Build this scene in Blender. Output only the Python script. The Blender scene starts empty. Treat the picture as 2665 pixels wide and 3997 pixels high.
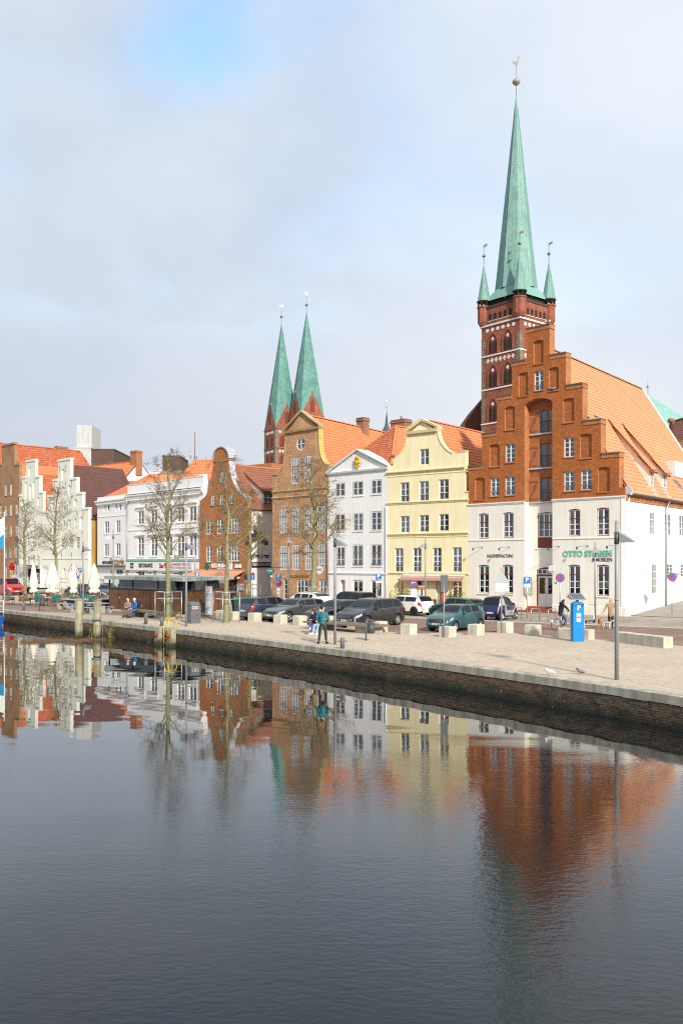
import bpy,bmesh,math,random
import numpy as np
from mathutils import Vector,Matrix
from mathutils.geometry import tessellate_polygon
R = math.radians
random.seed(7)
SC = bpy.context.scene
COL = SC.collection
# ------------------------------------------------------------------ camera
FPX,CX,HOR,CH = 3400.0,1332.5,2188.0,3.9      # focal length in photo pixels, centre, horizon row, eye height
cam_d = bpy.data.cameras.new('camera');cam = bpy.data.objects.new('camera',cam_d);COL.objects.link(cam)
cam.location = (0,0,CH);cam.rotation_euler = (R(90),0,0)
cam_d.sensor_fit = 'HORIZONTAL';cam_d.sensor_width = 24.0
cam_d.lens = FPX / 2665 * 24.0
cam_d.shift_y = (HOR - 3997 / 2) / 2665
cam_d.clip_end = 4000;cam_d.clip_start = 0.5
SC.camera = cam
# ------------------------------------------------------------------ sky, sun, exposure
SUN_EL,SUN_AZ = R(31),math.atan2(0.36,-0.933)      # azimuth from +Y towards +X
W = bpy.data.worlds.new('World');SC.world = W;W.use_nodes = True
nt = W.node_tree;nt.nodes.clear()
def wn(t,**k):
    n = nt.nodes.new(t)
    for a,b in k.items(): setattr(n,a,b)
    return n
wl = nt.links.new
sky = wn('ShaderNodeTexSky',sky_type='NISHITA',sun_disc=False,sun_elevation=SUN_EL,sun_rotation=SUN_AZ,dust_density=0.6,ozone_density=1.5)
tc = wn('ShaderNodeTexCoord');mp = wn('ShaderNodeMapping');mp.inputs['Scale'].default_value = (1.0,1.0,1.9)
wl(tc.outputs['Generated'],mp.inputs['Vector'])
def wnoise(scale,det,rough,off,dist=0.0):
    m = wn('ShaderNodeMapping');m.inputs['Location'].default_value = off;wl(mp.outputs[0],m.inputs[0])
    n = wn('ShaderNodeTexNoise');n.inputs['Scale'].default_value = scale;n.inputs['Detail'].default_value = det
    n.inputs['Roughness'].default_value = rough;n.inputs['Distortion'].default_value = dist;wl(m.outputs[0],n.inputs['Vector']);return n
def wramp(src,a,b,ca=(0,0,0,1),cb=(1,1,1,1)):
    r = wn('ShaderNodeValToRGB');r.color_ramp.interpolation = 'EASE';e = r.color_ramp.elements
    e[0].position = a;e[0].color = ca;e[1].position = b;e[1].color = cb;wl(src,r.inputs[0]);return r
n1 = wnoise(4.2,8,0.52,(3.35,0.2,1.64),0.25)
n2 = wnoise(2.0,7,0.5,(1.7,4.1,0.6),0.35)
cl_col = wramp(n2.outputs['Fac'],0.34,0.64,(3.75,4.45,5.45,1),(4.75,5.2,5.8,1))
sx = wn('ShaderNodeSeparateXYZ');wl(tc.outputs['Generated'],sx.inputs[0])
# towards the horizon the cloud layer turns into pale warm haze
hz = wramp(sx.outputs['Z'],0.0,0.40,(1,1,1,1),(0,0,0,1))
hm = wn('ShaderNodeMath',operation='MULTIPLY');hm.inputs[1].default_value = 0.8;wl(hz.outputs[0],hm.inputs[0])
mix1 = wn('ShaderNodeMixRGB');wl(hm.outputs[0],mix1.inputs[0]);ccx = wramp(sx.outputs['X'],0.0,1.0,(.90,.91,.93,1),(1.12,1.1,1.07,1));clx = wn('ShaderNodeMixRGB',blend_type='MULTIPLY');clx.inputs[0].default_value = 1;wl(cl_col.outputs[0],clx.inputs[1]);wl(ccx.outputs[0],clx.inputs[2]);wl(clx.outputs[0],mix1.inputs[1]);hcol = wramp(sx.outputs['X'],0.0,1.0,(3.9,4.2,4.7,1),(5.5,5.55,5.65,1));hx = wn('ShaderNodeMapRange');hx.inputs['From Min'].default_value = -.38;hx.inputs['From Max'].default_value = .34;wl(sx.outputs['X'],hx.inputs[0]);wl(hx.outputs[0],hcol.inputs[0]);wl(hx.outputs[0],ccx.inputs[0]);wl(hcol.outputs[0],mix1.inputs[2])   # paler towards the sun's side
# gap in the thin cloud where blue sky shows, ragged by noise
vd_ = wn('ShaderNodeVectorMath',operation='DISTANCE');wl(tc.outputs['Generated'],vd_.inputs[0]);vd_.inputs[1].default_value = (-.128,.852,.508)
gp = wn('ShaderNodeMath',operation='MULTIPLY_ADD');wl(n1.outputs['Fac'],gp.inputs[0]);gp.inputs[1].default_value = .34;wl(vd_.outputs['Value'],gp.inputs[2])
gap = wramp(gp.outputs[0],0.15,0.275,(1,1,1,1),(0,0,0,1))
thin = wramp(n1.outputs['Fac'],0.36,0.56,(.86,.86,.86,1),(1,1,1,1))
cv = wn('ShaderNodeMath',operation='MULTIPLY_ADD');wl(gap.outputs[0],cv.inputs[0]);cv.inputs[1].default_value = -.66;wl(thin.outputs[0],cv.inputs[2])
cov2 = wn('ShaderNodeMath',operation='MAXIMUM');hz2 = wramp(sx.outputs['Z'],0.22,0.46,(1,1,1,1),(0,0,0,1));wl(cv.outputs[0],cov2.inputs[0]);wl(hz2.outputs[0],cov2.inputs[1])
skm = wn('ShaderNodeMixRGB',blend_type='MULTIPLY');skm.inputs[0].default_value = 1;wl(sky.outputs[0],skm.inputs[1]);skm.inputs[2].default_value = (2.1,2.35,2.25,1)
mix2 = wn('ShaderNodeMixRGB');wl(cov2.outputs[0],mix2.inputs[0]);wl(skm.outputs[0],mix2.inputs[1]);wl(mix1.outputs[0],mix2.inputs[2])
bg = wn('ShaderNodeBackground');bg.inputs['Strength'].default_value = 0.15;wl(mix2.outputs[0],bg.inputs[0])
wo = wn('ShaderNodeOutputWorld');wl(bg.outputs[0],wo.inputs[0])
sd = bpy.data.lights.new('sun','SUN');sd.energy = 5.0;sd.angle = R(3.0);sd.color = (1.0,0.93,0.82)
sun = bpy.data.objects.new('sun',sd);COL.objects.link(sun)
sdir = Vector((math.sin(SUN_AZ) * math.cos(SUN_EL),math.cos(SUN_AZ) * math.cos(SUN_EL),math.sin(SUN_EL)))
sun.rotation_euler = sdir.to_track_quat('Z','Y').to_euler();sun.location = sdir * 300
vs = SC.view_settings;vs.view_transform = 'Standard';vs.look = 'None';vs.exposure = 0.08;vs.gamma = 1.0;vs.use_curve_mapping = False
SC.cycles.max_bounces = 6;SC.cycles.transparent_max_bounces = 8;SC.cycles.use_denoising = False;SC.cycles.filter_width = 1.15
SC.cycles.sample_clamp_indirect = 6.0;SC.cycles.caustics_reflective = False;SC.cycles.caustics_refractive = False
# ------------------------------------------------------------------ pixels to places
CROP = {0: (0,0,1),1: (0,1680,.34008),2: (380,1680,.34008),3: (760,1560,.39127),4: (1240,1560,.39113),
        5: (1800,1200,.40816),6: (1800,1900,.55166),7: (1840,200,.4674),8: (1000,1140,.29762),9: (2200,1380,.29656),
        10: (900,2200,.31888),11: (1300,2200,.38265),12: (1860,2260,.38265),13: (0,2200,.44643)}
def px(c,x,y): a = CROP[c];return a[0] + x * a[2],a[1] + y * a[2]
def at(c,x,y,d):                                   # a point seen at that pixel, at depth d
    x,y = px(c,x,y);return Vector(((x - CX) / FPX * d,d,CH + (HOR - y) / FPX * d))
def gnd(c,x,y,z=0.0):                              # the ground point seen at that pixel
    x,y = px(c,x,y);d = (CH - z) * FPX / (y - HOR);return Vector(((x - CX) / FPX * d,d,z))
# ------------------------------------------------------------------ object helpers
def inside(P,x,y):
    c = False;n = len(P)
    for i in range(n):
        (x0,y0),(x1,y1) = P[i],P[(i + 1) % n]
        if (y0 > y) != (y1 > y) and x < x0 + (y - y0) / (y1 - y0) * (x1 - x0): c = not c
    return c
def link(o,parent=None):
    COL.objects.link(o)
    if parent is not None: o.parent = parent
    return o
def tag(o,label,cat,group=None):
    o['label'] = label;o['category'] = cat
    if group: o['group'] = group
    return o
def empty(name,loc=(0,0,0),rz=0.0,label=None,cat=None,group=None,parent=None):
    o = bpy.data.objects.new(name,None);o.empty_display_size = 0.2;link(o,parent);o.location = loc;o.rotation_euler = (0,0,rz)
    if label: tag(o,label,cat,group)
    return o
def kids(o): return [c for c in COL.objects if c.parent is o]
def copy_tree(o,parent=None,_map=None):
    if _map is None:
        _map = {}
        for c in COL.objects:
            if c.parent is not None: _map.setdefault(c.parent.name,[]).append(c)
    c = o.copy();COL.objects.link(c);c.parent = parent
    for ch in _map.get(o.name,[]): copy_tree(ch,c,_map)
    return c
class MB:
    def __init__(s): s.v = [];s.f = [];s.m = [];s.sm = []
    def add(s,vs,fs,mi=0,smooth=False):
        b = len(s.v);s.v += [tuple(v) for v in vs]
        for f in fs: s.f.append(tuple(b + i for i in f));s.m.append(mi);s.sm.append(smooth)
        return s
    def box(s,x0,y0,z0,x1,y1,z1,mi=0):
        return s.add([(x0,y0,z0),(x1,y0,z0),(x1,y1,z0),(x0,y1,z0),(x0,y0,z1),(x1,y0,z1),(x1,y1,z1),(x0,y1,z1)],
                     [(0,3,2,1),(4,5,6,7),(0,1,5,4),(1,2,6,5),(2,3,7,6),(3,0,4,7)],mi)
    def hexa(s,p,mi=0):                              # 4 bottom points, 4 top points
        return s.add(p,[(0,3,2,1),(4,5,6,7),(0,1,5,4),(1,2,6,5),(2,3,7,6),(3,0,4,7)],mi)
    def bevbox(s,x0,y0,z0,x1,y1,z1,b=.02,mi=0):
        lo = [(x0,y0),(x1,y0),(x1,y1),(x0,y1)];li = [(x0 + b,y0 + b),(x1 - b,y0 + b),(x1 - b,y1 - b),(x0 + b,y1 - b)]
        vs = [(x,y,z0) for x,y in lo] + [(x,y,z1 - b) for x,y in lo] + [(x,y,z1) for x,y in li]
        fs = [(0,3,2,1),(8,9,10,11)]
        for k in range(4):
            q = (k + 1) % 4;fs += [(k,q,4 + q,4 + k),(4 + k,4 + q,8 + q,8 + k)]
        return s.add(vs,fs,mi)
    def bar(s,a,b,w,h=None,mi=0,up=(0,0,1)):   # square bar between two points
        a = Vector(a);b = Vector(b);h = h or w;d = (b - a).normalized();u = Vector(up)
        if abs(d.dot(u)) > .98: u = Vector((0,1,0))
        x = d.cross(u).normalized() * w / 2;y = x.cross(d).normalized() * h / 2
        return s.hexa([a - x - y,a + x - y,a + x + y,a - x + y,b - x - y,b + x - y,b + x + y,b - x + y],mi)
    def tube(s,pts,rad,n=8,mi=0,cap=True,smooth=True):
        pts = [Vector(p) for p in pts];rs = rad if isinstance(rad,(list,tuple)) else [rad] * len(pts)
        rings = [];ref = Vector((0,0,1))
        for i,p in enumerate(pts):
            d = (pts[min(i + 1,len(pts) - 1)] - pts[max(i - 1,0)]).normalized()
            if abs(d.dot(ref)) > .95: ref = Vector((1,0,0)) if abs(d.x) < .9 else Vector((0,1,0))
            x = d.cross(ref).normalized();y = x.cross(d).normalized();ref = y
            rings.append([p + (x * math.cos(2 * math.pi * k / n) + y * math.sin(2 * math.pi * k / n)) * rs[i] for k in range(n)])
        vs = [v for r in rings for v in r];fs = []
        for i in range(len(pts) - 1):
            for k in range(n): fs.append((i * n + k,i * n + (k + 1) % n,(i + 1) * n + (k + 1) % n,(i + 1) * n + k))
        s.add(vs,fs,mi,smooth)
        if cap: s.add(rings[0][::-1],[tuple(range(n))],mi);s.add(rings[-1],[tuple(range(n))],mi)
        return s
    def lathe(s,prof,n=16,c=(0,0,0),mi=0,smooth=True,axis='z',sq=(1,1),cap=True):
        vs = []
        for r,z in prof:
            for k in range(n):
                a = 2 * math.pi * k / n;p = (r * math.cos(a) * sq[0],r * math.sin(a) * sq[1],z)
                if axis == 'y': p = (p[0],p[2],p[1])
                if axis == 'x': p = (p[2],p[0],p[1])
                vs.append((c[0] + p[0],c[1] + p[1],c[2] + p[2]))
        fs = []
        for i in range(len(prof) - 1):
            for k in range(n): fs.append((i * n + k,i * n + (k + 1) % n,(i + 1) * n + (k + 1) % n,(i + 1) * n + k))
        s.add(vs,fs,mi,smooth)
        L = (len(prof) - 1) * n
        if cap: s.add(vs[:n][::-1],[tuple(range(n))],mi);s.add(vs[L:],[tuple(range(n))],mi)
        return s
    def prism(s,poly,y0,y1,mi=0,plane='xz'):      # polygon extruded along y (or z for plane xy)
        n = len(poly)
        if plane == 'xz': vs = [(a,y0,b) for a,b in poly] + [(a,y1,b) for a,b in poly]
        elif plane == 'yz': vs = [(y0,a,b) for a,b in poly] + [(y1,a,b) for a,b in poly]
        else: vs = [(a,b,y0) for a,b in poly] + [(a,b,y1) for a,b in poly]
        tri = tessellate_polygon([[Vector((a,b,0)) for a,b in poly]])
        fs = [tuple(t) for t in tri] + [tuple(i + n for i in t[::-1]) for t in tri]
        fs += [(k,(k + 1) % n,n + (k + 1) % n,n + k) for k in range(n)]
        return s.add(vs,fs,mi)
    def ellipsoid(s,c,r,n=12,m=8,mi=0,rot=None):
        vs = [];
        for i in range(m + 1):
            t = math.pi * i / m
            for k in range(n):
                a = 2 * math.pi * k / n;p = Vector((r[0] * math.sin(t) * math.cos(a),r[1] * math.sin(t) * math.sin(a),r[2] * math.cos(t)))
                if rot is not None: p = rot @ p
                vs.append(Vector(c) + p)
        fs = [(i * n + k,(i + 1) * n + k,(i + 1) * n + (k + 1) % n,i * n + (k + 1) % n) for i in range(m) for k in range(n)]
        return s.add(vs,fs,mi,True)
    def mesh(s,name,mats):
        me = bpy.data.meshes.new(name);me.from_pydata(s.v,[],s.f)
        if not isinstance(mats,(list,tuple)): mats = [mats]
        for m in mats: me.materials.append(m)
        me.polygons.foreach_set('material_index',s.m);me.polygons.foreach_set('use_smooth',s.sm)
        bm = bmesh.new();bm.from_mesh(me);bmesh.ops.remove_doubles(bm,verts=bm.verts,dist=1e-5);bmesh.ops.recalc_face_normals(bm,faces=bm.faces);bm.to_mesh(me);bm.free()
        me.update();return me
    def build(s,name,mats,parent=None,loc=(0,0,0),rot=(0,0,0)):
        o = bpy.data.objects.new(name,s.mesh(name,mats));o.location = loc;o.rotation_euler = rot
        return link(o,parent)
def inst(name,me,parent,loc,rot=(0,0,0),scale=(1,1,1)):
    o = bpy.data.objects.new(name,me);o.location = loc;o.rotation_euler = rot;o.scale = scale
    return link(o,parent)
def struct(o): o['kind'] = 'structure';return o
def stuff(o): o['kind'] = 'stuff';return o
def world_of(o):
    m = Matrix()
    while o is not None: m = o.matrix_basis @ m;o = o.parent
    return m
def field(name,me,mats,places,parent,n_ind=300,smooth=False):
    """places: list of (Vector origin, 3x3 Matrix). The nearest n_ind become objects sharing one mesh, the rest one stuff mesh."""
    mw0 = world_of(parent)
    def rank(i):
        p = mw0 @ places[i][0];k = abs(p.x / max(p.y,1))
        return p.y + (500 if k > .39 or p.y < 5 else 0)
    if n_ind:
        key = sorted(range(len(places)),key=rank)
    else: key = list(range(len(places)))
    for i in key[:n_ind]:
        p,m = places[i];o = bpy.data.objects.new(name,me);mw = m.to_4x4();mw.translation = p;o.matrix_basis = mw;link(o,parent)
    rest = key[n_ind:]
    if not rest: return None
    bv = np.array([v.co[:] for v in me.vertices]);nf = len(me.polygons);nv = len(bv)
    mm = np.array([[list(r) for r in places[i][1]] for i in rest]);pp = np.array([places[i][0][:] for i in rest])
    V = np.einsum('nij,kj->nki',mm,bv) + pp[:,None,:]
    lt = np.array([p.loop_total for p in me.polygons]);li = np.zeros(len(me.loops),int);me.loops.foreach_get('vertex_index',li)
    n = len(rest);out = bpy.data.meshes.new(name);out.vertices.add(n * nv);out.vertices.foreach_set('co',V.reshape(-1).astype(np.float32))
    out.loops.add(n * len(li));out.loops.foreach_set('vertex_index',(li[None] + (np.arange(n) * nv)[:,None]).reshape(-1).astype(np.int32))
    tot = np.tile(lt,n);out.polygons.add(n * nf);out.polygons.foreach_set('loop_start',np.concatenate([[0],np.cumsum(tot)[:-1]]).astype(np.int32))
    sm = np.zeros(nf,bool);me.polygons.foreach_get('use_smooth',sm);out.polygons.foreach_set('use_smooth',np.tile(sm,n))
    for m in me.materials: out.materials.append(m)
    out.update(calc_edges=True);out.validate()
    o = bpy.data.objects.new(name,out);link(o,parent);return stuff(o)
# ------------------------------------------------------------------ materials
MATS = {}
def mat(name,col,rough=.8,var=.12,scale=2.0,bump=0.0,bscale=30.0,metal=0.0,spec=.4,isl=0.0,col2=None,streak=0.0,col3=None,patch=.5,emit=0,coat=0):
    if name in MATS: return MATS[name]
    m = bpy.data.materials.new(name);m.use_nodes = True;t = m.node_tree;n = t.nodes;b = n['Principled BSDF'];L = t.links.new
    b.inputs['Roughness'].default_value = rough;b.inputs['Metallic'].default_value = metal;b.inputs['Specular IOR Level'].default_value = spec
    if coat: b.inputs['Coat Weight'].default_value = coat;b.inputs['Coat Roughness'].default_value = .04
    g = n.new('ShaderNodeNewGeometry');src = g.outputs['Position']
    c1 = tuple(max(0,x * (1 - var)) for x in col);c2 = col2 or tuple(min(1,x * (1 + var)) for x in col)
    no = n.new('ShaderNodeTexNoise');no.inputs['Scale'].default_value = scale;no.inputs['Detail'].default_value = 6;no.inputs['Roughness'].default_value = .62;L(src,no.inputs['Vector'])
    rp = n.new('ShaderNodeValToRGB');e = rp.color_ramp.elements;e[0].position = .3;e[1].position = .7;e[0].color = (*c1,1);e[1].color = (*c2,1);L(no.outputs['Fac'],rp.inputs[0])
    out = rp.outputs[0]
    if isl:
        oi = n.new('ShaderNodeObjectInfo');ad = n.new('ShaderNodeMath');ad.operation = 'ADD';L(g.outputs['Random Per Island'],ad.inputs[0]);L(oi.outputs['Random'],ad.inputs[1])
        fr = n.new('ShaderNodeMath');fr.operation = 'FRACT';L(ad.outputs[0],fr.inputs[0])
        r2 = n.new('ShaderNodeValToRGB');e = r2.color_ramp.elements;e[0].position = 0;e[1].position = 1
        e[0].color = (*[x * (1 - isl) for x in col],1);e[1].color = (*[min(1,x * (1 + isl * .8)) for x in col],1)
        if col3: k = r2.color_ramp.elements.new(.5);k.color = (*col,1);k = r2.color_ramp.elements.new(.85);k.color = (*col3,1)
        L(fr.outputs[0],r2.inputs[0])
        mx = n.new('ShaderNodeMixRGB');mx.inputs[0].default_value = 1 - patch;L(out,mx.inputs[1]);L(r2.outputs[0],mx.inputs[2]);out = mx.outputs[0]
    if streak:
        mp = n.new('ShaderNodeMapping');mp.inputs['Scale'].default_value = (2.2,2.2,.22);L(src,mp.inputs[0])
        n3 = n.new('ShaderNodeTexNoise');n3.inputs['Scale'].default_value = 1.6;n3.inputs['Detail'].default_value = 7;L(mp.outputs[0],n3.inputs['Vector'])
        r3 = n.new('ShaderNodeValToRGB');e = r3.color_ramp.elements;e[0].position = .36;e[1].position = .62;k = 1 - streak;e[0].color = (k,k * .98,k * .94,1);e[1].color = (1,1,1,1);L(n3.outputs['Fac'],r3.inputs[0])
        mx = n.new('ShaderNodeMixRGB');mx.blend_type = 'MULTIPLY';mx.inputs[0].default_value = 1;L(out,mx.inputs[1]);L(r3.outputs[0],mx.inputs[2]);out = mx.outputs[0]
    L(out,b.inputs['Base Color'])
    if emit: L(out,b.inputs['Emission Color']);b.inputs['Emission Strength'].default_value = emit
    if bump:
        nb = n.new('ShaderNodeTexNoise');nb.inputs['Scale'].default_value = bscale;nb.inputs['Detail'].default_value = 4;L(src,nb.inputs['Vector'])
        bp = n.new('ShaderNodeBump');bp.inputs['Strength'].default_value = bump;bp.inputs['Distance'].default_value = .02;L(nb.outputs['Fac'],bp.inputs['Height']);L(bp.outputs[0],b.inputs['Normal'])
    MATS[name] = m;return m
def glass_mat(name,tint=(.75,.8,.82),refl=.09):
    m = bpy.data.materials.new(name);m.use_nodes = True;t = m.node_tree;n = t.nodes;n.clear();L = t.links.new
    o = n.new('ShaderNodeOutputMaterial');tr = n.new('ShaderNodeBsdfTransparent');tr.inputs[0].default_value = (*tint,1)
    gl = n.new('ShaderNodeBsdfGlossy');gl.inputs['Roughness'].default_value = .02;gl.inputs[0].default_value = (.9,.95,1,1)
    lw = n.new('ShaderNodeLayerWeight');lw.inputs[0].default_value = .28
    ma = n.new('ShaderNodeMath');ma.operation = 'MAXIMUM';ma.inputs[1].default_value = refl;L(lw.outputs['Fresnel'],ma.inputs[0])
    g = n.new('ShaderNodeNewGeometry');no = n.new('ShaderNodeTexNoise');no.inputs['Scale'].default_value = 1.3;L(g.outputs['Position'],no.inputs['Vector'])
    bp = n.new('ShaderNodeBump');bp.inputs['Strength'].default_value = .12;bp.inputs['Distance'].default_value = .1;L(no.outputs['Fac'],bp.inputs['Height']);L(bp.outputs[0],gl.inputs['Normal'])
    mx = n.new('ShaderNodeMixShader');L(ma.outputs[0],mx.inputs[0]);L(tr.outputs[0],mx.inputs[1]);L(gl.outputs[0],mx.inputs[2]);L(mx.outputs[0],o.inputs[0])
    MATS[name] = m;return m
GLASS = glass_mat('window_glass',refl=.15);
WHITEP = mat('white_paint',(.78,.78,.76),.45,.03)
GREYM = mat('galvanised_steel',(.42,.44,.46),.42,.1,metal=.6)
DARKM = mat('dark_steel',(.09,.1,.11),.45,.1,metal=.3)
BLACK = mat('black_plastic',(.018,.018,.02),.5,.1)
ROOM = mat('dark_room',(.055,.057,.062),.9,.3)
CURT = mat('net_curtain',(.62,.62,.6),.9,.08,scale=14)
LEAD = mat('lead_flashing',(.5,.52,.55),.5,.12)
TMP = bpy.data.scenes.new('workbench')               # holds single curves while they turn into meshes; removed at the end
def to_mesh(o):
    TMP.collection.objects.link(o)
    with bpy.context.temp_override(scene=TMP,view_layer=TMP.view_layers[0]):
        dg = bpy.context.evaluated_depsgraph_get();me = bpy.data.meshes.new_from_object(o.evaluated_get(dg))
    bpy.data.objects.remove(o);return me
def text(body,size,parent,loc,rot,m,ext=.01,off=0.0,name='lettering',align='CENTER',sx=1.0,shear=0.0,sp=1.0):
    cu = bpy.data.curves.new(name,'FONT');cu.body = body;cu.size = size;cu.extrude = ext;cu.offset = off;cu.align_x = align;cu.align_y = 'CENTER';cu.shear = shear;cu.space_character = sp;cu.resolution_u = 3
    me = to_mesh(bpy.data.objects.new('t',cu));bpy.data.curves.remove(cu)
    me.materials.clear();me.materials.append(m);return inst(name,me,parent,loc,rot,(sx,1,1))
FR = (R(90),0,0)                                    # lettering on a front that faces local -y
# ================================================================== the setting: water, quay, paving, streets
def lerp(a,b,t): return a + (b - a) * t
def water_mat():
    m = bpy.data.materials.new('river_water');m.use_nodes = True;t = m.node_tree;n = t.nodes;n.clear();L = t.links.new
    g = n.new('ShaderNodeNewGeometry')
    def noise(scale,sy,det,rot=0.0,rough=.5):
        mp = n.new('ShaderNodeMapping');mp.inputs['Rotation'].default_value = (0,0,rot);mp.inputs['Scale'].default_value = (1,sy,1);L(g.outputs['Position'],mp.inputs[0])
        x = n.new('ShaderNodeTexNoise');x.inputs['Scale'].default_value = scale;x.inputs['Detail'].default_value = det;x.inputs['Roughness'].default_value = rough;L(mp.outputs[0],x.inputs['Vector']);return x.outputs['Fac']
    def math2(op,a,v):
        x = n.new('ShaderNodeMath');x.operation = op;L(a,x.inputs[0])
        if isinstance(v,float): x.inputs[1].default_value = v
        else: L(v,x.inputs[1])
        return x.outputs[0]
    swell = noise(.36,3.0,0,R(8));mid = noise(1.5,2.4,1,R(-6));fine = noise(6.0,2.0,3,R(12),.55)
    sp = n.new('ShaderNodeSeparateXYZ');L(g.outputs['Position'],sp.inputs[0])
    mr = n.new('ShaderNodeMapRange');mr.inputs['From Min'].default_value = 8;mr.inputs['From Max'].default_value = 27;mr.inputs['To Min'].default_value = 1.0;mr.inputs['To Max'].default_value = .01;mr.interpolation_type = 'SMOOTHSTEP';L(sp.outputs['Y'],mr.inputs[0])
    gust = n.new('ShaderNodeMapRange');gust.inputs['From Min'].default_value = .38;gust.inputs['From Max'].default_value = .62;gust.inputs['To Min'].default_value = .55;gust.inputs['To Max'].default_value = 1.2;L(noise(.09,1.5,2),gust.inputs[0])
    amp = math2('MULTIPLY',mr.outputs[0],gust.outputs[0])
    micro = noise(15.0,1.8,2,R(-15),.5)
    h = math2('ADD',math2('MULTIPLY',math2('MULTIPLY',micro,.0013),amp),math2('ADD',math2('ADD',math2('MULTIPLY',swell,.0042),math2('MULTIPLY',math2('MULTIPLY',mid,.0030),math2('ADD',math2('MULTIPLY',amp,1.0),.06))),math2('MULTIPLY',math2('MULTIPLY',fine,.0052),amp)))
    bp = n.new('ShaderNodeBump');bp.inputs['Strength'].default_value = 1.0;bp.inputs['Distance'].default_value = 1.0;L(h,bp.inputs['Height']);gl = n.new('ShaderNodeBsdfGlossy');gl.inputs['Roughness'].default_value = 0.0;L(bp.outputs[0],gl.inputs['Normal']);di = n.new('ShaderNodeBsdfDiffuse');di.inputs[0].default_value = (.010,.013,.013,1)
    lw = n.new('ShaderNodeLayerWeight');lw.inputs[0].default_value = .5;L(bp.outputs[0],lw.inputs['Normal']);rp = n.new('ShaderNodeValToRGB');e = rp.color_ramp.elements;e[0].position = 0;e[0].color = (.02,.02,.02,1);e[1].position = 1;e[1].color = (1,1,1,1)
    for q,v in ((.30,.035),(.53,.095),(.64,.21),(.73,.40),(.88,.80)): k = e.new(q);k.color = (v,v,v,1)
    L(lw.outputs['Facing'],rp.inputs[0]);mx = n.new('ShaderNodeMixShader');L(rp.outputs[0],mx.inputs[0]);L(di.outputs[0],mx.inputs[1]);L(gl.outputs[0],mx.inputs[2]);o = n.new('ShaderNodeOutputMaterial');L(mx.outputs[0],o.inputs[0])
    return m
WZ = -.95
# quay edge, right to left, from the ground seen along its upper edge
QP = [Vector((34,-14,0)),Vector((22,4,0)),Vector((14.6,16.6,0)),gnd(0,2665,2725),gnd(0,2022,2631),gnd(0,1275,2532),gnd(0,595,2447),gnd(0,68,2388)]
dl = (QP[-1] - QP[-2]).normalized();QP += [QP[-1] + dl * 60,QP[-1] + dl * 260]
def resample(P,step):                                # Catmull-Rom, then even steps
    pts = []
    for i in range(len(P) - 1):
        a,b,c,d = P[max(i - 1,0)],P[i],P[i + 1],P[min(i + 2,len(P) - 1)]
        k = max(4,int((c - b).length / .5)) if (c - b).length < 70 else 4
        for j in range(k):
            t = j / k;pts.append(.5 * ((2 * b) + (c - a) * t + (2 * a - 5 * b + 4 * c - d) * t * t + (3 * b - a - 3 * c + d) * t ** 3) if (c - b).length < 70 else lerp(b,c,t))
    pts.append(P[-1]);return pts
QL = resample(QP,.5)
def inland(p,tan): return Vector((-tan.y,tan.x,0)) * -1 if Vector((-tan.y,tan.x,0)).x < 0 else Vector((-tan.y,tan.x,0))
wm = MB();wm.add([(-700,-300,WZ),(300,-300,WZ),(300,900,WZ),(-700,900,WZ)],[(0,1,2,3)])
struct(wm.build('water',water_mat()))
# ground: clinker paving
def paving_mat(name,c1,c2,mort,rot,bw=.21,bh=.105,off=.5,dark=.5):
    m = bpy.data.materials.new(name);m.use_nodes = True;t = m.node_tree;n = t.nodes;b = n['Principled BSDF'];L = t.links.new;b.inputs['Roughness'].default_value = .85;b.inputs['Specular IOR Level'].default_value = .25
    g = n.new('ShaderNodeNewGeometry');mp = n.new('ShaderNodeMapping');mp.inputs['Rotation'].default_value = (0,0,rot);L(g.outputs['Position'],mp.inputs[0])
    bk = n.new('ShaderNodeTexBrick');bk.inputs['Scale'].default_value = 1;bk.inputs['Brick Width'].default_value = bw;bk.inputs['Row Height'].default_value = bh;bk.inputs['Mortar Size'].default_value = .007;bk.inputs['Bias'].default_value = -.1
    bk.inputs['Color1'].default_value = (*c1,1);bk.inputs['Color2'].default_value = (*c2,1);bk.inputs['Mortar'].default_value = (*mort,1);L(mp.outputs[0],bk.inputs['Vector'])
    no = n.new('ShaderNodeTexNoise');no.inputs['Scale'].default_value = .35;no.inputs['Detail'].default_value = 8;no.inputs['Roughness'].default_value = .65;L(g.outputs['Position'],no.inputs['Vector'])
    rp = n.new('ShaderNodeValToRGB');e = rp.color_ramp.elements;e[0].position = .34;e[1].position = .6;e[0].color = (dark,dark * .97,dark * .92,1);e[1].color = (1,1,1,1);L(no.outputs['Fac'],rp.inputs[0])
    mx = n.new('ShaderNodeMixRGB');mx.blend_type = 'MULTIPLY';mx.inputs[0].default_value = 1;L(bk.outputs['Color'],mx.inputs[1]);L(rp.outputs[0],mx.inputs[2]);L(mx.outputs[0],b.inputs['Base Color'])
    bp = n.new('ShaderNodeBump');bp.inputs['Strength'].default_value = .4;bp.inputs['Distance'].default_value = .01;bp.invert = True;L(bk.outputs['Fac'],bp.inputs['Height']);L(bp.outputs[0],b.inputs['Normal'])
    return m
PAV = paving_mat('quay_clinker',(.56,.47,.36),(.44,.35,.265),(.3,.25,.2),R(44),dark=.72)
ROADM = paving_mat('street_clinker',(.36,.235,.18),(.25,.155,.12),(.14,.11,.09),R(44),.2,.1,dark=.7)
WALKM = paving_mat('sidewalk_slabs',(.42,.36,.3),(.34,.29,.24),(.18,.16,.14),R(44),.35,.35,dark=.7)
g = MB();n = len(QL);qv = [(p.x,p.y,0) for p in QL]
far = [Vector((900,-14,0)) ,Vector((900,1500,0)),Vector((-1000,1500,0)),Vector((-1000,QL[-1].y,0))]
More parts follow.
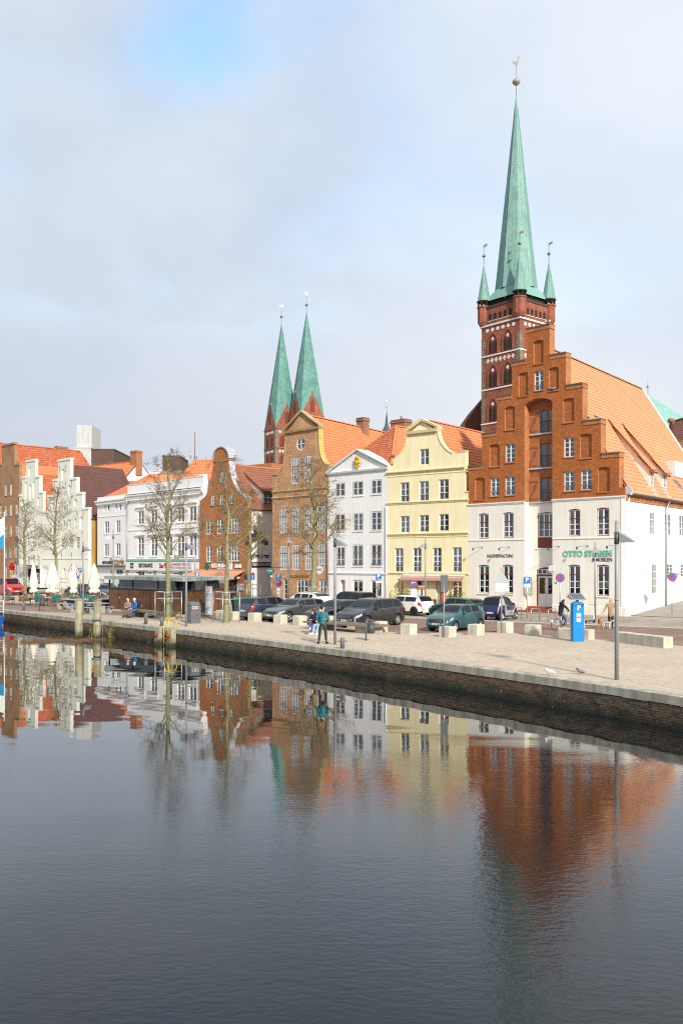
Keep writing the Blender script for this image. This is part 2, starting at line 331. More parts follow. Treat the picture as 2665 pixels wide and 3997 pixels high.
poly = QL + far[::-1] if False else QL + [far[3],far[2],far[1],far[0]]
tri = tessellate_polygon([[Vector((p.x,p.y,0)) for p in poly]])
g.add([(p.x,p.y,-.008) for p in poly],[tuple(t) for t in tri])
struct(g.build('quay_pavement',PAV));PAVE = COL.objects['quay_pavement']
for p in PAVE.data.polygons:
    pass
# quay wall: body, coping stones, bricks
QW = empty('quay_wall',(0,0,0),label='low dark brick quay wall with pale stone coping along the water',cat='quay wall')
MORT = mat('quay_mortar',(.07,.065,.055),.9,.3)
QB = bpy.data.materials.new('quay_brick');QB.use_nodes = True
def quay_brick_mat(m):
    t = m.node_tree;n = t.nodes;b = n['Principled BSDF'];L = t.links.new;b.inputs['Roughness'].default_value = .8
    g = n.new('ShaderNodeNewGeometry');oi = n.new('ShaderNodeObjectInfo');ad = n.new('ShaderNodeMath');ad.operation = 'ADD';L(g.outputs['Random Per Island'],ad.inputs[0]);L(oi.outputs['Random'],ad.inputs[1])
    fr = n.new('ShaderNodeMath');fr.operation = 'FRACT';L(ad.outputs[0],fr.inputs[0])
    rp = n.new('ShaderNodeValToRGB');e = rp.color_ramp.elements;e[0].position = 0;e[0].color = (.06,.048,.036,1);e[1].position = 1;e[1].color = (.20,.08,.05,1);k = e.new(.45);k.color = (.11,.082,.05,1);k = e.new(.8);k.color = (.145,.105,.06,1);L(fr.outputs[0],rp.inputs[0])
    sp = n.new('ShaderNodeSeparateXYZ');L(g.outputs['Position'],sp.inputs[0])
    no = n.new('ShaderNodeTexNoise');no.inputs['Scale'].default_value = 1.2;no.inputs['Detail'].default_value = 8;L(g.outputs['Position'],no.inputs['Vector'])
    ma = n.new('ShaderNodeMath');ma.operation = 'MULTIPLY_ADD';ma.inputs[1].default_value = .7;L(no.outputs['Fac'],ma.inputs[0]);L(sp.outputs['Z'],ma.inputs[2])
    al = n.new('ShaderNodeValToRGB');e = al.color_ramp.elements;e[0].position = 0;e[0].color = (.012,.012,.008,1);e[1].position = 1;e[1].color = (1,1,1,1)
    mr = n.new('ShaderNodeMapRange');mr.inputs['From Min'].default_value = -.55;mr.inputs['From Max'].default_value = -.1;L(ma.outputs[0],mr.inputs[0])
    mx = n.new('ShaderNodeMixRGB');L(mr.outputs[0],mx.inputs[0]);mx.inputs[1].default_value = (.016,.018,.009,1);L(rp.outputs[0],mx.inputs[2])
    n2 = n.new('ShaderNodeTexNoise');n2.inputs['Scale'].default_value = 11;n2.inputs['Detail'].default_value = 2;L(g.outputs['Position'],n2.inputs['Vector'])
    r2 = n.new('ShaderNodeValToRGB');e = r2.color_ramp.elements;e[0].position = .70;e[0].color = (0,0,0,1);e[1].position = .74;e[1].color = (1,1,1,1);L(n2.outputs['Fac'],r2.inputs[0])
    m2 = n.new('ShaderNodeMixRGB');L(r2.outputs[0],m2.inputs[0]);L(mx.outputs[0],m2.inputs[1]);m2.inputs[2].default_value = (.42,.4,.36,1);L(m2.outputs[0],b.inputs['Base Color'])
    n4 = n.new('ShaderNodeTexNoise');n4.inputs['Scale'].default_value = 35;L(g.outputs['Position'],n4.inputs['Vector']);bp = n.new('ShaderNodeBump');bp.inputs['Strength'].default_value = .5;bp.inputs['Distance'].default_value = .02;L(n4.outputs['Fac'],bp.inputs['Height']);L(bp.outputs[0],b.inputs['Normal'])
quay_brick_mat(QB)
COPE = mat('coping_stone',(.44,.415,.34),.85,.3,scale=1.6,bump=.5,bscale=25,isl=.14,streak=.4,patch=.6)
arc = [0.0]
for i in range(1,len(QL)): arc.append(arc[-1] + (QL[i] - QL[i - 1]).length)
def on_quay(s):
    i = max(0,min(len(arc) - 2,int(np.searchsorted(arc,s)) - 1));t = (s - arc[i]) / max(arc[i + 1] - arc[i],1e-6)
    d = (QL[i + 1] - QL[i]).normalized();return lerp(QL[i],QL[i + 1],t),d
def q_in(d): return Vector((d.y,-d.x,0)) if Vector((d.y,-d.x,0)).x > 0 else Vector((-d.y,d.x,0))
body = MB()
for i in range(len(QL) - 1):
    a,b = QL[i],QL[i + 1];da = q_in(on_quay(arc[i] + .01)[1]);db = q_in(on_quay(min(arc[i + 1] + .01,arc[-1] - .01))[1])
    a1,b1 = a + da * .05,b + db * .05;a2,b2 = a + da * .9,b + db * .9
    z0,z1 = -2.2,-.03
    body.add([(a1.x,a1.y,z0),(b1.x,b1.y,z0),(b1.x,b1.y,z1),(a1.x,a1.y,z1),(b2.x,b2.y,z1),(a2.x,a2.y,z1)],[(0,1,2,3),(3,2,4,5)])
body.build('wall_body',MORT,QW)
S0 = arc[next(i for i,p in enumerate(QL) if p.y > 19)];S1 = arc[next(i for i,p in enumerate(QL) if p.y > 95)]
cop_me = []
for L_ in (.92,1.1,1.3,1.5):
    c = MB();rr = random.Random(int(L_ * 100));j = lambda: rr.uniform(-.012,.012)
    c.bevbox(0.006,-.02,-.25 + j(),L_ - .006,.46,.03 + j() * .4,.018);cop_me.append((L_,c.mesh('coping_stone',COPE)))
s = S0
while s < S1:
    L_,me = random.choice(cop_me);p,d = on_quay(s);p2,_ = on_quay(s + L_);d = (p2 - p).normalized()
    o = inst('coping_stone',me,QW,(p.x,p.y,random.uniform(-.004,.004)),(0,0,math.atan2(d.y,d.x)))
    if q_in(d).dot(Vector((-d.y,d.x,0))) < 0: o.location = (p2.x,p2.y,random.uniform(-.004,.004));o.rotation_euler = (0,0,math.atan2(-d.y,-d.x))
    s += L_
ub = MB();ub.add([(0,0,0),(1,0,0),(1,0,1),(0,0,1),(0,1,0),(1,1,0),(1,1,1),(0,1,1)],[(0,1,2,3),(1,5,6,2),(4,0,3,7),(3,2,6,7),(0,4,5,1)])
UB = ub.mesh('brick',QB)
pl = []
for r in range(10):
    z = -.255 - (r + 1) * .082;s = S0 - (r % 2) * .13
    while s < S1:
        L_ = random.choice((.245,.245,.12)) ;p,d = on_quay(max(s,0));i_ = q_in(d);fl = -1 if i_.dot(Vector((-d.y,d.x,0))) < 0 else 1
        x = d * (L_ - .012);pr = .045 + random.uniform(-.008,.008)
        pl.append((p + i_ * (.05 - pr) + Vector((0,0,z + random.uniform(-.003,.003))),Matrix((x,i_ * pr,Vector((0,0,.071)))).transposed()));s += L_
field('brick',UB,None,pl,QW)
# laid clinker pavers in the near paving
PVM = mat('paver',(.525,.43,.325),.85,.14,scale=.35,isl=.34,col3=(.44,.37,.31),patch=.45,bump=.2,bscale=60)
PVme = bpy.data.meshes.new('paver');PVme.from_pydata([(0,0,0),(.196,0,0),(.196,.093,0),(0,.093,0),(.003,.003,.012),(.193,.003,.012),(.193,.09,.012),(.003,.09,.012)],[],[(4,5,6,7),(0,1,5,4),(1,2,6,5),(2,3,7,6),(3,0,4,7)]);PVme.materials.append(PVM)
pd = Vector((-.70,.714,0)).normalized();pn = Vector((pd.y,-pd.x,0))
E1 = [gnd(12,1500,640),gnd(12,300,548),gnd(11,760,715),gnd(10,838,745),gnd(10,285,705)]
zone = [E1[0] - (E1[1] - E1[0]).normalized() * 12] + E1
qz = [p + q_in(on_quay(arc[i] + .01)[1]) * .5 for i,p in enumerate(QL) if 16 < p.y < 56]
zone = [(p.x,p.y) for p in zone] + [(p.x,p.y) for p in qz[::-1]]
pl = [];o0 = gnd(0,2665,2725)
def in_view(p,m=.4): return p.y > 3 and abs(p.x / p.y) < m
for r in range(-10,230):
    for k in range(-60,240):
        p = o0 + pn * (r * .105 - 1.5) + pd * (k * .208 + (r % 2) * .104)
        if not in_view(p,.50) or p.y > 56 or not inside(zone,p.x,p.y): continue
        a = random.uniform(-.012,.012);ca,sa = math.cos(a),math.sin(a)
        x = Vector((pd.x * ca - pd.y * sa,pd.x * sa + pd.y * ca,0));y = Vector((x.y,-x.x,0))
        pl.append((p + Vector((0,0,-.008 + random.uniform(0,.0035))),Matrix((x,y,Vector((0,0,1)))).transposed()))
field('paver',PVme,None,pl,PAVE)
# street in front of the houses (redder clinker), kerb and sidewalk
def sheet(name,pts,m,z): 
    b = MB();b.add([(p.x,p.y,z) for p in pts],[tuple(t) for t in tessellate_polygon([[Vector((p.x,p.y,0)) for p in pts]])]);o = b.build(name,m);return struct(o)
K1 = [gnd(12,1100,470),gnd(12,740,458),gnd(12,60,430)]
kd = (K1[2] - K1[0]).normalized();K1 = [K1[0] - kd * 30] + K1 + [K1[-1] + kd * 14,K1[-1] + kd * 34,K1[-1] + kd * 90]
e0 = E1[0] - (E1[1] - E1[0]).normalized() * 22;e9 = E1[-1] + kd * 60
sheet('street',[e0] + E1 + [e9] + K1[::-1],ROADM,0.0)
KB = mat('kerb_stone',(.46,.42,.36),.85,.15,bump=.3,bscale=20)
fr_ = [Vector((26,58,0)),Vector((19.6,60.6,0)),Vector((10.2,70.2,0)),Vector((3.9,75.2,0)),Vector((-1.2,80.2,0)),Vector((-6.8,85.6,0)),Vector((-9.7,90,0))]
kk = K1[1:5];sheet('sidewalk',[K1[0]] + kk + [K1[5]] + fr_[::-1],WALKM,.006)
kd2 = (kk[-1] - kk[0]).normalized();kn2 = Vector((-kd2.y,kd2.x,0));kme = MB().bevbox(0,-.14,0,.98,0,.045,.01).mesh('kerb_stone',KB);KO = empty('kerb',(0,0,0));KO['kind'] = 'structure';a_ = K1[0];L_ = 0;tot = (K1[5] - K1[0]).length
while L_ < tot: q_ = a_ + kd2 * L_;inst('kerb_stone',kme,KO,(q_.x,q_.y,0),(0,0,math.atan2(kd2.y,kd2.x)));L_ += 1.0
# ================================================================== kit for the houses
def arch_poly(u0,u1,z0,z1,rise=0.0,n=8):
    if rise <= 0: return [(u0,z0),(u1,z0),(u1,z1),(u0,z1)]
    c = (u0 + u1) / 2;h = (u1 - u0) / 2
    if rise >= h * .98: pts = [(c + h * math.cos(math.pi * i / n),z1 - h + h * math.sin(math.pi * i / n)) for i in range(n + 1)]
    else:
        r = (h * h + rise * rise) / (2 * rise);a = math.asin(h / r)
        pts = [(c + r * math.sin(a - 2 * a * i / n),z1 - r + r * math.cos(a - 2 * a * i / n)) for i in range(n + 1)]
    return [(u0,z0),(u1,z0)] + pts
def lancet(u0,u1,z0,z1,n=6):
    c = (u0 + u1) / 2;w = u1 - u0;zs = z1 - w * .87
    rt = [(u0 + w * math.cos(a),zs + w * math.sin(a)) for a in [R(60) * i / n for i in range(n + 1)]]
    return [(u0,z0),(u1,z0)] + rt + [(2 * c - u,z) for u,z in rt[-2::-1]]
def scan(polys,z):
    xs = []
    for P in polys:
        for i in range(len(P)):
            (x0,z0),(x1,z1) = P[i],P[(i + 1) % len(P)]
            if (z0 <= z) != (z1 <= z): xs.append(x0 + (z - z0) / (z1 - z0) * (x1 - x0))
    xs.sort();return [(xs[i],xs[i + 1]) for i in range(0,len(xs) - 1,2)]
def wall_mesh(outer,holes,reveal,thick,front=0.0,side=0):
    b = MB();lists = [[Vector((u,z,0)) for u,z in P] for P in [outer] + [h[0] for h in holes]]
    tri = tessellate_polygon(lists);flat = [(v.x,front,v.y) for P in lists for v in P]
    b.add(flat,[tuple(t) for t in tri])
    n = len(outer)
    b.add([(u,front,z) for u,z in outer] + [(u,front + thick,z) for u,z in outer],[(k,(k + 1) % n,n + (k + 1) % n,n + k) for k in range(n)],side)
    for P,d,back in holes:
        n = len(P);d = d or reveal
        b.add([(u,front,z) for u,z in P] + [(u,front + d,z) for u,z in P],[(k,(k + 1) % n,n + (k + 1) % n,n + k) for k in range(n)],side)
        if back: b.add([(u,front + d,z) for u,z in P],[tuple(t) for t in tessellate_polygon([[Vector((u,z,0)) for u,z in P]])])
    return b
PANE = None
def unit_pane():
    global PANE
    if PANE is None: PANE = MB().add([(0,0,0),(1,0,0),(1,0,1),(0,0,1)],[(0,1,2,3)]).mesh('pane',GLASS)
    return PANE
class House:
    def __init__(s,name,x0,d0,x1,d1,label,skew=0.0,cat='house',group=None):
        A = Vector(((x0 - CX) / FPX * d0,d0,0));B = Vector(((x1 - CX) / FPX * d1,d1,0));s.A = A;s.w = (B - A).length;s.U = (B - A) / s.w;s.N = Vector((-s.U.y,s.U.x,0))
        s.root = empty(name,A,math.atan2(s.U.y,s.U.x),label,cat,group);s.holes = [];s.br = [];s.V = (skew,math.sqrt(1 - skew * skew));s.off = Matrix()
    def fin(s,o): o.matrix_basis = s.off @ o.matrix_basis;return o
    def side(s,u,v0=0.0):                            # a frame on the right-hand side wall, running back from (u, v0)
        q = House.__new__(House);L0 = s.loc(u,v0,0);q.A = s.root.matrix_basis @ L0 if False else s.A + s.U * L0.x + s.N * L0.y
        q.U = (s.U * s.V[0] + s.N * s.V[1]).normalized();q.N = Vector((-q.U.y,q.U.x,0));q.root = s.root;q.holes = [];q.br = [];q.V = (0,1);q.w = 0
        a = math.atan2(q.U.y,q.U.x) - math.atan2(s.U.y,s.U.x);q.off = Matrix.Translation(L0) @ Matrix.Rotation(a,4,'Z');return q
    def uz(s,c,x,y,v=0.0):
        x,y = px(c,x,y);k = (x - CX) / FPX;A = s.A + s.N * v;t = (k * A.y - A.x) / (s.U.x - k * s.U.y);Y = A.y + t * s.U.y
        return t,CH + (HOR - y) / FPX * Y
    def rect(s,c,x0,x1,y0,y1,v=0.0):
        xm = (x0 + x1) / 2;u0 = s.uz(c,x0,y0,v)[0];u1 = s.uz(c,x1,y0,v)[0];return u0,u1,s.uz(c,xm,y1,v)[1],s.uz(c,xm,y0,v)[1]
    def loc(s,u,v,z): return Vector((u + s.V[0] * v,s.V[1] * v,z))   # u along the front, v back along the (skewed) side
    def window(s,r,cols=2,rows=4,rise=0.0,rec=.11,fw=.055,fm=None,om=None,ratio=None,sill=None,curt=None,hole=True,v=0.0,bw=.024,mull=.06,glass=True,back=True,bars=None,name='window',ow=.05):
        u0,u1,z0,z1 = r;fm = fm or WHITEP;fw *= 1.25;mull *= 1.5;bw *= 1.55
        if hole: s.holes.append((arch_poly(u0,u1,z0,z1,rise),rec,False))
        b = MB();y0 = v + rec - .03;y1 = v + rec + .03;w0,w1,a0,a1 = u0,u1,z0,z1
        mats = [fm,om or fm]
        if om:                                         # outer dark frame
            o_ = ow
            b.box(w0 - .02,y0,a0,w0 + o_,y1,a1 + .02,1);b.box(w1 - o_,y0,a0,w1 + .02,y1,a1 + .02,1);b.box(w0 + o_,y0,a1 - o_ - rise * .4,w1 - o_,y1,a1 + .02,1);b.box(w0 + o_,y0,a0,w1 - o_,y1,a0 + o_,1)
            w0 += o_;w1 -= o_;a0 += o_;a1 -= o_ + rise * .4
        y0 += .004;y1 -= .004
        b.box(w0,y0,a0,w0 + fw,y1,a1);b.box(w1 - fw,y0,a0,w1,y1,a1);b.box(w0 + fw,y0,a1 - fw - (0 if om else rise * .35),w1 - fw,y1,a1);b.box(w0 + fw,y0,a0,w1 - fw,y1,a0 + fw)
        w0 += fw;w1 -= fw;a0 += fw;a1 -= fw + (0 if om else rise * .35)
        # transom splits: list of (z fraction, rows above)
        secs = [(a0,a1,rows)]
        if ratio:
            zt = a0 + (a1 - a0) * ratio[0];t = .035;b.box(w0,y0 - .012,zt - t,w1,y1,zt + t,1 if om else 0);secs = [(a0,zt - t,rows),(zt + t,a1,ratio[1])]
        cw = (w1 - w0 - mull * (cols - 1)) / cols
        panes = []
        for (q0,q1,nr) in secs:
            for c in range(cols):
                x0 = w0 + c * (cw + mull);x1 = x0 + cw
                if c: b.box(x0 - mull,y0 - .008,q0,x0,y1,q1)
                ph = (q1 - q0 - bw * (nr - 1)) / nr
                for k in range(nr):
                    zz = q0 + k * (ph + bw)
                    if k: b.box(x0,y0 + .006,zz - bw,x1,y1 - .004,zz)
                    panes.append((x0,x1,zz,zz + ph))
        W_ = s.fin(b.build(name,mats,s.root))
        if glass:
            for x0,x1,q0,q1 in panes: inst('pane',unit_pane(),W_,(x0,v + rec + random.uniform(-.002,.002),q0),(0,0,random.uniform(-.004,.004)),(x1 - x0,1,q1 - q0))
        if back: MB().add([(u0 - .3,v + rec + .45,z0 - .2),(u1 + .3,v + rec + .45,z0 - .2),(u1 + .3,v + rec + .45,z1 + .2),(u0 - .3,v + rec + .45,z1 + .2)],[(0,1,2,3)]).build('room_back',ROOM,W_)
        if curt is None: curt = random.choice(('none','sides','sides','half','left','full'))
        if curt != 'none':
            cb = MB();yb = v + rec + .08;ww = u1 - u0
            def drape(xa,xb,za,zb):
                n = max(4,int((xb - xa) / .05));pts = [(xa + (xb - xa) * i / n,yb + .02 * math.sin(i * 2.1)) for i in range(n + 1)]
                vs_ = [(x,y,za) for x,y in pts] + [(x,y,zb) for x,y in pts];cb.add(vs_,[(i,i + 1,n + 2 + i,n + 1 + i) for i in range(n)],0,True)
            if curt == 'sides': drape(u0 + .03,u0 + ww * .24,z0,z1);drape(u1 - ww * .22,u1 - .03,z0,z1)
            elif curt == 'half': drape(u0 + .03,u1 - .03,z0,z0 + (z1 - z0) * .5)
            elif curt == 'left': drape(u0 + .03,u0 + ww * .42,z0,z1)
            elif curt == 'full': drape(u0 + .03,u1 - .03,z0,z1)
            cb.build('curtain',CURT,W_)
        if sill: 
            sb = MB();sb.hexa([(u0 - .06,v - .07,z0 - .075),(u1 + .06,v - .07,z0 - .075),(u1 + .06,v + rec,z0 - .075),(u0 - .06,v + rec,z0 - .075),(u0 - .06,v - .07,z0 - .03),(u1 + .06,v - .07,z0 - .03),(u1 + .06,v + rec,z0 - .002),(u0 - .06,v + rec,z0 - .002)]);sb.build('sill',sill,W_)
        if bars:
            rb = MB();zt = z0 + bars;yy = v + rec - .06
            rb.bar((u0,yy,zt),(u1,yy,zt),.02);k = int((u1 - u0) / .11)
            for i in range(1,k): rb.bar((u0 + (u1 - u0) * i / k,yy,z0 + .02),(u0 + (u1 - u0) * i / k,yy,zt),.012)
            rb.build('window_rail',DARKM,W_)
        return W_
    def niche(s,r,rise=.1,d=.13): s.holes.append((arch_poly(*r,rise),d,True));s.br.append(('n',arch_poly(*r,rise),d))
    def wall(s,outer,m,reveal=.12,thick=.4,name='wall',front=0.0,m2=None):
        s.outer = outer;o = wall_mesh(outer,s.holes,reveal,thick,front,1 if m2 else 0).build(name,[m,m2] if m2 else m,s.root);return s.fin(o)
    def bricks(s,wall,outer,bm,bl=.22,bh=.083,jt=.012,proud=.012,n_ind=300,zmin=None,zmax=None,skip=None,front=0.0):
        me = bpy.data.meshes.new('brick');me.from_pydata([(0,0,0),(1,0,0),(1,0,1),(0,0,1),(0,1,0),(1,1,0),(1,1,1),(0,1,1)],[],[(3,2,1,0)[::-1],(1,5,6,2),(4,0,3,7),(3,2,6,7),(0,4,5,1)]);me.materials.append(bm)
        pl = []
        def lay(polys,v):
            zs = [z for u,z in polys[0]];z = max(min(zs),zmin if zmin is not None else -9);top = min(max(zs),zmax if zmax is not None else 99);r = 0
            while z + bh * .6 < top:
                for a,b in scan(polys,z + bh * .45):
                    u = a;first = True
                    while u < b - .015:
                        l = bl if not first or r % 2 == 0 else bl / 2
                        if random.random() < .2: l = bl / 2
                        first = False;e = min(u + l,b)
                        if b - e < .05: e = b
                        if e - u > .03:
                            pr = proud * random.uniform(.6,1.3);pl.append((Vector((u + (jt / 2 if u > a else 0),v - pr,z)),Matrix(((e - u - jt,0,0),(0,pr,0),(0,0,bh - jt)))))
                        u = e
                z += bh;r += 1
        lay([outer] + [h[0] for h in s.holes],front)
        for k,P,d in s.br: lay([P],d + front)
        field('brick',me,None,pl,wall,n_ind)
    def arch_ring(s,r,rise,bm,h=.24,wd=.075,proud=.02,v=0.0,name='window_arch'):
        u0,u1,z0,z1 = r;c = (u0 + u1) / 2;hw = (u1 - u0) / 2;rr = (hw * hw + rise * rise) / (2 * rise);a = math.asin(min(1,(hw + .03) / rr));n = max(4,int(2 * a * rr / wd));b = MB();zc = z1 - rr
        for i in range(n):
            a0 = -a + 2 * a * (i + .06) / n;a1 = -a + 2 * a * (i + .94) / n
            p = lambda q,R_,y: (c + R_ * math.sin(q),y,zc + R_ * math.cos(q))
            r0,r1 = rr + .005,rr + h;y0,y1 = v - proud - random.uniform(0,.006),v + .05
            b.hexa([p(a0,r0,y0),p(a1,r0,y0),p(a1,r0,y1),p(a0,r0,y1),p(a0,r1,y0),p(a1,r1,y0),p(a1,r1,y1),p(a0,r1,y1)])
        return s.fin(stuff(b.build(name,bm,s.root)))
    def band(s,u0,u1,z,prof,m,name='cornice',v=0.0):   # prof: list of (out, up)
        b = MB();n = len(prof);vs_ = [(u0,v - o,z + h) for o,h in prof] + [(u1,v - o,z + h) for o,h in prof]
        fs = [(k,k + 1,n + k + 1,n + k) for k in range(n - 1)] + [tuple(range(n)),tuple(range(2 * n - 1,n - 1,-1))]
        return s.fin(b.add(vs_,fs).build(name,m,s.root))
    def box(s,name,m,u0,u1,v0,v1,z0,z1,parent=None): o = MB().box(u0,v0,z0,u1,v1,z1).build(name,m,parent or s.root);return o if parent else s.fin(o)
def tile_mesh(m,w=.24,L=.34,amp=.028,n=5,lip=.035):
    b = MB();xs = [w * i / n for i in range(n + 1)]
    zf = [amp * (.5 + .5 * math.cos(2 * math.pi * i / n + .6)) for i in range(n + 1)]
    vs_ = [(x,0,z + lip) for x,z in zip(xs,zf)] + [(x,L * 1.02,z + .002) for x,z in zip(xs,zf)] + [(x,0,z) for x,z in zip(xs,zf)]
    k = n + 1
    b.add(vs_,[(i,i + 1,k + i + 1,k + i) for i in range(n)] + [(2 * k + i,2 * k + i + 1,i + 1,i) for i in range(n)])
    me = bpy.data.meshes.new('roof_tile');me.from_pydata(b.v,[],b.f);me.materials.append(m);return me
def tiled(parent,pts,m,base,n_ind=0,w=.24,L=.34,holes=(),name='roof',amp=.028,lip=.035):
    """A tiled roof plane: pts[0]->pts[1] is the eave (left to right seen from outside), the rest go round. Local to parent."""
    pts = [Vector(p) for p in pts];E_ = (pts[1] - pts[0]).normalized();nrm = Vector((0,0,0))
    for i in range(1,len(pts) - 1): nrm += (pts[i] - pts[0]).cross(pts[i + 1] - pts[0])
    nrm.normalize()
    if nrm.z < 0: nrm = -nrm
    S_ = nrm.cross(E_).normalized()
    if S_.z < 0: S_ = -S_
    st = [((p - pts[0]).dot(E_),(p - pts[0]).dot(S_)) for p in pts]
    b = MB();b.add([p for p in pts] + [p - nrm * .12 for p in pts],[tuple(t) for t in tessellate_polygon([[Vector((a,c,0)) for a,c in st]])] + [(i,(i + 1) % len(pts),len(pts) + (i + 1) % len(pts),len(pts) + i) for i in range(len(pts))])
    ro = b.build(name,base,parent)
    X = E_ if E_.cross(S_).dot(nrm) > 0 else -E_
    hl = [[((Vector(q) - pts[0]).dot(E_),(Vector(q) - pts[0]).dot(S_)) for q in H_] for H_ in holes]
    me = tile_mesh(m,w,L,amp,lip=lip);pl = [];s0 = min(a for a,_ in st);s1 = max(a for a,_ in st);t1 = max(c for _,c in st);t0 = min(c for _,c in st)
    k = 0;t = t0
    while t < t1 - L * .3:
        s = s0
        while s < s1 - w * .5:
            cx,cy = s + w / 2,t + L * .45
            if inside(st,cx,cy) and not any(inside(h,cx,cy) for h in hl):
                o = pts[0] + E_ * (s if X.dot(E_) > 0 else s + w) + S_ * t + nrm * (.006 + random.uniform(0,.006));pl.append((o,Matrix((X,S_,nrm)).transposed()))
            s += w
        t += L;k += 1
    field('roof_tile',me,None,pl,ro,n_ind)
    return ro
def ridge(parent,a,b,m,r=.11,step=.36,name='ridge_tile',objs=True):
    a = Vector(a);b = Vector(b);d = (b - a);n = max(1,int(d.length / step));d.normalize()
    x = d;y = Vector((-d.y,d.x,0)).normalized();z = x.cross(y)
    q = MB();k = 6;L = step * 1.08
    ring = lambda t,rr: [(t,rr * math.cos(math.pi * i / k),rr * 1.0 * math.sin(math.pi * i / k) - .03) for i in range(k + 1)]
    v_ = ring(0,r * 1.12) + ring(L,r);q.add(v_,[(i,i + 1,k + 2 + i,k + 1 + i) for i in range(k)],0,True);q.add(v_[:k + 1],[tuple(range(k + 1))])
    me = q.mesh(name,m);pl = [(a + d * (i * step),Matrix((x,y,z)).transposed()) for i in range(n)]
    return field(name,me,None,pl,parent,300 if objs else 0)
TILE_O = mat('orange_pantile',(.62,.215,.085),.7,.2,scale=.5,isl=.16,col3=(.5,.17,.075),patch=.45)
TILE_S = mat('salmon_pantile',(.63,.285,.14),.7,.13,scale=.5,isl=.2,col3=(.63,.26,.13),patch=.5)
TILE_D = mat('dark_brown_tile',(.12,.055,.045),.6,.2,scale=.6,isl=.2,patch=.4)
TILE_B = mat('brown_red_tile',(.30,.115,.065),.75,.3,scale=.5,isl=.25,col3=(.2,.12,.08),patch=.4)
TILE_R = mat('red_tile',(.42,.11,.045),.72,.2,scale=.4,isl=.2,col3=(.5,.2,.1),patch=.45)
UNDER = mat('roof_underlay',(.16,.06,.035),.9,.2)
def spout(parent,pts,r=.05,m=None,name='drainpipe'): return MB().tube(pts,r,8).build(name,m or GREYM,parent)
# ================================================================== the houses along the quay
def brick_tex(name,c1,c2,mort,rot,bw=.22,bh=.083,dark=.7):
    m = bpy.data.materials.new(name);m.use_nodes = True;t = m.node_tree;n = t.nodes;b = n['Principled BSDF'];L = t.links.new;b.inputs['Roughness'].default_value = .85
    g = n.new('ShaderNodeNewGeometry');mp = n.new('ShaderNodeMapping');mp.inputs['Rotation'].default_value = (0,0,rot);L(g.outputs['Position'],mp.inputs[0])
    sp = n.new('ShaderNodeSeparateXYZ');L(mp.outputs[0],sp.inputs[0]);ad = n.new('ShaderNodeMath');L(sp.outputs[0],ad.inputs[0]);L(sp.outputs[1],ad.inputs[1])
    cb = n.new('ShaderNodeCombineXYZ');L(ad.outputs[0],cb.inputs[0]);L(sp.outputs[2],cb.inputs[1])
    bk = n.new('ShaderNodeTexBrick');bk.inputs['Scale'].default_value = 1;bk.inputs['Brick Width'].default_value = bw;bk.inputs['Row Height'].default_value = bh;bk.inputs['Mortar Size'].default_value = .009
    bk.inputs['Color1'].default_value = (*c1,1);bk.inputs['Color2'].default_value = (*c2,1);bk.inputs['Mortar'].default_value = (*mort,1);L(cb.outputs[0],bk.inputs['Vector'])
    no = n.new('ShaderNodeTexNoise');no.inputs['Scale'].default_value = .5;no.inputs['Detail'].default_value = 8;no.inputs['Roughness'].default_value = .7;L(g.outputs['Position'],no.inputs['Vector'])
    rp = n.new('ShaderNodeValToRGB');e = rp.color_ramp.elements;e[0].position = .35;e[1].position = .65;e[0].color = (dark,dark,dark,1);e[1].color = (1.1,1.1,1.1,1);L(no.outputs['Fac'],rp.inputs[0])
    mx = n.new('ShaderNodeMixRGB');mx.blend_type = 'MULTIPLY';mx.inputs[0].default_value = 1;L(bk.outputs['Color'],mx.inputs[1]);L(rp.outputs[0],mx.inputs[2]);L(mx.outputs[0],b.inputs['Base Color'])
    return m
BR_O = mat('orange_brick',(.48,.15,.036),.85,.28,scale=.6,isl=.42,col3=(.3,.085,.03),patch=.4,bump=.2,bscale=70)
BR_OT = brick_tex('orange_brick_side',(.50,.16,.04),(.36,.105,.03),(.5,.33,.18),R(45))
MO_O = mat('sand_mortar',(.50,.33,.18),.9,.15)
BR_Y = mat('yellow_red_brick',(.60,.33,.165),.85,.42,scale=.5,col2=(.70,.48,.28),isl=.55,col3=(.46,.13,.05),patch=.45,bump=.2,bscale=70)
MO_Y = mat('pale_mortar',(.58,.48,.33),.9,.15)
BR_YT = brick_tex('yellow_red_brick_side',(.5,.3,.15),(.42,.17,.08),(.5,.4,.27),R(45))
BR_R = mat('restaurant_brick',(.48,.18,.06),.85,.4,scale=.5,col2=(.56,.26,.10),isl=.4,col3=(.34,.1,.04),patch=.4)
MO_R = mat('brown_mortar',(.45,.30,.17),.9,.15)
BR_RT = brick_tex('restaurant_brick_side',(.47,.18,.06),(.36,.12,.045),(.45,.3,.17),R(45))
PL_W = mat('white_plaster',(.83,.815,.77),.85,.03,scale=.5,bump=.15,bscale=20,streak=.06)
PL_C = mat('cream_plaster',(.83,.795,.72),.85,.04,scale=.5,bump=.15,bscale=20,streak=.06)
PL_Y = mat('yellow_plaster',(.82,.73,.47),.85,.05,scale=.5,bump=.15,bscale=20,streak=.07)
PL_YT = mat('yellow_trim',(.78,.67,.40),.8,.06,streak=.1)
REDW = mat('oxblood_paint',(.20,.035,.022),.5,.1)
WOODR = mat('red_brown_wood',(.33,.10,.035),.6,.2,scale=6)
SHUT = mat('shutter_wood',(.43,.16,.07),.65,.15,scale=5)
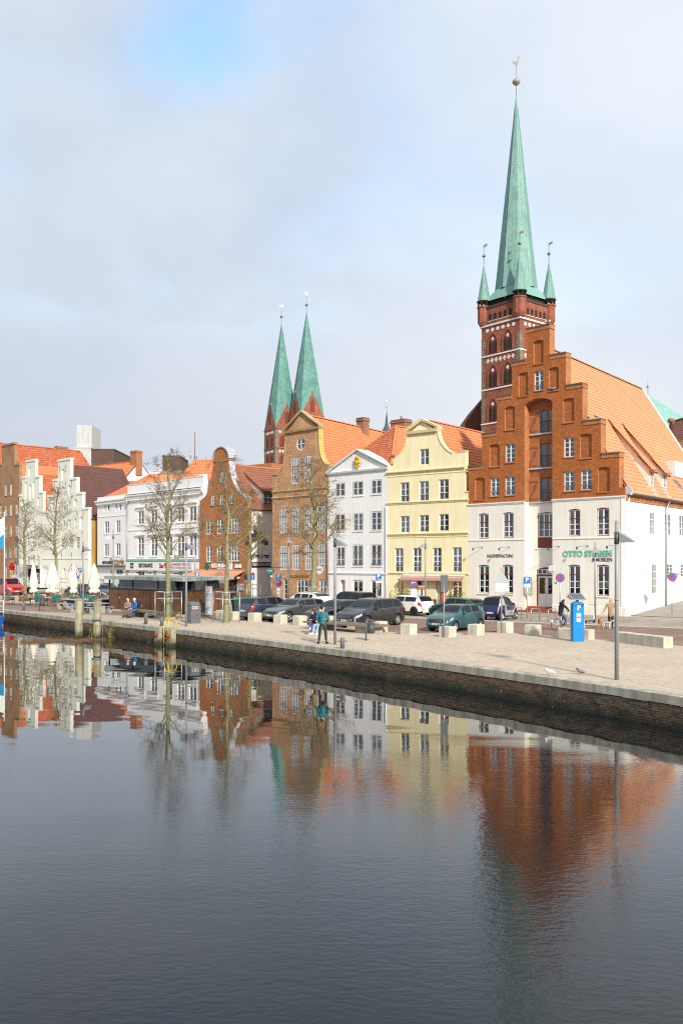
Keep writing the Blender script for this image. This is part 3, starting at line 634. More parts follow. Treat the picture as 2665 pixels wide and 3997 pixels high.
# ---------------------------------------------------------------- warehouse with stepped gable
OT = House('stepped_gable_warehouse',1828,70,2440,60.5,'orange brick warehouse with stepped gable above white ground floors on the right',skew=-.116)
w = OT.w;uL,uR = 5.27,7.67;ZC = 8.36
rows5 = lambda *a: OT.rect(5,*a)
SILL_B = mat('brick_sill',(.34,.11,.04),.85,.2)
ups = [(697,785,600,792),(422,513,1297,1482),(980,1080,1235,1430),(278,367,1620,1805),(420,513,1610,1795),(980,1082,1562,1757),(1143,1250,1547,1745)]
for i,a in enumerate(ups):
    r = rows5(*a);OT.window(r,2,4,rise=.1,rec=.12,fw=.05,ow=.03,om=REDW if False else None,sill=SILL_B,bars=.42 if i in (0,3,4,5,6) else None,curt='none' if i < 3 else 'sides');OT.arch_ring(r,.1,BR_O)
for a in [(692,785,312,535),(548,638,620,845),(838,932,570,790),(415,512,945,1165),(975,1080,865,1095),(270,366,1308,1518),(1135,1247,1207,1438),(132,222,1627,1838),(1308,1420,1525,1762)]:
    r = rows5(*a);OT.niche(r,.1);OT.arch_ring(r,.1,BR_O)
    sb = MB();k = 5
    for q in range(k):
        x0 = r[0] - .08 + (r[1] - r[0] + .16) * q / k;x1 = r[0] - .08 + (r[1] - r[0] + .16) * (q + .94) / k;sb.hexa([(x0,-.07,r[2] - .1),(x1,-.07,r[2] - .1),(x1,.1,r[2] - .1),(x0,.1,r[2] - .1),(x0,-.07,r[2] - .06),(x1,-.07,r[2] - .06),(x1,.1,r[2]),(x0,.1,r[2])])
    sb.build('sill',SILL_B,OT.root)
def ux(H_,c,x): return H_.uz(c,x,1000)[0]
sl = [0.0] + [ux(OT,5,x) for x in (198,340,485,622)];sr = [ux(OT,5,x) for x in (845,1000,1160,1335,1510)]
mid_u = (sl[4] + sr[0]) / 2
zst = [11.4,13.9,16.66,19.1,21.45]
notch = [(uL,ZC),(uL,15.72)] + [(u,z) for u,z in arch_poly(uL,uR,10,16.1,.36)[2:]][::-1][1:-1] + [(uR,15.72),(uR,ZC)]
outl = [(0,ZC)] + notch + [(w,ZC),(w,9.0),(sr[4],9.0),(sr[4],zst[0])]
for i in (3,2,1,0): outl += [(sr[i],zst[3 - i]),(sr[i],zst[4 - i])]
for i in (4,3,2,1): outl += [(sl[i],zst[i]),(sl[i],zst[i - 1])]
outl += [(0,zst[0])]
gw = OT.wall(outl,MO_O,thick=.7,name='gable_wall',m2=BR_OT)
OT.bricks(gw,outl,BR_O)
OT.arch_ring((uL,uR,9,16.1),.36,BR_O,h=.36,name='hoist_arch')
# caps of the steps: corbelled brick course and dark ridge tiles
CAPT = mat('dark_cap_tile',(.13,.075,.045),.7,.3,scale=4,isl=.3)
capme = MB();capme.tube([(0,-.09,0),(0,.72,0)],.085,8);CAPME = capme.mesh('cap_tile',CAPT)
spans = [(sl[i],sl[i + 1],zst[i]) for i in range(4)] + [(sl[4],sr[0],zst[4])] + [(sr[i],sr[i + 1],zst[3 - i]) for i in range(4)]
for a,b,z in spans:
    a2 = a + .0;b2 = b + .05;left = a < mid_u - 1.2
    if left: a2,b2 = a - .05,b - .003
    elif b < mid_u + 1.2: a2,b2 = a - .05,b + .05
    else: a2 = a + .003
    OT.box('step_cap',BR_OT,a2,b2,-.05,.66,z - .26,z + .02);n = max(3,round((b2 - a2) / .2));
    for k in range(n): inst('cap_tile',CAPME,OT.root,(a2 + (b2 - a2) * (k + .5) / n,0,z + .05))
# white storeys
OT.holes = [];OT.br = []
r6 = lambda *a: OT.rect(6,*a)
for a in [(120,193,188,368),(293,370,180,362)]: OT.window(r6(*a),2,3,rise=.09,rec=.13,fw=.045,om=REDW,ratio=(.68,1),bw=.03)
for a in [(120,197,552,755),(290,367,551,757)]: OT.window(r6(*a),2,3,rise=.09,rec=.13,fw=.045,om=REDW,ratio=(.70,1),bw=.03,sill=PL_C,curt='none')
lo1 = OT.wall([(0,0),(uL,0),(uL,ZC),(0,ZC)],PL_C,thick=.7)
OT.holes = []
for a in [(755,842,157,350),(957,1047,147,347)]: OT.window(r6(*a),2,3,rise=.09,rec=.13,fw=.045,om=REDW,ratio=(.68,1),bw=.03,curt='left')
for a in [(755,842,551,768),(957,1047,551,775)]: OT.window(r6(*a),2,3,rise=.09,rec=.13,fw=.045,om=REDW,ratio=(.70,1),bw=.03,sill=PL_C,curt='none')
lo2 = OT.wall([(uR,0),(w,0),(w,ZC),(uR,ZC)],PL_C,thick=.7)
PAPER = mat('notice_paper',(.78,.79,.78),.7,.04);PRINT = mat('notice_print',(.3,.36,.34),.7,.6,scale=9)
for a in [(133,155,660,698),(173,195,706,742),(345,362,660,698),(770,792,670,708),(815,838,670,708),(970,994,670,710),(1018,1043,670,710)]:
    r = r6(*a);o = MB().box(r[0],.16,r[2],r[1],.165,r[3]).build('window_notice',PAPER,OT.root);MB().box(r[0] + .05,.152,r[2] + .15,r[1] - .05,.158,r[3] - .06).build('picture',PRINT,o)
for (a,b) in ((-.0,uL),(uR,w + .04)):
    OT.band(a - .04,b,ZC - .12,[(0,0),(.05,.02),(.05,.07),(.10,.11),(.10,.17),(0,.2)],WHITEP);OT.band(a,b,5.44,[(0,0),(.05,.03),(.05,.09),(0,.11)],PL_C,'string_course');OT.band(a,b,0,[(.03,0),(.03,.62),(0,.65)],PL_C,'plinth')
# recess of the hoist bay
OT.holes = [];RD = .7
back = [(uL - .05,0),(uR + .05,0),(uR + .05,16.3),(uL - .05,16.3)]
rr = lambda c,*a: OT.rect(c,*a,v=RD)
for k,(yt,yb) in enumerate(((968,1195),(1290,1525),(1618,1850))):
    z0 = OT.uz(5,800,yb,RD)[1];z1 = OT.uz(5,800,yt,RD)[1]
    OT.window((6.12,7.42,z0,z1),2,3,rise=.14,rec=.14,fw=.09,fm=WOODR,v=RD,mull=.12,curt='none',bars=.9)
    sb = MB();sb.box(5.30,RD - .06,z0 - .02,6.1,RD - .015,z1 + .02)
    for q in range(5): sb.box(5.302 + q * .16,RD - .068,z0 - .01,5.302 + q * .16 + .15,RD - .06,z1 + .01)
    s_ = sb.build('shutter',SHUT,OT.root);bb = MB();bb.box(5.31,RD - .095,z0 + .12,6.09,RD - .07,z0 + .24);bb.box(5.31,RD - .095,z1 - .38,6.09,RD - .07,z1 - .26);bb.bar((5.4,RD - .082,z0 + .24),(6.0,RD - .082,z1 - .38),.02,.1,up=(0,1,0));bb.build('brace',WOODR,s_);MB().box(5.62,RD - .085,z1 - 1.0,5.9,RD - .069,z1 - .62).build('shutter_hatch',WOODR,s_)
    MB().box(uL,RD - .16,z0 - .14,uR,RD - .003,z0 - .04).build('threshold',LEAD,OT.root)
    OT.arch_ring((6.12,7.42,z0,z1),.14,BR_O,v=RD,h=.3)
z0 = OT.uz(6,600,435,RD)[1];z1 = OT.uz(6,600,180,RD)[1];zm = OT.uz(6,600,360,RD)[1]
OT.window((5.95,7.45,zm,z1),3,2,rise=.1,rec=.12,fw=.05,om=REDW,ratio=(.62,1),v=RD,curt='none');OT.holes.append((arch_poly(5.95,7.45,z0,zm - .01),.1,True));MB().box(5.95,RD + .03,z0,7.45,RD + .06,zm - .02).build('door_panel',REDW,OT.root);OT.band(5.85,7.55,z0 - .06,[(0,0),(.08,.01),(.08,.06),(0,.08)],PL_C,'sill',v=RD)
# entrance: double door with fanlight, three brick steps
zd0 = .42;zd1 = OT.uz(6,590,570,RD)[1];zt = OT.uz(6,590,625,RD)[1];du0,du1 = 5.84,7.54
OT.window((du0,du1,zt,zd1),4,1,rise=.22,rec=.15,fw=.05,om=REDW,v=RD,curt='none',name='fanlight')
OT.holes.append((arch_poly(du0,du1,zd0,zt - .004),.15,False));dm = (du0 + du1) / 2
fr = MB();fr.box(du0,RD + .05,zd0,du0 + .09,RD + .17,zt);fr.box(du1 - .09,RD + .05,zd0,du1,RD + .17,zt);fr.box(du0 + .09,RD + .05,zt - .07,du1 - .09,RD + .17,zt);fr.build('door_frame',REDW,OT.root)
for a,b in ((du0 + .1,dm - .012),(dm + .012,du1 - .1)):
    d = MB();zg = zd0 + .95;d.box(a,RD + .1,zd0,b,RD + .15,zg);d.box(a,RD + .1,zg,a + .11,RD + .15,zt - .08);d.box(b - .11,RD + .1,zg,b,RD + .15,zt - .08);d.box(a + .11,RD + .1,zt - .2,b - .11,RD + .15,zt - .08);d.box(a + .12,RD + .085,zd0 + .14,b - .12,RD + .1,zd0 + .42);d.box(a + .12,RD + .085,zd0 + .52,b - .12,RD + .1,zd0 + .84)
    D_ = d.build('door',WHITEP,OT.root);inst('pane',unit_pane(),D_,(a + .11,RD + .125,zg),(0,0,0),(b - a - .22,1,zt - .2 - zg));MB().box(b - .16 if a < dm - .1 else a + .1,RD + .06,zd0 + .98,b - .02 if a < dm - .1 else a + .16,RD + .1,zd0 + 1.02).build('door_handle',GREYM,D_)
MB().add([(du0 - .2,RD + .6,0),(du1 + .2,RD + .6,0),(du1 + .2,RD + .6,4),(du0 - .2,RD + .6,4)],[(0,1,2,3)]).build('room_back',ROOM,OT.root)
hb = wall_mesh(back,OT.holes,.14,.1,RD,0);bw_ = hb.build('recess_wall',PL_C,OT.root)
bk2 = [(uL,ZC - .1),(uR,ZC - .1),(uR,16.2),(uL,16.2)]
OT.br = [];OT.bricks(bw_,bk2,BR_O,n_ind=0,front=RD - .002,proud=.014)
STB = mat('step_brick',(.34,.085,.045),.7,.2,isl=.3);
for k in range(3):
    d0 = RD - .02 - (3 - k) * .3;z0,z1 = k * .14,(k + 1) * .14;u0,u1 = uL - .25 + .08 * k if k < 0 else uL + .02,uR - .02
    if d0 < -.02: u0,u1 = uL - .5,uR + .5
    q = MB();n = 8
    for i in range(n): q.box(u0 + (u1 - u0) * i / n + .005,d0,z0 + .003,u0 + (u1 - u0) * (i + 1) / n - .005,RD - .01,z1 - .003)
    q.build('step',STB,OT.root)
# lettering and spotlights
GREENL = mat('green_letter',(.18,.52,.42),.5,.05);DKL = mat('dark_letter',(.03,.03,.035),.5,.05)
def fit_text(o,width):
    xs = [v.co.x for v in o.data.vertices];o.scale.x = width / (max(xs) - min(xs))
r = r6(722,1067,455,495);fit_text(text('OTTO STÖBEN',.60,OT.root,((r[0] + r[1]) / 2,-.03,(r[2] + r[3]) / 2),FR,GREENL,ext=.02,off=.018,name='green_lettering'),r[1] - r[0])
r = r6(928,1067,508,528);fit_text(text('IMMOBILIEN',.36,OT.root,((r[0] + r[1]) / 2,-.012,(r[2] + r[3]) / 2),FR,DKL,ext=.006,off=.004),r[1] - r[0])
r = r6(183,367,480,502);fit_text(text('HAUSVERWALTUNG',.36,OT.root,((r[0] + r[1]) / 2,-.012,(r[2] + r[3]) / 2),FR,DKL,ext=.006,off=.004),r[1] - r[0])
u,z = OT.uz(6,668,681);text('15',.22,OT.root,(u,-.02,z),FR,DKL,ext=.008)
def spot_lamp(H_,u,z,dx):
    b = MB();b.tube([(u,0,z),(u,-.25,z + .03),(u - dx,-.62,z - .06)],.014,6);b.ellipsoid((u,-.02,z),(.05,.03,.05),8,5)
    o = b.build('spot_lamp',BLACK,H_.root);MB().lathe([(.03,0),(.055,.05),(.06,.2),(.045,.21)],10,(u - dx,-.62,z - .25)).build('lamp_head',BLACK,o)
for x,y,dx in ((148,430,.45),(338,428,.5),(690,424,.5),(893,420,.5),(1107,415,.5)): spot_lamp(OT,*OT.uz(6,x,y),dx)
r = r6(648,690,553,606);q = MB();q.prism(arch_poly(r[0],r[1],r[2],r[3],.38),-.62,-.56);o = q.build('hanging_sign',WHITEP,OT.root);MB().bar((r[0],-.59,r[3]),(r[0],0,r[3] + .02),.03).build('sign_bracket',BLACK,o);text('otto stöben',.12,o,((r[0] + r[1]) / 2,-.63,(r[2] + r[3]) / 2 - .2),FR,mat('sign_green',(.2,.45,.36),.5),ext=.004)
r = OT.rect(6,447,500,642,768,v=-.02);q = MB();q.box(r[0],-.06,r[2],r[1],-.0,r[3]);o = q.build('notice_case',mat('brass_frame',(.5,.34,.1),.45,.1,metal=.4),OT.root);MB().box(r[0] + .05,-.07,r[2] + .05,r[1] - .05,-.061,r[3] - .05).build('notice_sheet',PRINT if False else mat('notice_sheet',(.55,.6,.6),.6,.35,scale=7),o)
# side wall to the lane
SW = OT.side(w,.0);SL = 22.4
cs = lambda *a: SW.rect(*a)
for a in [(6,1335,1367,178,340),(6,1440,1483,190,345),(6,1542,1578,200,348)]: SW.window(cs(*a),2,3,rec=.05,fw=.05,curt='half')
for a in [(6,1350,1380,545,758),(6,1450,1495,545,650),(6,1552,1590,548,640)]: SW.window(cs(*a),2,4,rec=.05,fw=.05,curt='none')
SW.wall([(0,-.05),(SL,-.05),(SL,ZC - .1),(0,ZC - .1)],PL_W,thick=.3,name='side_wall',front=.003)
fz = MB();fz.box(.05,-.05,ZC - .3,SL,.2,ZC + .25)
for k in range(int(SL / .28)): fz.box(.1 + k * .28,-.10,ZC - .12,.1 + k * .28 + .13,-.05,ZC + .06)
SW.fin(fz.build('eaves_frieze',BR_OT,OT.root))
# roof
TEDGE = mat('tile_edge',(.5,.2,.1),.8,.15);RZ,EZ = 20.2,8.62;eu = w + .22;ru = mid_u
def rz(u): return EZ + (eu - u) * (RZ - EZ) / (eu - ru)
L_ = OT.loc
roofR = tiled(OT.root,[L_(eu,.5,EZ),L_(eu,SL,EZ),L_(ru,SL,RZ),L_(ru,.5,RZ)],TILE_S,TEDGE,n_ind=300,w=.26,L=.36)
tiled(OT.root,[L_(-.1,SL,EZ + .3),L_(-.1,.5,EZ + .3),L_(ru,.5,RZ),L_(ru,SL,RZ)],TILE_S,UNDER,w=.26,L=.36)
ridge(roofR,L_(ru,.6,RZ + .05),L_(ru,SL,RZ + .05),mat('mossy_ridge',(.42,.25,.13),.8,.3,scale=5,isl=.25),.13)
vg = MB();a,b = L_(eu + .05,SL,EZ),L_(ru,SL,RZ + .1);vg.bar(a + Vector((0,0,.02)),b + Vector((0,0,.02)),.3,.1);vg.build('verge_board',WHITEP,OT.root)
b = MB();b.prism([(ru * 2 - eu,EZ),(eu,EZ),(ru,RZ)],SL - .1,SL - .05);o = b.build('rear_gable',BR_OT,OT.root);
for v_ in o.data.vertices: p = L_(v_.co.x,v_.co.y,v_.co.z);v_.co = p
gt = MB();gt.tube([L_(eu + .08,.3,EZ - .06),L_(eu + .08,SL,EZ - .06)],.085,8);gt.build('gutter',DARKM,OT.root);MB().tube([L_(eu + .08,.25,EZ - .06),L_(eu + .08,.36,EZ - .06)],.1,10).build('gutter_end',WHITEP,OT.root)
fl = MB();fl.bar(L_(w + .02,.1,9.05),L_(w + .28,.1,8.6),.5,.05,up=(0,1,0));fl.build('corner_flashing',LEAD,OT.root)
pt = SW.uz(6,1440,500)[0];pp = [L_(eu + .08,pt + .3,EZ - .1),L_(w + .12,pt,EZ - .75),L_(w + .1,pt,.3)];spout(OT.root,pp,.06)
# dormers: long catslide dormers with white cheeks
def roof_hit(c,x,y):
    x,y = px(c,x,y);d = Vector(((x - CX) / FPX,1,(HOR - y) / FPX));o = Vector((0,0,CH))
    p0 = OT.root.matrix_basis @ L_(eu,0,EZ);p1 = OT.root.matrix_basis @ L_(eu,5,EZ);p2 = OT.root.matrix_basis @ L_(ru,0,RZ);n_ = (p1 - p0).cross(p2 - p0);t = (p0 - o).dot(n_) / d.dot(n_);return OT.root.matrix_basis.inverted() @ (o + d * t)
OT.root.matrix_basis = Matrix.Translation(OT.A) @ Matrix.Rotation(math.atan2(OT.U.y,OT.U.x),4,'Z')
def dormer(xs,ys,x2,y2,hh,wd=.9,win=True):
    p = roof_hit(9,xs,ys);q = roof_hit(9,x2,y2);v0 = p.y / OT.V[1];uf = p.x - OT.V[0] * v0;ut = q.x - OT.V[0] * (q.y / OT.V[1]);z0 = p.z;zt = z0 + hh;b = MB();zr = rz(ut)
    for vv in (v0,v0 + wd):
        b.add([L_(uf,vv,z0 - .02),L_(uf,vv,zt),L_(ut,vv,zr)],[(0,1,2)])
    b.add([L_(uf,v0,z0 - .02),L_(uf,v0 + wd,z0 - .02),L_(uf,v0 + wd,zt),L_(uf,v0,zt)],[(0,1,2,3)])
    D_ = b.build('dormer',PL_W,OT.root)
    tiled(D_,[L_(uf + .35,v0 - .12,zt - .02 + (zt - zr) / (uf - ut) * .35),L_(uf + .35,v0 + wd + .12,zt - .02 + (zt - zr) / (uf - ut) * .35),L_(ut,v0 + wd + .12,zr + .08),L_(ut,v0 - .12,zr + .08)],TILE_S,WOODR,w=.26,L=.36,name='dormer_roof')
    f = MB();n_ = 2;a0,a1 = v0 + .06,v0 + wd - .06;c0,c1 = z0 + .12,zt - .1;X = uf + .03
    def bx(va,vb,za,zb,x0=X - .02,x1=X + .02): f.hexa([L_(x0,va,za),L_(x1,va,za),L_(x1,vb,za),L_(x0,vb,za),L_(x0,va,zb),L_(x1,va,zb),L_(x1,vb,zb),L_(x0,vb,zb)])
    bx(a0,a0 + .07,c0,c1);bx(a1 - .07,a1,c0,c1);bx(a0,a1,c0,c0 + .07);bx(a0,a1,c1 - .07,c1);mv = (a0 + a1) / 2;bx(mv - .04,mv + .04,c0,c1)
    for k in (1,2): bx(a0,a1,c0 + (c1 - c0) * k / 3 - .015,c0 + (c1 - c0) * k / 3 + .015)
    f.build('dormer_window',WHITEP,D_);g_ = MB();g_.add([L_(X - .01,a0,c0),L_(X - .01,a1,c0),L_(X - .01,a1,c1),L_(X - .01,a0,c1)],[(0,1,2,3)]);g_.build('dormer_pane',mat('dormer_glass',(.16,.18,.2),.08,.3,scale=4,spec=.6),D_)
    gb = MB();gb.tube([L_(uf + .38,v0 - .15,zt - .22),L_(uf + .38,v0 + wd + .15,zt - .22)],.05,8);gb.build('dormer_gutter',GREYM,D_)
    fl = MB();fl.add([L_(uf + .02,v0 - .15,z0 + .05),L_(uf + .5,v0 - .15,rz(uf + .5) + .06),L_(uf + .5,v0 + wd + .15,rz(uf + .5) + .06),L_(uf + .02,v0 + wd + .15,z0 + .05)],[(0,1,2,3)]);fl.build('flashing',LEAD,D_)
dormer(1125,1760,515,850,1.55);dormer(1300,1790,700,905,1.5)
# dormer with lead front further back, and a roof light
p = roof_hit(9,1430,1600);b = MB();v0 = p.y / OT.V[1];uf = p.x - OT.V[0] * v0;b.hexa([L_(uf - 2.2,v0,p.z - .1),L_(uf + .2,v0,p.z - .1),L_(uf + .2,v0 + 3,p.z - .1),L_(uf - 2.2,v0 + 3,p.z - .1),L_(uf - 2.2,v0,p.z + 1.2),L_(uf + .2,v0,p.z + 1.2),L_(uf + .2,v0 + 3,p.z + 1.2),L_(uf - 2.2,v0 + 3,p.z + 1.2)]);b.build('lead_dormer',mat('white_lead',(.7,.71,.72),.6,.08),OT.root)
def skylight(H_,a,b_,c_,d_):
    q = MB();P_ = [a,b_,c_,d_];n_ = (b_ - a).cross(d_ - a).normalized()
    if n_.z < 0: n_ = -n_
    for i in range(4): q.bar(P_[i] + n_ * .05,P_[(i + 1) % 4] + n_ * .05,.09,.1,up=n_)
    o = q.build('skylight',mat('skylight_frame',(.4,.42,.44),.4,.1,metal=.4),H_.root);g_ = MB();g_.add([p_ + n_ * .06 for p_ in P_],[(0,1,2,3)]);g_.build('skylight_pane',mat('sky_glass',(.12,.14,.16),.06,.2,spec=.7),o)
p = [roof_hit(9,x,y) for x,y in ((1530,1790),(1575,1800),(1460,1665),(1415,1660))];skylight(OT,*p)
# ---------------------------------------------------------------- yellow house with curved gable
def curve(P,n=6):                                     # Catmull-Rom through outline points
    out = []
    for i in range(len(P) - 1):
        a,b,c,d = [Vector(P[max(0,min(len(P) - 1,k))]) for k in (i - 1,i,i + 1,i + 2)]
        for j in range(n): t = j / n;q = .5 * ((2 * b) + (c - a) * t + (2 * a - 5 * b + 4 * c - d) * t * t + (3 * b - a - 3 * c + d) * t ** 3);out.append((q.x,q.y))
    return out + [tuple(P[-1])]
def coping(H_,pts,m,t=.08,over=.06,depth=.42,name='gable_coping'):
    b = MB()
    for (u0,z0),(u1,z1) in zip(pts,pts[1:]):
        d = Vector((u1 - u0,z1 - z0));
        if d.length < 1e-4: continue
        n_ = Vector((-d.y,d.x)).normalized() * t
        if n_.y < 0 : n_ = -n_
        b.hexa([(u0,-over,z0),(u1,-over,z1),(u1,depth,z1),(u0,depth,z0),(u0 + n_.x,-over,z0 + n_.y),(u1 + n_.x,-over,z1 + n_.y),(u1 + n_.x,depth,z1 + n_.y),(u0 + n_.x,depth,z0 + n_.y)])
    return b.build(name,m,H_.root)
def pediment(H_,ul,ur,zb,za,m,out=.22,th=.22,depth=.5):
    um = (ul + ur) / 2;b = MB();b.hexa([(ul - .1,-out,zb),(ur + .1,-out,zb),(ur + .1,depth,zb),(ul - .1,depth,zb),(ul - .18,-out - .06,zb + th),(ur + .18,-out - .06,zb + th),(ur + .18,depth,zb + th),(ul - .18,depth,zb + th)])
    for s_,e in ((ul - .2,1),(ur + .2,-1)):
        b.hexa([(s_,-out,zb + th),(um,-out,za - th),(um,depth,za - th),(s_,depth,zb + th),(s_,-out - .06,zb + 2 * th - .04),(um,-out - .06,za),(um,depth,za),(s_,depth,zb + 2 * th - .04)])
    return b.build('pediment',m,H_.root)
Y = House('yellow_gabled_house',1512,75,1828,70,'pale yellow house with curved pedimented gable between white house and warehouse');w = Y.w
y4 = lambda *a: Y.rect(4,*a)
BARS = .5
for a in [(1015,1108,490,650)]: Y.window(y4(*a),2,2,rec=.14,fw=.05)
for a in [(822,912,825,1020),(1012,1107,812,1008),(1207,1305,793,995)]: Y.window(y4(*a),2,3,rec=.14,fw=.05,bars=BARS)
for i,a in enumerate([(822,913,1160,1330),(1012,1107,1150,1320),(1208,1305,1140,1312)]): Y.window(y4(*a),2,3,rec=.14,fw=.05,bars=.2 if i else None,curt='full' if i == 0 else None)
for a in [(767,852,1482,1720),(947,1033,1480,1720),(1145,1233,1478,1720),(1343,1435,1473,1722)]: Y.window(y4(*a),2,3,rec=.14,fw=.05,ratio=(.66,1),bars=.6)
# ground floor openings
for a in [(980,1036,1805,1955),(1340,1440,1810,1985)]: Y.window(y4(*a),2 if a[1] - a[0] > 80 else 1,1,rec=.14,fw=.06,ratio=(.7,1),curt='none')
for a in [(795,852,1790,2020),(1175,1235,1805,2020)]:
    r = y4(*a);r = (r[0],r[1],.05,r[3]);d = Y.window(r,1,3,rec=.4,fw=.12,curt='full',name='door')
oy = lambda x,y: Y.uz(4,x,y)
zr = 11.95
left = [(0,zr + .05),oy(752,600)];
lc = curve([oy(752,598),oy(800,565),oy(850,510),oy(885,430),oy(903,345)])
rc = curve([oy(1190,305),oy(1205,380),oy(1240,450),oy(1290,505),oy(1345,538)])
uA,zA = oy(1030,190)
zent = (lc[-1][1] + rc[0][1]) / 2
lc[-1] = (lc[-1][0],zent);rc[0] = (rc[0][0],zent)
yout = [(0,0),(w,0),(w,9.4),(w - .3,9.4),(w - .3,12.7),(w - .75,12.7),(w - .75,rc[-1][1])] + rc[::-1] + [((lc[-1][0] + rc[0][0]) / 2,zA - .25)] + lc[::-1] + [(lc[0][0],12.05),(0,12.05)]
Y.wall(yout,PL_Y,thick=.5)
coping(Y,lc,PL_YT,depth=.5);coping(Y,rc,PL_YT,depth=.5)
pediment(Y,lc[-1][0],rc[0][0],zent - .05,zA,PL_YT)
for z,s_ in ((11.40,1.3),(8.78,.9),(6.1,1.0),(2.8,.7)): Y.band(-.06,w + (.05 if z < 9 else -.3),z - .12,[(0,0),(.07 * s_,.03),(.07 * s_,.09),(.15 * s_,.14),(.15 * s_,.2),(0,.24)],PL_YT)
for z in (11.05,5.82): Y.band(0,w - .02,z,[(0,0),(.04,.02),(.04,.07),(0,.09)],PL_YT,'string_course')
for b_ in (((w - .3,w + .06),9.4),((w - .75,w - .25),12.7)): Y.band(b_[0][0],b_[0][1],b_[1],[(-.45,0),(.06,0),(.06,.08),(-.45,.1)],PL_YT,'shoulder_cap')
RYZ = 15.6
roY = tiled(Y.root,[(w + .1,.4,9.2),(w + .1,17,9.2),(w / 2,17,RYZ),(w / 2,.4,RYZ)],TILE_O,UNDER,n_ind=300)
tiled(Y.root,[(-.1,17,9.2),(-.1,.4,9.2),(w / 2,.4,RYZ),(w / 2,17,RYZ)],TILE_O,UNDER)
ridge(roY,(w / 2,.5,RYZ),(w / 2,17,RYZ),TILE_O,.12)
Y.box('side_wall',PL_Y,w - .3,w - .05,.5,17,0,9.2);Y.box('side_wall',PL_Y,.05,.3,.5,17,0,9.2)
# awning, trellis planters, menu board
r = y4(860,1465,1762,1800);aw = MB();aw.hexa([(r[0],-.6,r[3] - .16),(r[1],-.6,r[3] - .16),(r[1],-.1,r[3] - .02),(r[0],-.1,r[3] - .02),(r[0],-.6,r[3] - .13),(r[1],-.6,r[3] - .13),(r[1],-.1,r[3] + .01),(r[0],-.1,r[3] + .01)]);
AWN = mat('pink_awning',(.52,.31,.27),.9,.12);aw = aw.build('awning',AWN,Y.root);q = MB();n_ = 30
for k in range(n_): x0 = r[0] + (r[1] - r[0]) * k / n_;x1 = r[0] + (r[1] - r[0]) * (k + 1) / n_;q.add([(x0,-.6,r[3] - .16),(x1,-.6,r[3] - .16),(x1,-.6,r[3] - .34),((x0 + x1) / 2,-.6,r[3] - .38),(x0,-.6,r[3] - .34)],[(0,1,2,3,4)])
q.build('awning_valance',AWN,aw);MB().box(r[0] - .02,-.16,r[3] + .02,r[1] + .02,-.01,r[3] + .14).build('awning_box',WHITEP,aw)
# ---------------------------------------------------------------- white house with pediment
WH = House('white_pediment_house',1283,80,1512,75,'white painted brick house with triangular pediment and golden emblem');w = WH.w
w4 = lambda *a: WH.rect(4,*a)
PBR = mat('painted_brick',(.84,.84,.83),.8,.04,scale=.6,isl=.05,bump=.2,bscale=30,streak=.07);PMO = mat('painted_joint',(.82,.82,.81),.85,.04)
OMW = mat('brown_frame',(.24,.13,.12),.6,.1)
for a in [(178,273,828,968),(350,453,812,958),(533,640,797,942)]: WH.window(w4(*a),2,2,rec=.03,fw=.05,om=OMW,ow=.035,sill=PBR)
for a in [(178,272,1140,1310),(358,453,1127,1310),(533,640,1115,1308)]: WH.window(w4(*a),2,3,rec=.03,fw=.05,om=OMW,ow=.035,sill=PBR)
for a in [(190,272,1465,1660),(350,453,1447,1660),(533,640,1442,1660)]: WH.window(w4(*a),2,2,rec=.03,fw=.05,om=OMW,ow=.035,ratio=(.62,1),sill=PBR,bars=.2)
for a in [(350,450,1803,1960),(530,635,1803,2000)]: r = w4(*a);WH.window((r[0],r[1],.7,r[3]),2,1,rec=.08,fw=.07,ratio=(.6,1),curt='none',om=OMW,ow=.03)
r = w4(190,272,1800,1990);WH.window((r[0] + .4,r[1],.05,r[3]),1,2,rec=.35,fw=.12,fm=mat('cream_door',(.62,.55,.38),.5),om=OMW,curt='none',name='door')
wz = 11.93;apex = WH.uz(4,385,515)[1];wo_ = [(0,0),(w,0),(w,wz),(w / 2,apex),(0,wz)]
ww = WH.wall(wo_,PMO,thick=.4);WH.bricks(ww,wo_,PBR,n_ind=0,proud=.0025)
pediment(WH,0,w,wz - .15,apex + .2,WHITEP,out=.18,th=.16,depth=1.5)
WH.band(-.05,w + .03,2.62,[(0,0),(.06,.03),(.06,.08),(.11,.12),(.11,.17),(0,.2)],WHITEP)
em = MB();u_,z_ = WH.uz(4,402,628);em.ellipsoid((u_,-.1,z_),(.34,.12,.5),12,9)
for k in range(9): a = k * .7;em.ellipsoid((u_ + .27 * math.cos(a),-.16,z_ + .4 * math.sin(a)),(.12,.09,.14),8,5)
em.ellipsoid((u_,-.18,z_ + .42),(.2,.1,.14),8,5);em.ellipsoid((u_,-.2,z_),(.17,.1,.24),8,6)
em.build('golden_emblem',mat('gilding',(.72,.44,.06),.35,.25,scale=8,metal=.6),WH.root)
ZA,VA,EZW = 16.4,5.3,11.9
roW = tiled(WH.root,[(-.1,.35,EZW + .05),(w + .1,.35,EZW + .05),(w / 2 + .05,VA,ZA),(w / 2 - .05,VA,ZA)],TILE_R,UNDER,n_ind=0,name='roof')
roW2 = tiled(WH.root,[(w + .1,.35,EZW),(w + .1,14,EZW),(w / 2,14,ZA),(w / 2,VA,ZA)],TILE_O,UNDER,n_ind=300)
tiled(WH.root,[(-.1,14,EZW),(-.1,.35,EZW),(w / 2,VA,ZA),(w / 2,14,ZA)],TILE_O,UNDER)
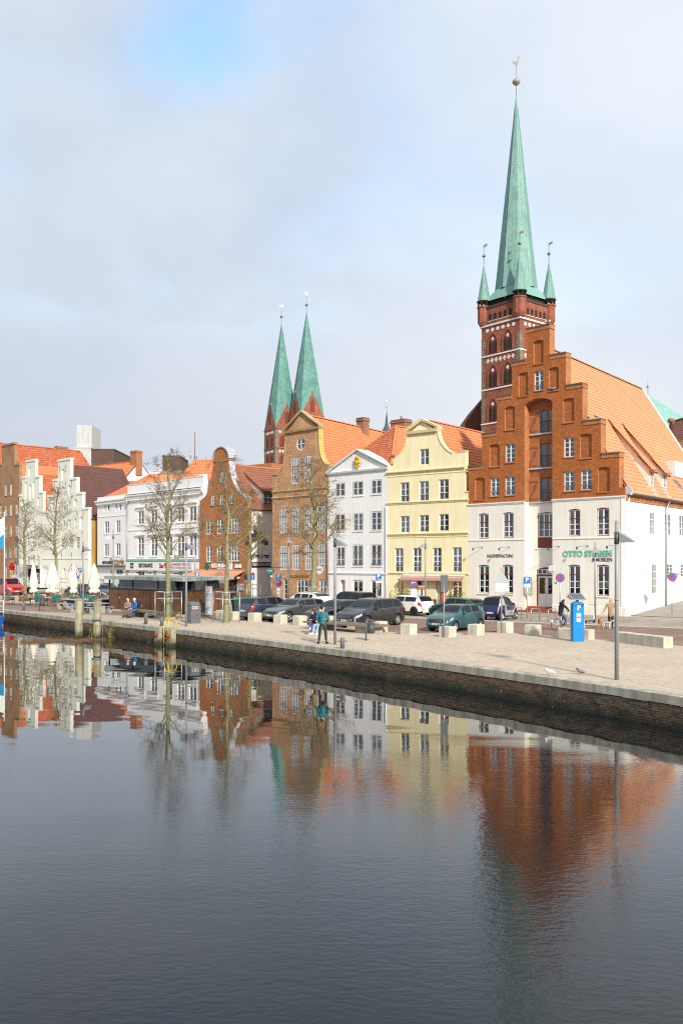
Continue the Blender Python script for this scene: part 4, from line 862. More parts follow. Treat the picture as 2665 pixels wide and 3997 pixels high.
ridge(roW,(w + .1,.35,EZW + .1),(w / 2,VA,ZA + .08),TILE_O,.12,objs=False);ridge(roW,(-.1,.35,EZW + .1),(w / 2,VA,ZA + .08),TILE_O,.12,objs=False);ridge(roW,(w / 2,VA,ZA + .06),(w / 2,14,ZA + .06),TILE_O,.12,objs=False)
WH.box('side_wall',PBR,w - .3,w - .04,.4,14,0,EZW);WH.box('side_wall',PBR,.04,.3,.4,14,0,EZW)
spout(WH.root,[(w - .08,-.1,8.6),(w - .08,-.1,.1)],.045,PBR)
# ---------------------------------------------------------------- brick house with round window
BK = House('brick_house_with_round_window',1063,85.5,1283,80,'yellow-red brick house with curved gable and round attic window',skew=-.158);w = BK.w
b3 = lambda *a: BK.rect(3,*a)
OMB = mat('dark_red_frame',(.17,.055,.05),.6,.1);SANDST = mat('sandstone_trim',(.42,.31,.15),.85,.3,scale=1.2,bump=.3,bscale=20)
for a in [(963,1043,580,842),(1087,1168,560,825)]: BK.window(b3(*a),4,2,rec=.04,fw=.055,om=OMB,ow=.04,ratio=(.68,1),curt='full',mull=.045)
for a in [(847,924,1090,1335),(970,1048,1083,1335),(1095,1175,1070,1330),(1222,1305,1058,1318),(848,925,1453,1703),(970,1048,1448,1703),(1098,1180,1445,1703),(1226,1307,1440,1705)]:
    r = b3(*a);BK.window(r,4,3,rec=.04,fw=.055,om=OMB,ow=.035,ratio=(.70,1),mull=.045);BK.arch_ring((r[0],r[1],r[2],r[3] + .05),.06,BR_Y,h=.3)
r = b3(1020,1128,1795,1940);BK.window(r,3,2,rec=.06,fw=.06,om=OMB,ow=.03);BK.arch_ring(r,.06,BR_Y,h=.3)
r = b3(880,925,1785,1990);BK.window((r[0],r[1],.1,r[3]),1,4,rec=.12,fw=.08,om=OMB,ow=.03,curt='none',name='door')
r = b3(1237,1312,1795,1960);BK.window((r[0],r[1],.1,r[3]),2,3,rec=.12,fw=.1,om=OMB,ow=.03,curt='full',name='door')
ob = lambda x,y: BK.uz(3,x,y)
cu_,cz = ob(1058,440);rr_ = .62
BK.holes.append(([(cu_ + rr_ * math.cos(2 * math.pi * k / 20),cz + rr_ * math.sin(2 * math.pi * k / 20)) for k in range(20)],.1,False))
q = MB();ring = [(cu_ + rr_ * math.cos(2 * math.pi * k / 20),cz + rr_ * math.sin(2 * math.pi * k / 20)) for k in range(21)]
for (a,b) in zip(ring,ring[1:]): q.bar((a[0],.06,a[1]),(b[0],.06,b[1]),.14,.08,up=(0,1,0))
q.bar((cu_ - rr_,.06,cz),(cu_ + rr_,.06,cz),.06);q.bar((cu_,.06,cz - rr_),(cu_,.06,cz + rr_),.06);o = q.build('round_window',WHITEP,BK.root);MB().lathe([(rr_,0),(rr_,.01)],20,(cu_,.08,cz),axis='y').build('pane',mat('attic_glass',(.08,.1,.12),.08,.2,spec=.6),o)
BK.arch_ring((cu_ - rr_,cu_ + rr_,cz - rr_,cz + rr_),rr_ * .97,BR_Y,h=.16)
zl = (ob(825,760)[1] + 12.45) / 2;lc = curve([ob(826,757),ob(865,725),ob(885,660),ob(898,560),ob(903,450),ob(903,330)]);rc = curve([ob(1235,300),ob(1238,420),ob(1248,520),ob(1268,590),ob(1300,645)])
zent = (lc[-1][1] + rc[0][1]) / 2;uA,zA = ob(1035,112);lc[-1] = (lc[-1][0],zent);rc[0] = (rc[0][0],zent)
rc[-1] = (min(rc[-1][0],w - .02),rc[-1][1])
bo = [(0,0),(w,0),(w,rc[-1][1]),] + rc[::-1] + [((lc[-1][0] + rc[0][0]) / 2,zA - .2)] + lc[::-1] + [(0,lc[0][1])]
bw2 = BK.wall(bo,MO_Y,thick=.5,m2=BR_YT);BK.bricks(bw2,bo,BR_Y,n_ind=300)
coping(BK,lc,SANDST,t=.07,depth=.5);coping(BK,rc,mat('ochre_coping',(.52,.40,.12),.8,.15),t=.07,depth=.55);pediment(BK,lc[-1][0],rc[0][0],zent,zA,SANDST,out=.2,th=.2)
for z in (10.56,8.98 + .95): BK.band(-.05,w + .03,z - .1,[(0,0),(.06,.03),(.06,.1),(.13,.15),(.13,.2),(0,.26)],SANDST)
for z in (12.2,): BK.band(-.05,.9,z,[(0,0),(.1,.05),(.1,.12),(0,.16)],SANDST)
LB = BK.loc;RBZ = 17.9;EBZ = 11.0
roB = tiled(BK.root,[LB(w + .1,.4,EBZ),LB(w + .1,18,EBZ),LB(w / 2,18,RBZ),LB(w / 2,.4,RBZ)],TILE_O,UNDER,n_ind=300)
tiled(BK.root,[LB(-.1,18,EBZ),LB(-.1,.4,EBZ),LB(w / 2,.4,RBZ),LB(w / 2,18,RBZ)],TILE_O,UNDER)
ridge(roB,LB(w / 2,.5,RBZ),LB(w / 2,18,RBZ),TILE_O,.12)
BK.box('side_wall',BR_YT,.02,.3,.5,18,0,EBZ)
GOLD = mat('gold_letter',(.45,.30,.08),.4,.2,metal=.5);r = b3(960,1150,1750,1775);fit_text(text('SALON SIEBERT',.36,BK.root,((r[0] + r[1]) / 2,-.06,(r[2] + r[3]) / 2),FR,GOLD,ext=.02),r[1] - r[0])
spout(BK.root,[(w - .02,-.12,9.6),(w - .02,-.12,.1)],.055);MB().lathe([(.05,0),(.13,.2),(.13,.35)],8,(w - .02,-.12,9.6)).build('rain_head',GREYM,BK.root)
u_,z_ = ob(1310,1700);q = MB();q.lathe([(.42,-.06),(.42,.06)],18,(u_ + .1,-.9,z_),axis='y');o = q.build('round_hanging_sign',WHITEP,BK.root);MB().lathe([(.46,-.05),(.46,.05)],18,(u_ + .1,-.9,z_),axis='y').build('sign_rim',GOLD,o);MB().bar((u_ + .1,-.9,z_ + .4),(u_ + .1,0,z_ + .4),.04).build('sign_bracket',BLACK,o);text('COCO',.22,o,(u_ + .1,-.98,z_ + .05),FR,DKL,ext=.006)
def chimney(H_,p,w_,d_,h,m,pots=0,name='chimney'):
    b = MB();x,y,z = p;b.box(x,y,z - 2,x + w_,y + d_,z + h);b.box(x - .08,y - .08,z + h - .3,x + w_ + .08,y + d_ + .08,z + h - .12);b.box(x - .04,y - .04,z + h,x + w_ + .04,y + d_ + .04,z + h + .06);o = b.build(name,m,H_.root)
    for k in range(pots): MB().lathe([(.12,0),(.1,.4),(.13,.42)],8,(x + w_ * (k + .5) / pots,y + d_ / 2,z + h + .06)).build('chimney_pot',GREYM,o)
    return o
BR_CH = brick_tex('chimney_brick',(.36,.16,.09),(.26,.12,.07),(.33,.26,.18),R(45))
p = LB(w / 2,10.2,RBZ);chimney(BK,(p.x - .5,p.y,RBZ),1.0,.9,.9,BR_CH)
p = LB(w / 2,15.8,RBZ);chimney(BK,(p.x + .3,p.y,RBZ - .4),2.0,1.2,1.7,BR_CH,1)
def rp(H_,L_f,E_,Rg,we,wr,u,v): return L_f(u,v,E_ + (we - u) / (we - wr) * (Rg - E_))
f = lambda u,v: rp(BK,LB,EBZ,RBZ,w + .1,w / 2,u,v);skylight(BK,f(w / 2 + 1.6,13.2),f(w / 2 + 1.6,14),f(w / 2 + .8,14),f(w / 2 + .8,13.2))
# ---------------------------------------------------------------- brick restaurant with bell gable and the white side wall on the alley
RS = House('brick_restaurant',780,96,967,90,'orange brick restaurant with round-topped bell gable and white wall on alley');w = RS.w
r3 = lambda *a: RS.rect(3,*a)
for a in [(250,290,715,822),(163,203,950,1057),(252,294,942,1047),(345,386,935,1038)]:
    r = r3(*a);RS.window(r,2,3,rise=.4,rec=.08,fw=.06,sill=DARKM);RS.arch_ring(r,.4,BR_R,h=.26)
for a,c in [((115,178,1205,1345),2),((222,283,1195,1340),2),((335,447,1183,1335),4),((115,173,1462,1622),2),((220,280,1458,1620),2),((332,447,1455,1615),4)]:
    r = r3(*a);RS.window(r,c,3,rec=.08,fw=.085,sill=mat('green_sill',(.05,.14,.1),.6) if a[3] > 1500 else None,mull=.1);RS.arch_ring((r[0],r[1],r[2],r[3] + .04),.05,BR_R,h=.28)
r = r3(345,420,1790,2000);RS.window((r[0],r[1],.1,r[3]),2,2,rec=.15,fw=.09,fm=mat('bar_door',(.1,.06,.04),.5),curt='none',name='door')
orr = lambda x,y: RS.uz(3,x,y)
lc = curve([(0.02,orr(60,1015)[1]),orr(105,970),orr(145,880),orr(175,740),orr(190,600)]);rc = curve([orr(337,590),orr(350,720),orr(390,840),orr(445,930),(w - .05,orr(515,995)[1])])
um = (lc[-1][0] + rc[0][0]) / 2;hw = (rc[0][0] - lc[-1][0]) / 2;zsp = (lc[-1][1] + rc[0][1]) / 2;lc[-1] = (lc[-1][0],zsp);rc[0] = (rc[0][0],zsp)
top = [(um + hw * math.cos(math.pi * k / 12),zsp + hw * .95 * math.sin(math.pi * k / 12)) for k in range(1,12)]
ro_ = [(0,0),(w,0),(w,rc[-1][1])] + rc[::-1] + top + lc[::-1] + [(0,lc[0][1])]
rw = RS.wall(ro_,MO_R,thick=.5,m2=BR_RT);RS.bricks(rw,ro_,BR_R,n_ind=300)
tp = [(um + (hw + .12) * math.cos(math.pi * k / 12),zsp + (hw * .95 + .05) * math.sin(math.pi * k / 12)) for k in range(0,13)];coping(RS,tp,mat('zinc_hood',(.55,.57,.6),.45,.12,metal=.4),t=.12,over=.14,depth=.9);coping(RS,rc,LEAD,t=.07,depth=.75,over=.02);coping(RS,lc,BR_RT,t=.05,depth=.5,over=.02)
RS.box('gable_band',BR_RT,um - hw - .16,um + hw + .16,-.1,.6,zsp - .22,zsp)
RRZ,ERZ = 14.2,9.2
roR = tiled(RS.root,[(w + .25,.4,ERZ),(w + .25,16,ERZ),(w / 2 + .1,16,RRZ),(w / 2 + .1,.4,RRZ)],TILE_B,UNDER,n_ind=0)
tiled(RS.root,[(-.1,16,ERZ),(-.1,.4,ERZ),(w / 2 + .1,.4,RRZ),(w / 2 + .1,16,RRZ)],TILE_O,UNDER);ridge(roR,(w / 2 + .1,.5,RRZ),(w / 2 + .1,16,RRZ),TILE_O,.12,objs=False)
AS = RS.side(w,0);
AS.wall([(0,0),(16,0),(16,ERZ),(0,ERZ)],PL_W,thick=.3,name='side_wall',front=.002)
NAVY = mat('navy_board',(.022,.026,.05),.6,.2)
r = AS.rect(3,567,752,1550,1675);sg = AS.fin(MB().box(r[0],-.06,r[2],r[1],-.003,r[3]).build('museum_board',NAVY,RS.root))
q = MB();rn = random.Random(4);k = 9
for i in range(k):                                     # pale figures along the board
    x = r[0] + (r[1] - r[0]) * (i + .5) / k;h = rn.uniform(.5,1.0) * (r[3] - r[2]) * .55;q.bar((x,-.075,r[2] + .75),(x + rn.uniform(-.1,.1),-.075,r[2] + .75 + h),.12,.02,up=(0,1,0));q.ellipsoid((x,-.075,r[2] + .75),(.2,.012,.22),8,5)
q.build('figure_row',WHITEP,sg);fit_text(text('FIGUREN MUSEUM & THEATER',.4,sg,((r[0] + r[1]) / 2,-.075,r[2] + .3),FR,WHITEP,ext=.004),(r[1] - r[0]) * .92)
u_,z_ = AS.uz(3,615,1380);q = MB();
for dx,dz,rx,rz_ in ((-.5,0,.7,.5),(.2,.3,.5,.45),(.9,-.2,.45,.4),(-.2,.9,.25,.5),(1.3,-.5,.3,.25),(-1.1,-.3,.3,.5)): q.ellipsoid((u_ + dx,-.01,z_ + dz),(rx,.015,rz_),10,6)
AS.fin(q.build('painted_figures',NAVY,RS.root))
d0 = AS.uz(3,745,940)[0];df = MB();zb,zt_ = ERZ + .05,11.3;a0,a1 = d0 - .75,d0 + .95;xs_ = w - .35;x_top = w / 2 + .9
for vv in (a0,a1): df.add([(xs_,vv,zb),(xs_,vv,zt_),(x_top,vv,ERZ + (w + .25 - x_top) / (w / 2 + .15) * 5.0)],[(0,1,2)])
df.add([(xs_,a0,zb),(xs_,a1,zb),(xs_,a1,zt_),(xs_,a0,zt_)],[(0,1,2,3)]);D_ = df.build('dormer',mat('grey_render',(.5,.48,.4),.9,.15),RS.root)
zz = ERZ + (w + .25 - x_top) / (w / 2 + .15) * 5.0;tiled(D_,[(xs_ + .3,a0 - .1,zt_ - .1),(xs_ + .3,a1 + .1,zt_ - .1),(x_top,a1 + .1,zz + .08),(x_top,a0 - .1,zz + .08)],TILE_B,UNDER,name='dormer_roof')
f = MB();f.box(xs_ + .01,a0 + .15,zb + .3,xs_ + .05,a1 - .15,zt_ - .15);f.build('dormer_window',WHITEP,D_);f = MB()
for i in range(2):
    for k in range(3): y0 = a0 + .22 + i * (a1 - a0 - .4) / 2;z0 = zb + .37 + k * (zt_ - zb - .55) / 3;f.box(xs_ + .045,y0,z0,xs_ + .06,y0 + (a1 - a0 - .4) / 2 - .06,z0 + (zt_ - zb - .55) / 3 - .05)
f.build('dormer_pane',mat('attic_glass',(.08,.1,.12),.08),D_)
# signs, awning, menu case
r = r3(163,378,1640,1678);fit_text(text('RESTAURANT',.62,RS.root,(r[0] + (r[1] - r[0]) * .46,-.06,(r[2] + r[3]) / 2),FR,WHITEP,ext=.03,off=.012),(r[1] - r[0]) * .86);fit_text(text('AM HOLSTENTOR',.26,RS.root,(r[0] + (r[1] - r[0]) * .55,-.05,r[2] - .14),FR,WHITEP,ext=.015),(r[1] - r[0]) * .5)
u_,z_ = orr(357,1665);q = MB();q.box(u_ - .35,-.07,z_ - .45,u_ + .35,-.02,z_ + .1)
for s_ in (-1,1): q.prism([(u_ + s_ * .22 - .17,z_ + .1),(u_ + s_ * .22 + .17,z_ + .1),(u_ + s_ * .22,z_ + .65)],-.07,-.02)
q.build('gate_emblem',WHITEP,RS.root)
u_,z_ = orr(133,1665);q = MB();q.lathe([(.4,-.1),(.4,.0)],16,(u_,-.05,z_),axis='y');o = q.build('beer_sign',mat('green_sign',(.02,.12,.07),.4),RS.root);MB().lathe([(.43,-.06),(.43,.02)],16,(u_,-.06,z_),axis='y').build('sign_rim',GOLD,o)
r = r3(406,466,1643,1678);MB().box(r[0],-.1,r[2],r[1],-.02,r[3]).build('light_box',WHITEP,RS.root)
r = r3(10,500,1702,1720);ORA = mat('orange_awning',(.72,.30,.17),.9,.06);q = MB();q.hexa([(r[0] - .3,-2.2,r[3] - 1.1),(r[1] - .2,-2.2,r[3] - 1.1),(r[1],-.05,r[3] - .05),(r[0],-.05,r[3] - .05),(r[0] - .3,-2.2,r[3] - 1.06),(r[1] - .2,-2.2,r[3] - 1.06),(r[1],-.05,r[3]),(r[0],-.05,r[3])]);aw = q.build('awning',ORA,RS.root);MB().box(r[0] - .3,-2.22,r[3] - 1.32,r[1] - .2,-2.2,r[3] - 1.06).build('awning_valance',ORA,aw);MB().box(r[0],-.14,r[3] - .02,r[1] + .05,-.02,r[3] + .1).build('awning_box',mat('grey_box',(.4,.36,.3),.6),aw)
r = r3(428,488,1830,1908);o = MB().box(r[0],-.1,r[2],r[1],-.02,r[3]).build('menu_case',GREYM,RS.root);MB().box(r[0] + .07,-.11,r[2] + .07,r[1] - .07,-.1,r[3] - .07).build('menu_sheet',mat('menu_sheet',(.42,.38,.34),.7,.3,scale=6),o)
u_,z_ = orr(455,1775);q = MB();q.ellipsoid((u_,-.35,z_),(.2,.2,.2),12,8);q.bar((u_,-.2,z_),(u_,0,z_),.05);q.build('globe_lamp',WHITEP,RS.root)
# ---------------------------------------------------------------- long white restaurant building with parapet
RI = House('white_parapet_restaurant',497,108.3,795,96,'long white three-storey restaurant building with parapet behind big tree');w = RI.w
i2 = lambda *a: RI.rect(2,*a)
PLR = mat('bright_white_plaster',(.84,.84,.83),.8,.03,scale=.5,streak=.03)
zr3 = (8.30,9.95);zr2 = (4.40,6.75)
for x in (497,648,820,955,1093):
    u_ = ux(RI,2,x);
    RI.window((u_ - .72,u_ + .72,*zr3),2,2,rec=.12,fw=.08,mull=.16,curt='none' if x % 2 else 'sides');RI.window((u_ - .75,u_ + .75,*zr2),2,2,rec=.12,fw=.08,ratio=(.68,1),mull=.16)
for a in [(460,540,1610,1665),(640,672,1605,1665),(930,975,1612,1665),(1062,1112,1612,1660)]: r = i2(*a);RI.window((r[0],r[1],.9,r[3]),2,1,rec=.12,fw=.07,curt='none')
RI.wall([(0,0),(w,0),(w,13.2),(0,13.2)],PLR,thick=.5)
for x in (497,648,820,955,1093):
    u_ = ux(RI,2,x)
    for z,h in ((9.95,.75),(6.75,.4)):
        q = MB();q.box(u_ - .95,-.06,z + .04,u_ + .95,-.005,z + h * .5);q.box(u_ - 1.08,-.2,z + h * .5,u_ + 1.08,-.005,z + h * .5 + .12);q.build('window_hood',PLR,RI.root)
    RI.band(u_ - .95,u_ + .95,zr2[0] - .14,[(0,0),(.1,.02),(.1,.1),(0,.12)],PLR,'sill');RI.band(u_ - .95,u_ + .95,zr3[0] - .14,[(0,0),(.1,.02),(.1,.1),(0,.12)],PLR,'sill')
RI.band(-.1,w + .05,11.2,[(0,0),(.1,.06),(.12,.2),(.3,.3),(.36,.55),(.45,.6),(.45,.72),(0,.8)],PLR)
q = MB();n_ = int(w / .4)
for k in range(n_): q.box(k * .4 + .06,-.28,11.28,k * .4 + .24,-.05,11.48)
stuff(q.build('dentil_course',PLR,RI.root));MB().box(-.1,-.42,12.01,w + .05,0,12.04).build('cornice_flashing',LEAD,RI.root)
for z in (7.55,4.02): RI.band(0,w,z,[(0,0),(.07,.03),(.07,.12),(0,.15)],PLR,'string_course')
RI.box('parapet_post',PLR,w - .9,w + .02,-.06,.5,13.2,13.45);RI.box('parapet_cap',PLR,-.05,w - .9,-.05,.5,13.2,13.27)
GR_ = mat('teal_trim',(.12,.33,.26),.5);RI.box('fascia_trim',GR_,-.1,w * .96,-.3,-.01,3.80,3.92)
fb = RI.box('sign_fascia',WHITEP,0,w * .97,-.24,-.012,2.72,3.78)
r = i2(497,655,1530,1565);fit_text(text('RISTORANTE',.7,fb,((r[0] + r[1]) / 2,-.26,3.28),FR,DKL,ext=.02,off=.008),r[1] - r[0])
r = i2(730,840,1525,1565);fit_text(text('San Pietro',.8,fb,((r[0] + r[1]) / 2 + .3,-.26,3.28),FR,mat('crimson_letter',(.35,.02,.03),.5),ext=.02,off=.01),(r[1] - r[0]) * 1.2)
r = i2(398,435,1525,1563);MB().box(r[0],-.28,2.95,r[1],-.245,3.62).build('beer_plate',mat('bottle_green',(.02,.11,.08),.5),fb);text('Carlsberg',.2,fb,((r[0] + r[1]) / 2,-.29,3.25),FR,WHITEP,ext=.006)
r = i2(850,1118,1508,1572);bn = MB().box(r[0],-.27,2.82,r[1],-.245,3.72).build('banner',mat('banner_cloth',(.78,.7,.7),.8,.1,scale=3),fb);fit_text(text('HUNGRIG? PRANZO',.42,bn,((r[0] + r[1]) / 2,-.28,3.45),FR,mat('crimson_letter',(.35,.02,.03)),ext=.006),(r[1] - r[0]) * .8);fit_text(text('JETZT ONLINE BESTELLEN',.4,bn,((r[0] + r[1]) / 2,-.28,3.05),FR,mat('grey_letter',(.2,.2,.22),.6),ext=.006),(r[1] - r[0]) * .85)
for x in (365,557,680,860,995): u_ = ux(RI,2,x);q = MB();q.bar((u_ - .5,-1.0,2.45),(u_ + .4,-1.0,2.4),.12);q.bar((u_,-1.0,2.45),(u_,-.02,2.6),.05);q.build('awning_arm',BLACK,RI.root)
spout(RI.root,[(.15,-.12,11.0),(.15,-.12,.1)],.07);q = MB().lathe([(.06,0),(.2,.35),(.2,.6)],8,(.15,-.15,10.7));q.build('rain_head',GREYM,RI.root)
RI.box('side_wall',PLR,.05,.35,.5,14,0,12.9);RI.box('side_wall',PLR,w - .35,w - .05,.5,14,0,12.9);RI.box('flat_roof',LEAD,.36,w - .36,.5,14,12.3,12.5)
# ---------------------------------------------------------------- white cafe building beside it
PO = House('white_cafe_house',380,115,497,108.4,'narrow white cafe house with dentil cornice beside ochre wall');w = PO.w
p2 = lambda *a: PO.rect(2,*a)
for a in [(75,93,850,935),(113,140,848,932),(205,225,842,928),(247,272,838,922)]: PO.window(p2(*a),1,1,rec=.12,fw=.1,curt='none')
for a in [(80,133,1045,1187),(212,264,1033,1180),(78,131,1303,1447),(210,266,1297,1442)]: PO.window(p2(*a),2,2,rec=.12,fw=.09,sill=PLR,mull=.12)
for a in [(147,166,1588,1650),(212,288,1588,1655)]: PO.window(p2(*a),1 if a[0] < 200 else 2,1,rec=.12,fw=.1,curt='none')
PO.wall([(0,0),(w,0),(w,12.2),(0,12.2)],PLR,thick=.5)
PO.band(-.1,w - .02,11.1,[(0,0),(.1,.1),(.12,.3),(.4,.45),(.4,.62),(0,.7)],PLR);q = MB()
for k in range(int(w / .5)): q.box(k * .5 + .1,-.3,11.2,k * .5 + .3,-.04,11.42)
stuff(q.build('dentil_course',PLR,PO.root));PO.band(0,w,9.55,[(0,0),(.05,.02),(.05,.1),(0,.12)],PLR,'string_course');PO.band(-.1,w - .1,3.05,[(0,0),(.5,.1),(.5,.2),(0,.24)],mat('dark_fascia',(.1,.1,.08),.6),'canopy')
u_,z_ = PO.uz(2,122,1517);text('RESTAURANT',.5,PO.root,(u_,-.05,z_),FR,DKL,ext=.02);u_,z_ = PO.uz(2,215,1505);text("Potter's",1.3,PO.root,(u_,-.05,z_),FR,mat('brass_letter',(.3,.2,.06),.5),ext=.02,shear=.4);u_,z_ = PO.uz(2,288,1513);text('CAFE',.36,PO.root,(u_,-.05,z_),FR,DKL,ext=.02)
r = p2(22,78,1710,1780);o = MB().box(r[0],-.12,r[2],r[1],-.02,r[3]).build('menu_case',mat('case_red',(.25,.12,.1),.6),PO.root);MB().box(r[0] + .1,-.13,r[2] + .1,r[1] - .1,-.12,r[3] - .1).build('menu_sheet',mat('menu_sheet2',(.6,.58,.52),.7,.3,scale=6),o)
hz_ = PO.uz(2,290,560,4.5)[1];roP = tiled(PO.root,[(-.1,.5,12.1),(w,.5,12.1),(w * .62,5,15.2),(w * .58,5,15.2)],TILE_O,UNDER);tiled(PO.root,[(w,.5,12.1),(w,14,12.1),(w * .6,14,15.2),(w * .6,5,15.2)],TILE_O,UNDER);tiled(PO.root,[(-.1,14,12.1),(-.1,.5,12.1),(w * .6,5,15.2),(w * .6,14,15.2)],TILE_O,UNDER)
ridge(roP,(w,.5,12.2),(w * .6,5,15.3),TILE_O,.14,objs=False);PO.box('side_wall',PLR,.04,.3,.5,14,0,12.1)
# ---------------------------------------------------------------- white stepped gable house
PL_G = mat('greenish_white_plaster',(.75,.77,.68),.85,.05,scale=.6,streak=.05,bump=.15,bscale=20)
def stepped(H_,c,left,right,m,holes_done=True,thick=.45,zb=0.0,cap=.12):
    """left/right: lists of (x pixel, y pixel of the step top) from the lowest step to the top one"""
    w = H_.w;ul = [H_.uz(c,x,y) for x,y in left];ur = [H_.uz(c,x,y) for x,y in right];n_ = min(len(ul),len(ur));out = [(0,zb),(w,zb)];ul[0] = (0,ul[0][1]);ur[0] = (w,ur[0][1])
    pr = ur;
    for i,(u,z) in enumerate(pr): out += [(u,pr[i - 1][1] if i else z),(u,z)] if i else [(u,z)]
    for i in range(len(ul) - 1,-1,-1): out += [(ul[i][0],ul[i][1])] + ([(ul[i][0],ul[i - 1][1])] if i else [])
    H_.wall(out,m,thick=thick,name='gable_wall');sp = []
    for L_ in (ul,ur):
        for i in range(len(L_) - 1): sp.append((L_[i][0],L_[i + 1][0],L_[i][1]))
    sp.append((ul[-1][0],ur[-1][0],ul[-1][1]))
    for a,b,z in sp:
        a,b = min(a,b),max(a,b);H_.box('step_cap',m,a - .06,b + .06,-.1,thick,z - .18,z + cap)
    return ul,ur
ST = House('white_stepped_gable_house',165,126,345,116.6,'greenish white house with tall stepped gable and arched niches at left',);w = ST.w
s1 = lambda *a: ST.rect(1,*a)
for a in [(705,745,440,575),(640,678,645,760),(778,815,625,755),(848,885,785,870),(915,950,985,1130),(590,620,830,920)]: r = s1(*a);ST.holes.append((arch_poly(*r,.5),.15,True))
for a in [(720,746,650,755),(722,748,820,930),(787,810,812,925),(660,682,825,930),(722,748,1030,1145),(787,812,1022,1135),(853,877,1010,1130),(600,625,1040,1150),(660,682,1035,1148)]: ST.window(s1(*a),2,4,rise=.35,rec=.12,fw=.06,om=OMB,ow=.04)
for a in [(697,748,1240,1350),(785,835,1235,1350),(870,918,1225,1360),(560,590,1250,1360),(620,650,1250,1360)]: ST.window(s1(*a),3,3,rec=.12,fw=.06,om=OMB,ow=.03)
for a in [(722,750,1580,1780),(800,830,1580,1790),(885,912,1580,1770),(640,665,1580,1780)]: ST.window(s1(*a),3,6,rise=.4,rec=.2,fw=.06,om=OMB,ow=.03,curt='none')
stepped(ST,1,[(478,935),(545,755),(607,570),(665,345)],[(1015,890),(945,715),(880,545),(808,335)],PL_G)
IRON = mat('wall_anchor',(.2,.21,.22),.6)
for x,y in ((685,430),(752,425),(625,640),(688,620),(755,615),(823,600),(820,775),(888,960),(957,965),(710,1435),(822,1435),(940,1420),(945,1180)):
    u_,z_ = ST.uz(1,x,y);q = MB();q.bar((u_,-.03,z_ - .6),(u_,-.03,z_ + .45),.05);q.bar((u_ - .14,-.03,z_ + .1),(u_ + .14,-.03,z_ + .1),.05);q.build('wall_anchor',IRON,ST.root)
ST.band(0,w,4.1,[(0,0),(.08,.03),(.08,.14),(0,.17)],PL_G,'string_course')
SRZ,SEZ = 17.3,9.4
roS = tiled(ST.root,[(w + .1,.4,SEZ),(w + .1,9,SEZ),(w * .5,9,SRZ),(w * .5,.4,SRZ)],TILE_D,UNDER,w=.3,L=.4);tiled(ST.root,[(-.1,9,SEZ),(-.1,.4,SEZ),(w * .5,.4,SRZ),(w * .5,9,SRZ)],TILE_R,UNDER,w=.3,L=.4)
OCH = mat('ochre_plaster',(.42,.255,.07),.85,.12,scale=.5,streak=.12);ST.box('side_wall',OCH,w - .3,w - .02,.45,9,0,SEZ);ST.box('side_plinth',PL_G,w - .3,w + .06,.45,9,0,1.2)
# ---------------------------------------------------------------- smaller white stepped gable at its left
S2 = House('narrow_white_gable_house',75,132,168,126.1,'narrow white stepped gable house with slim blind arches');w = S2.w
q1 = lambda *a: S2.rect(1,*a)
for a in [(328,355,415,530),(285,313,590,780),(375,402,580,780),(425,450,765,860),(248,270,785,870),(335,360,620,800)]: S2.holes.append((arch_poly(*q1(*a),.5),.15,True))
for a in [(255,280,1235,1340),(312,340,1230,1340),(372,400,1225,1340),(428,455,1220,1340),(250,278,1450,1560),(312,342,1450,1560),(372,398,1445,1560),(420,452,1440,1560),(260,285,1040,1140),(320,345,1040,1140),(380,405,1040,1140)]: S2.window(q1(*a),2,3,rec=.12,fw=.07,om=OMB,ow=.03)
stepped(S2,1,[(215,745),(250,540),(298,355)],[(503,705),(455,525),(405,350)],PL_G)
roS2 = tiled(S2.root,[(w + .1,.9,9),(w + .1,22,9),(w * .5,22,16.6),(w * .5,.9,16.6)],TILE_R,UNDER,w=.3,L=.4);tiled(S2.root,[(-.1,22,9),(-.1,.9,9),(w * .5,.9,16.6),(w * .5,22,16.6)],TILE_R,UNDER,w=.3,L=.4)
# ---------------------------------------------------------------- brown brick stepped gable cut by the left edge
BL = House('brown_brick_gable_house',-150,152,76,132.5,'brown brick stepped gable house cut off by the left edge');w = BL.w
BR_BT = brick_tex('brown_brick',(.42,.20,.085),(.30,.13,.055),(.42,.33,.2),R(45),.26,.09)
l1 = lambda *a: BL.rect(1,*a)
for a in [(52,78,620,750),(113,138,612,745),(0,17,860,1000),(53,77,855,985),(113,138,850,980),(178,203,842,972),(52,77,1100,1230),(112,138,1092,1225),(178,203,1085,1215),(52,77,1340,1470),(108,132,1335,1465),(165,192,1330,1460)]: BL.window(l1(*a),2,5,rec=.1,fw=.06,sill=DARKM)
for a in [(40,88,540,1020),(100,148,530,1010)]: pass
for a in [(45,75,1530,1760),(110,140,1525,1740),(165,197,1510,1640)]: r = l1(*a);BL.window((r[0],r[1],.3,r[3]),2,3,rise=.5,rec=.2,fw=.06,curt='none')
stepped(BL,1,[(-420,1000),(-260,700),(-120,420),(20,180)],[(210,760),(218,720),(222,385),(165,165)],BR_BT)
roL = tiled(BL.root,[(w + .1,.9,9.5),(w + .1,26,9.5),(w * .62,26,19.5),(w * .62,.9,19.5)],TILE_O,UNDER,w=.32,L=.42)
spout(BL.root,[(w - .1,-.12,11.4),(w - .1,-.12,.2)],.08)
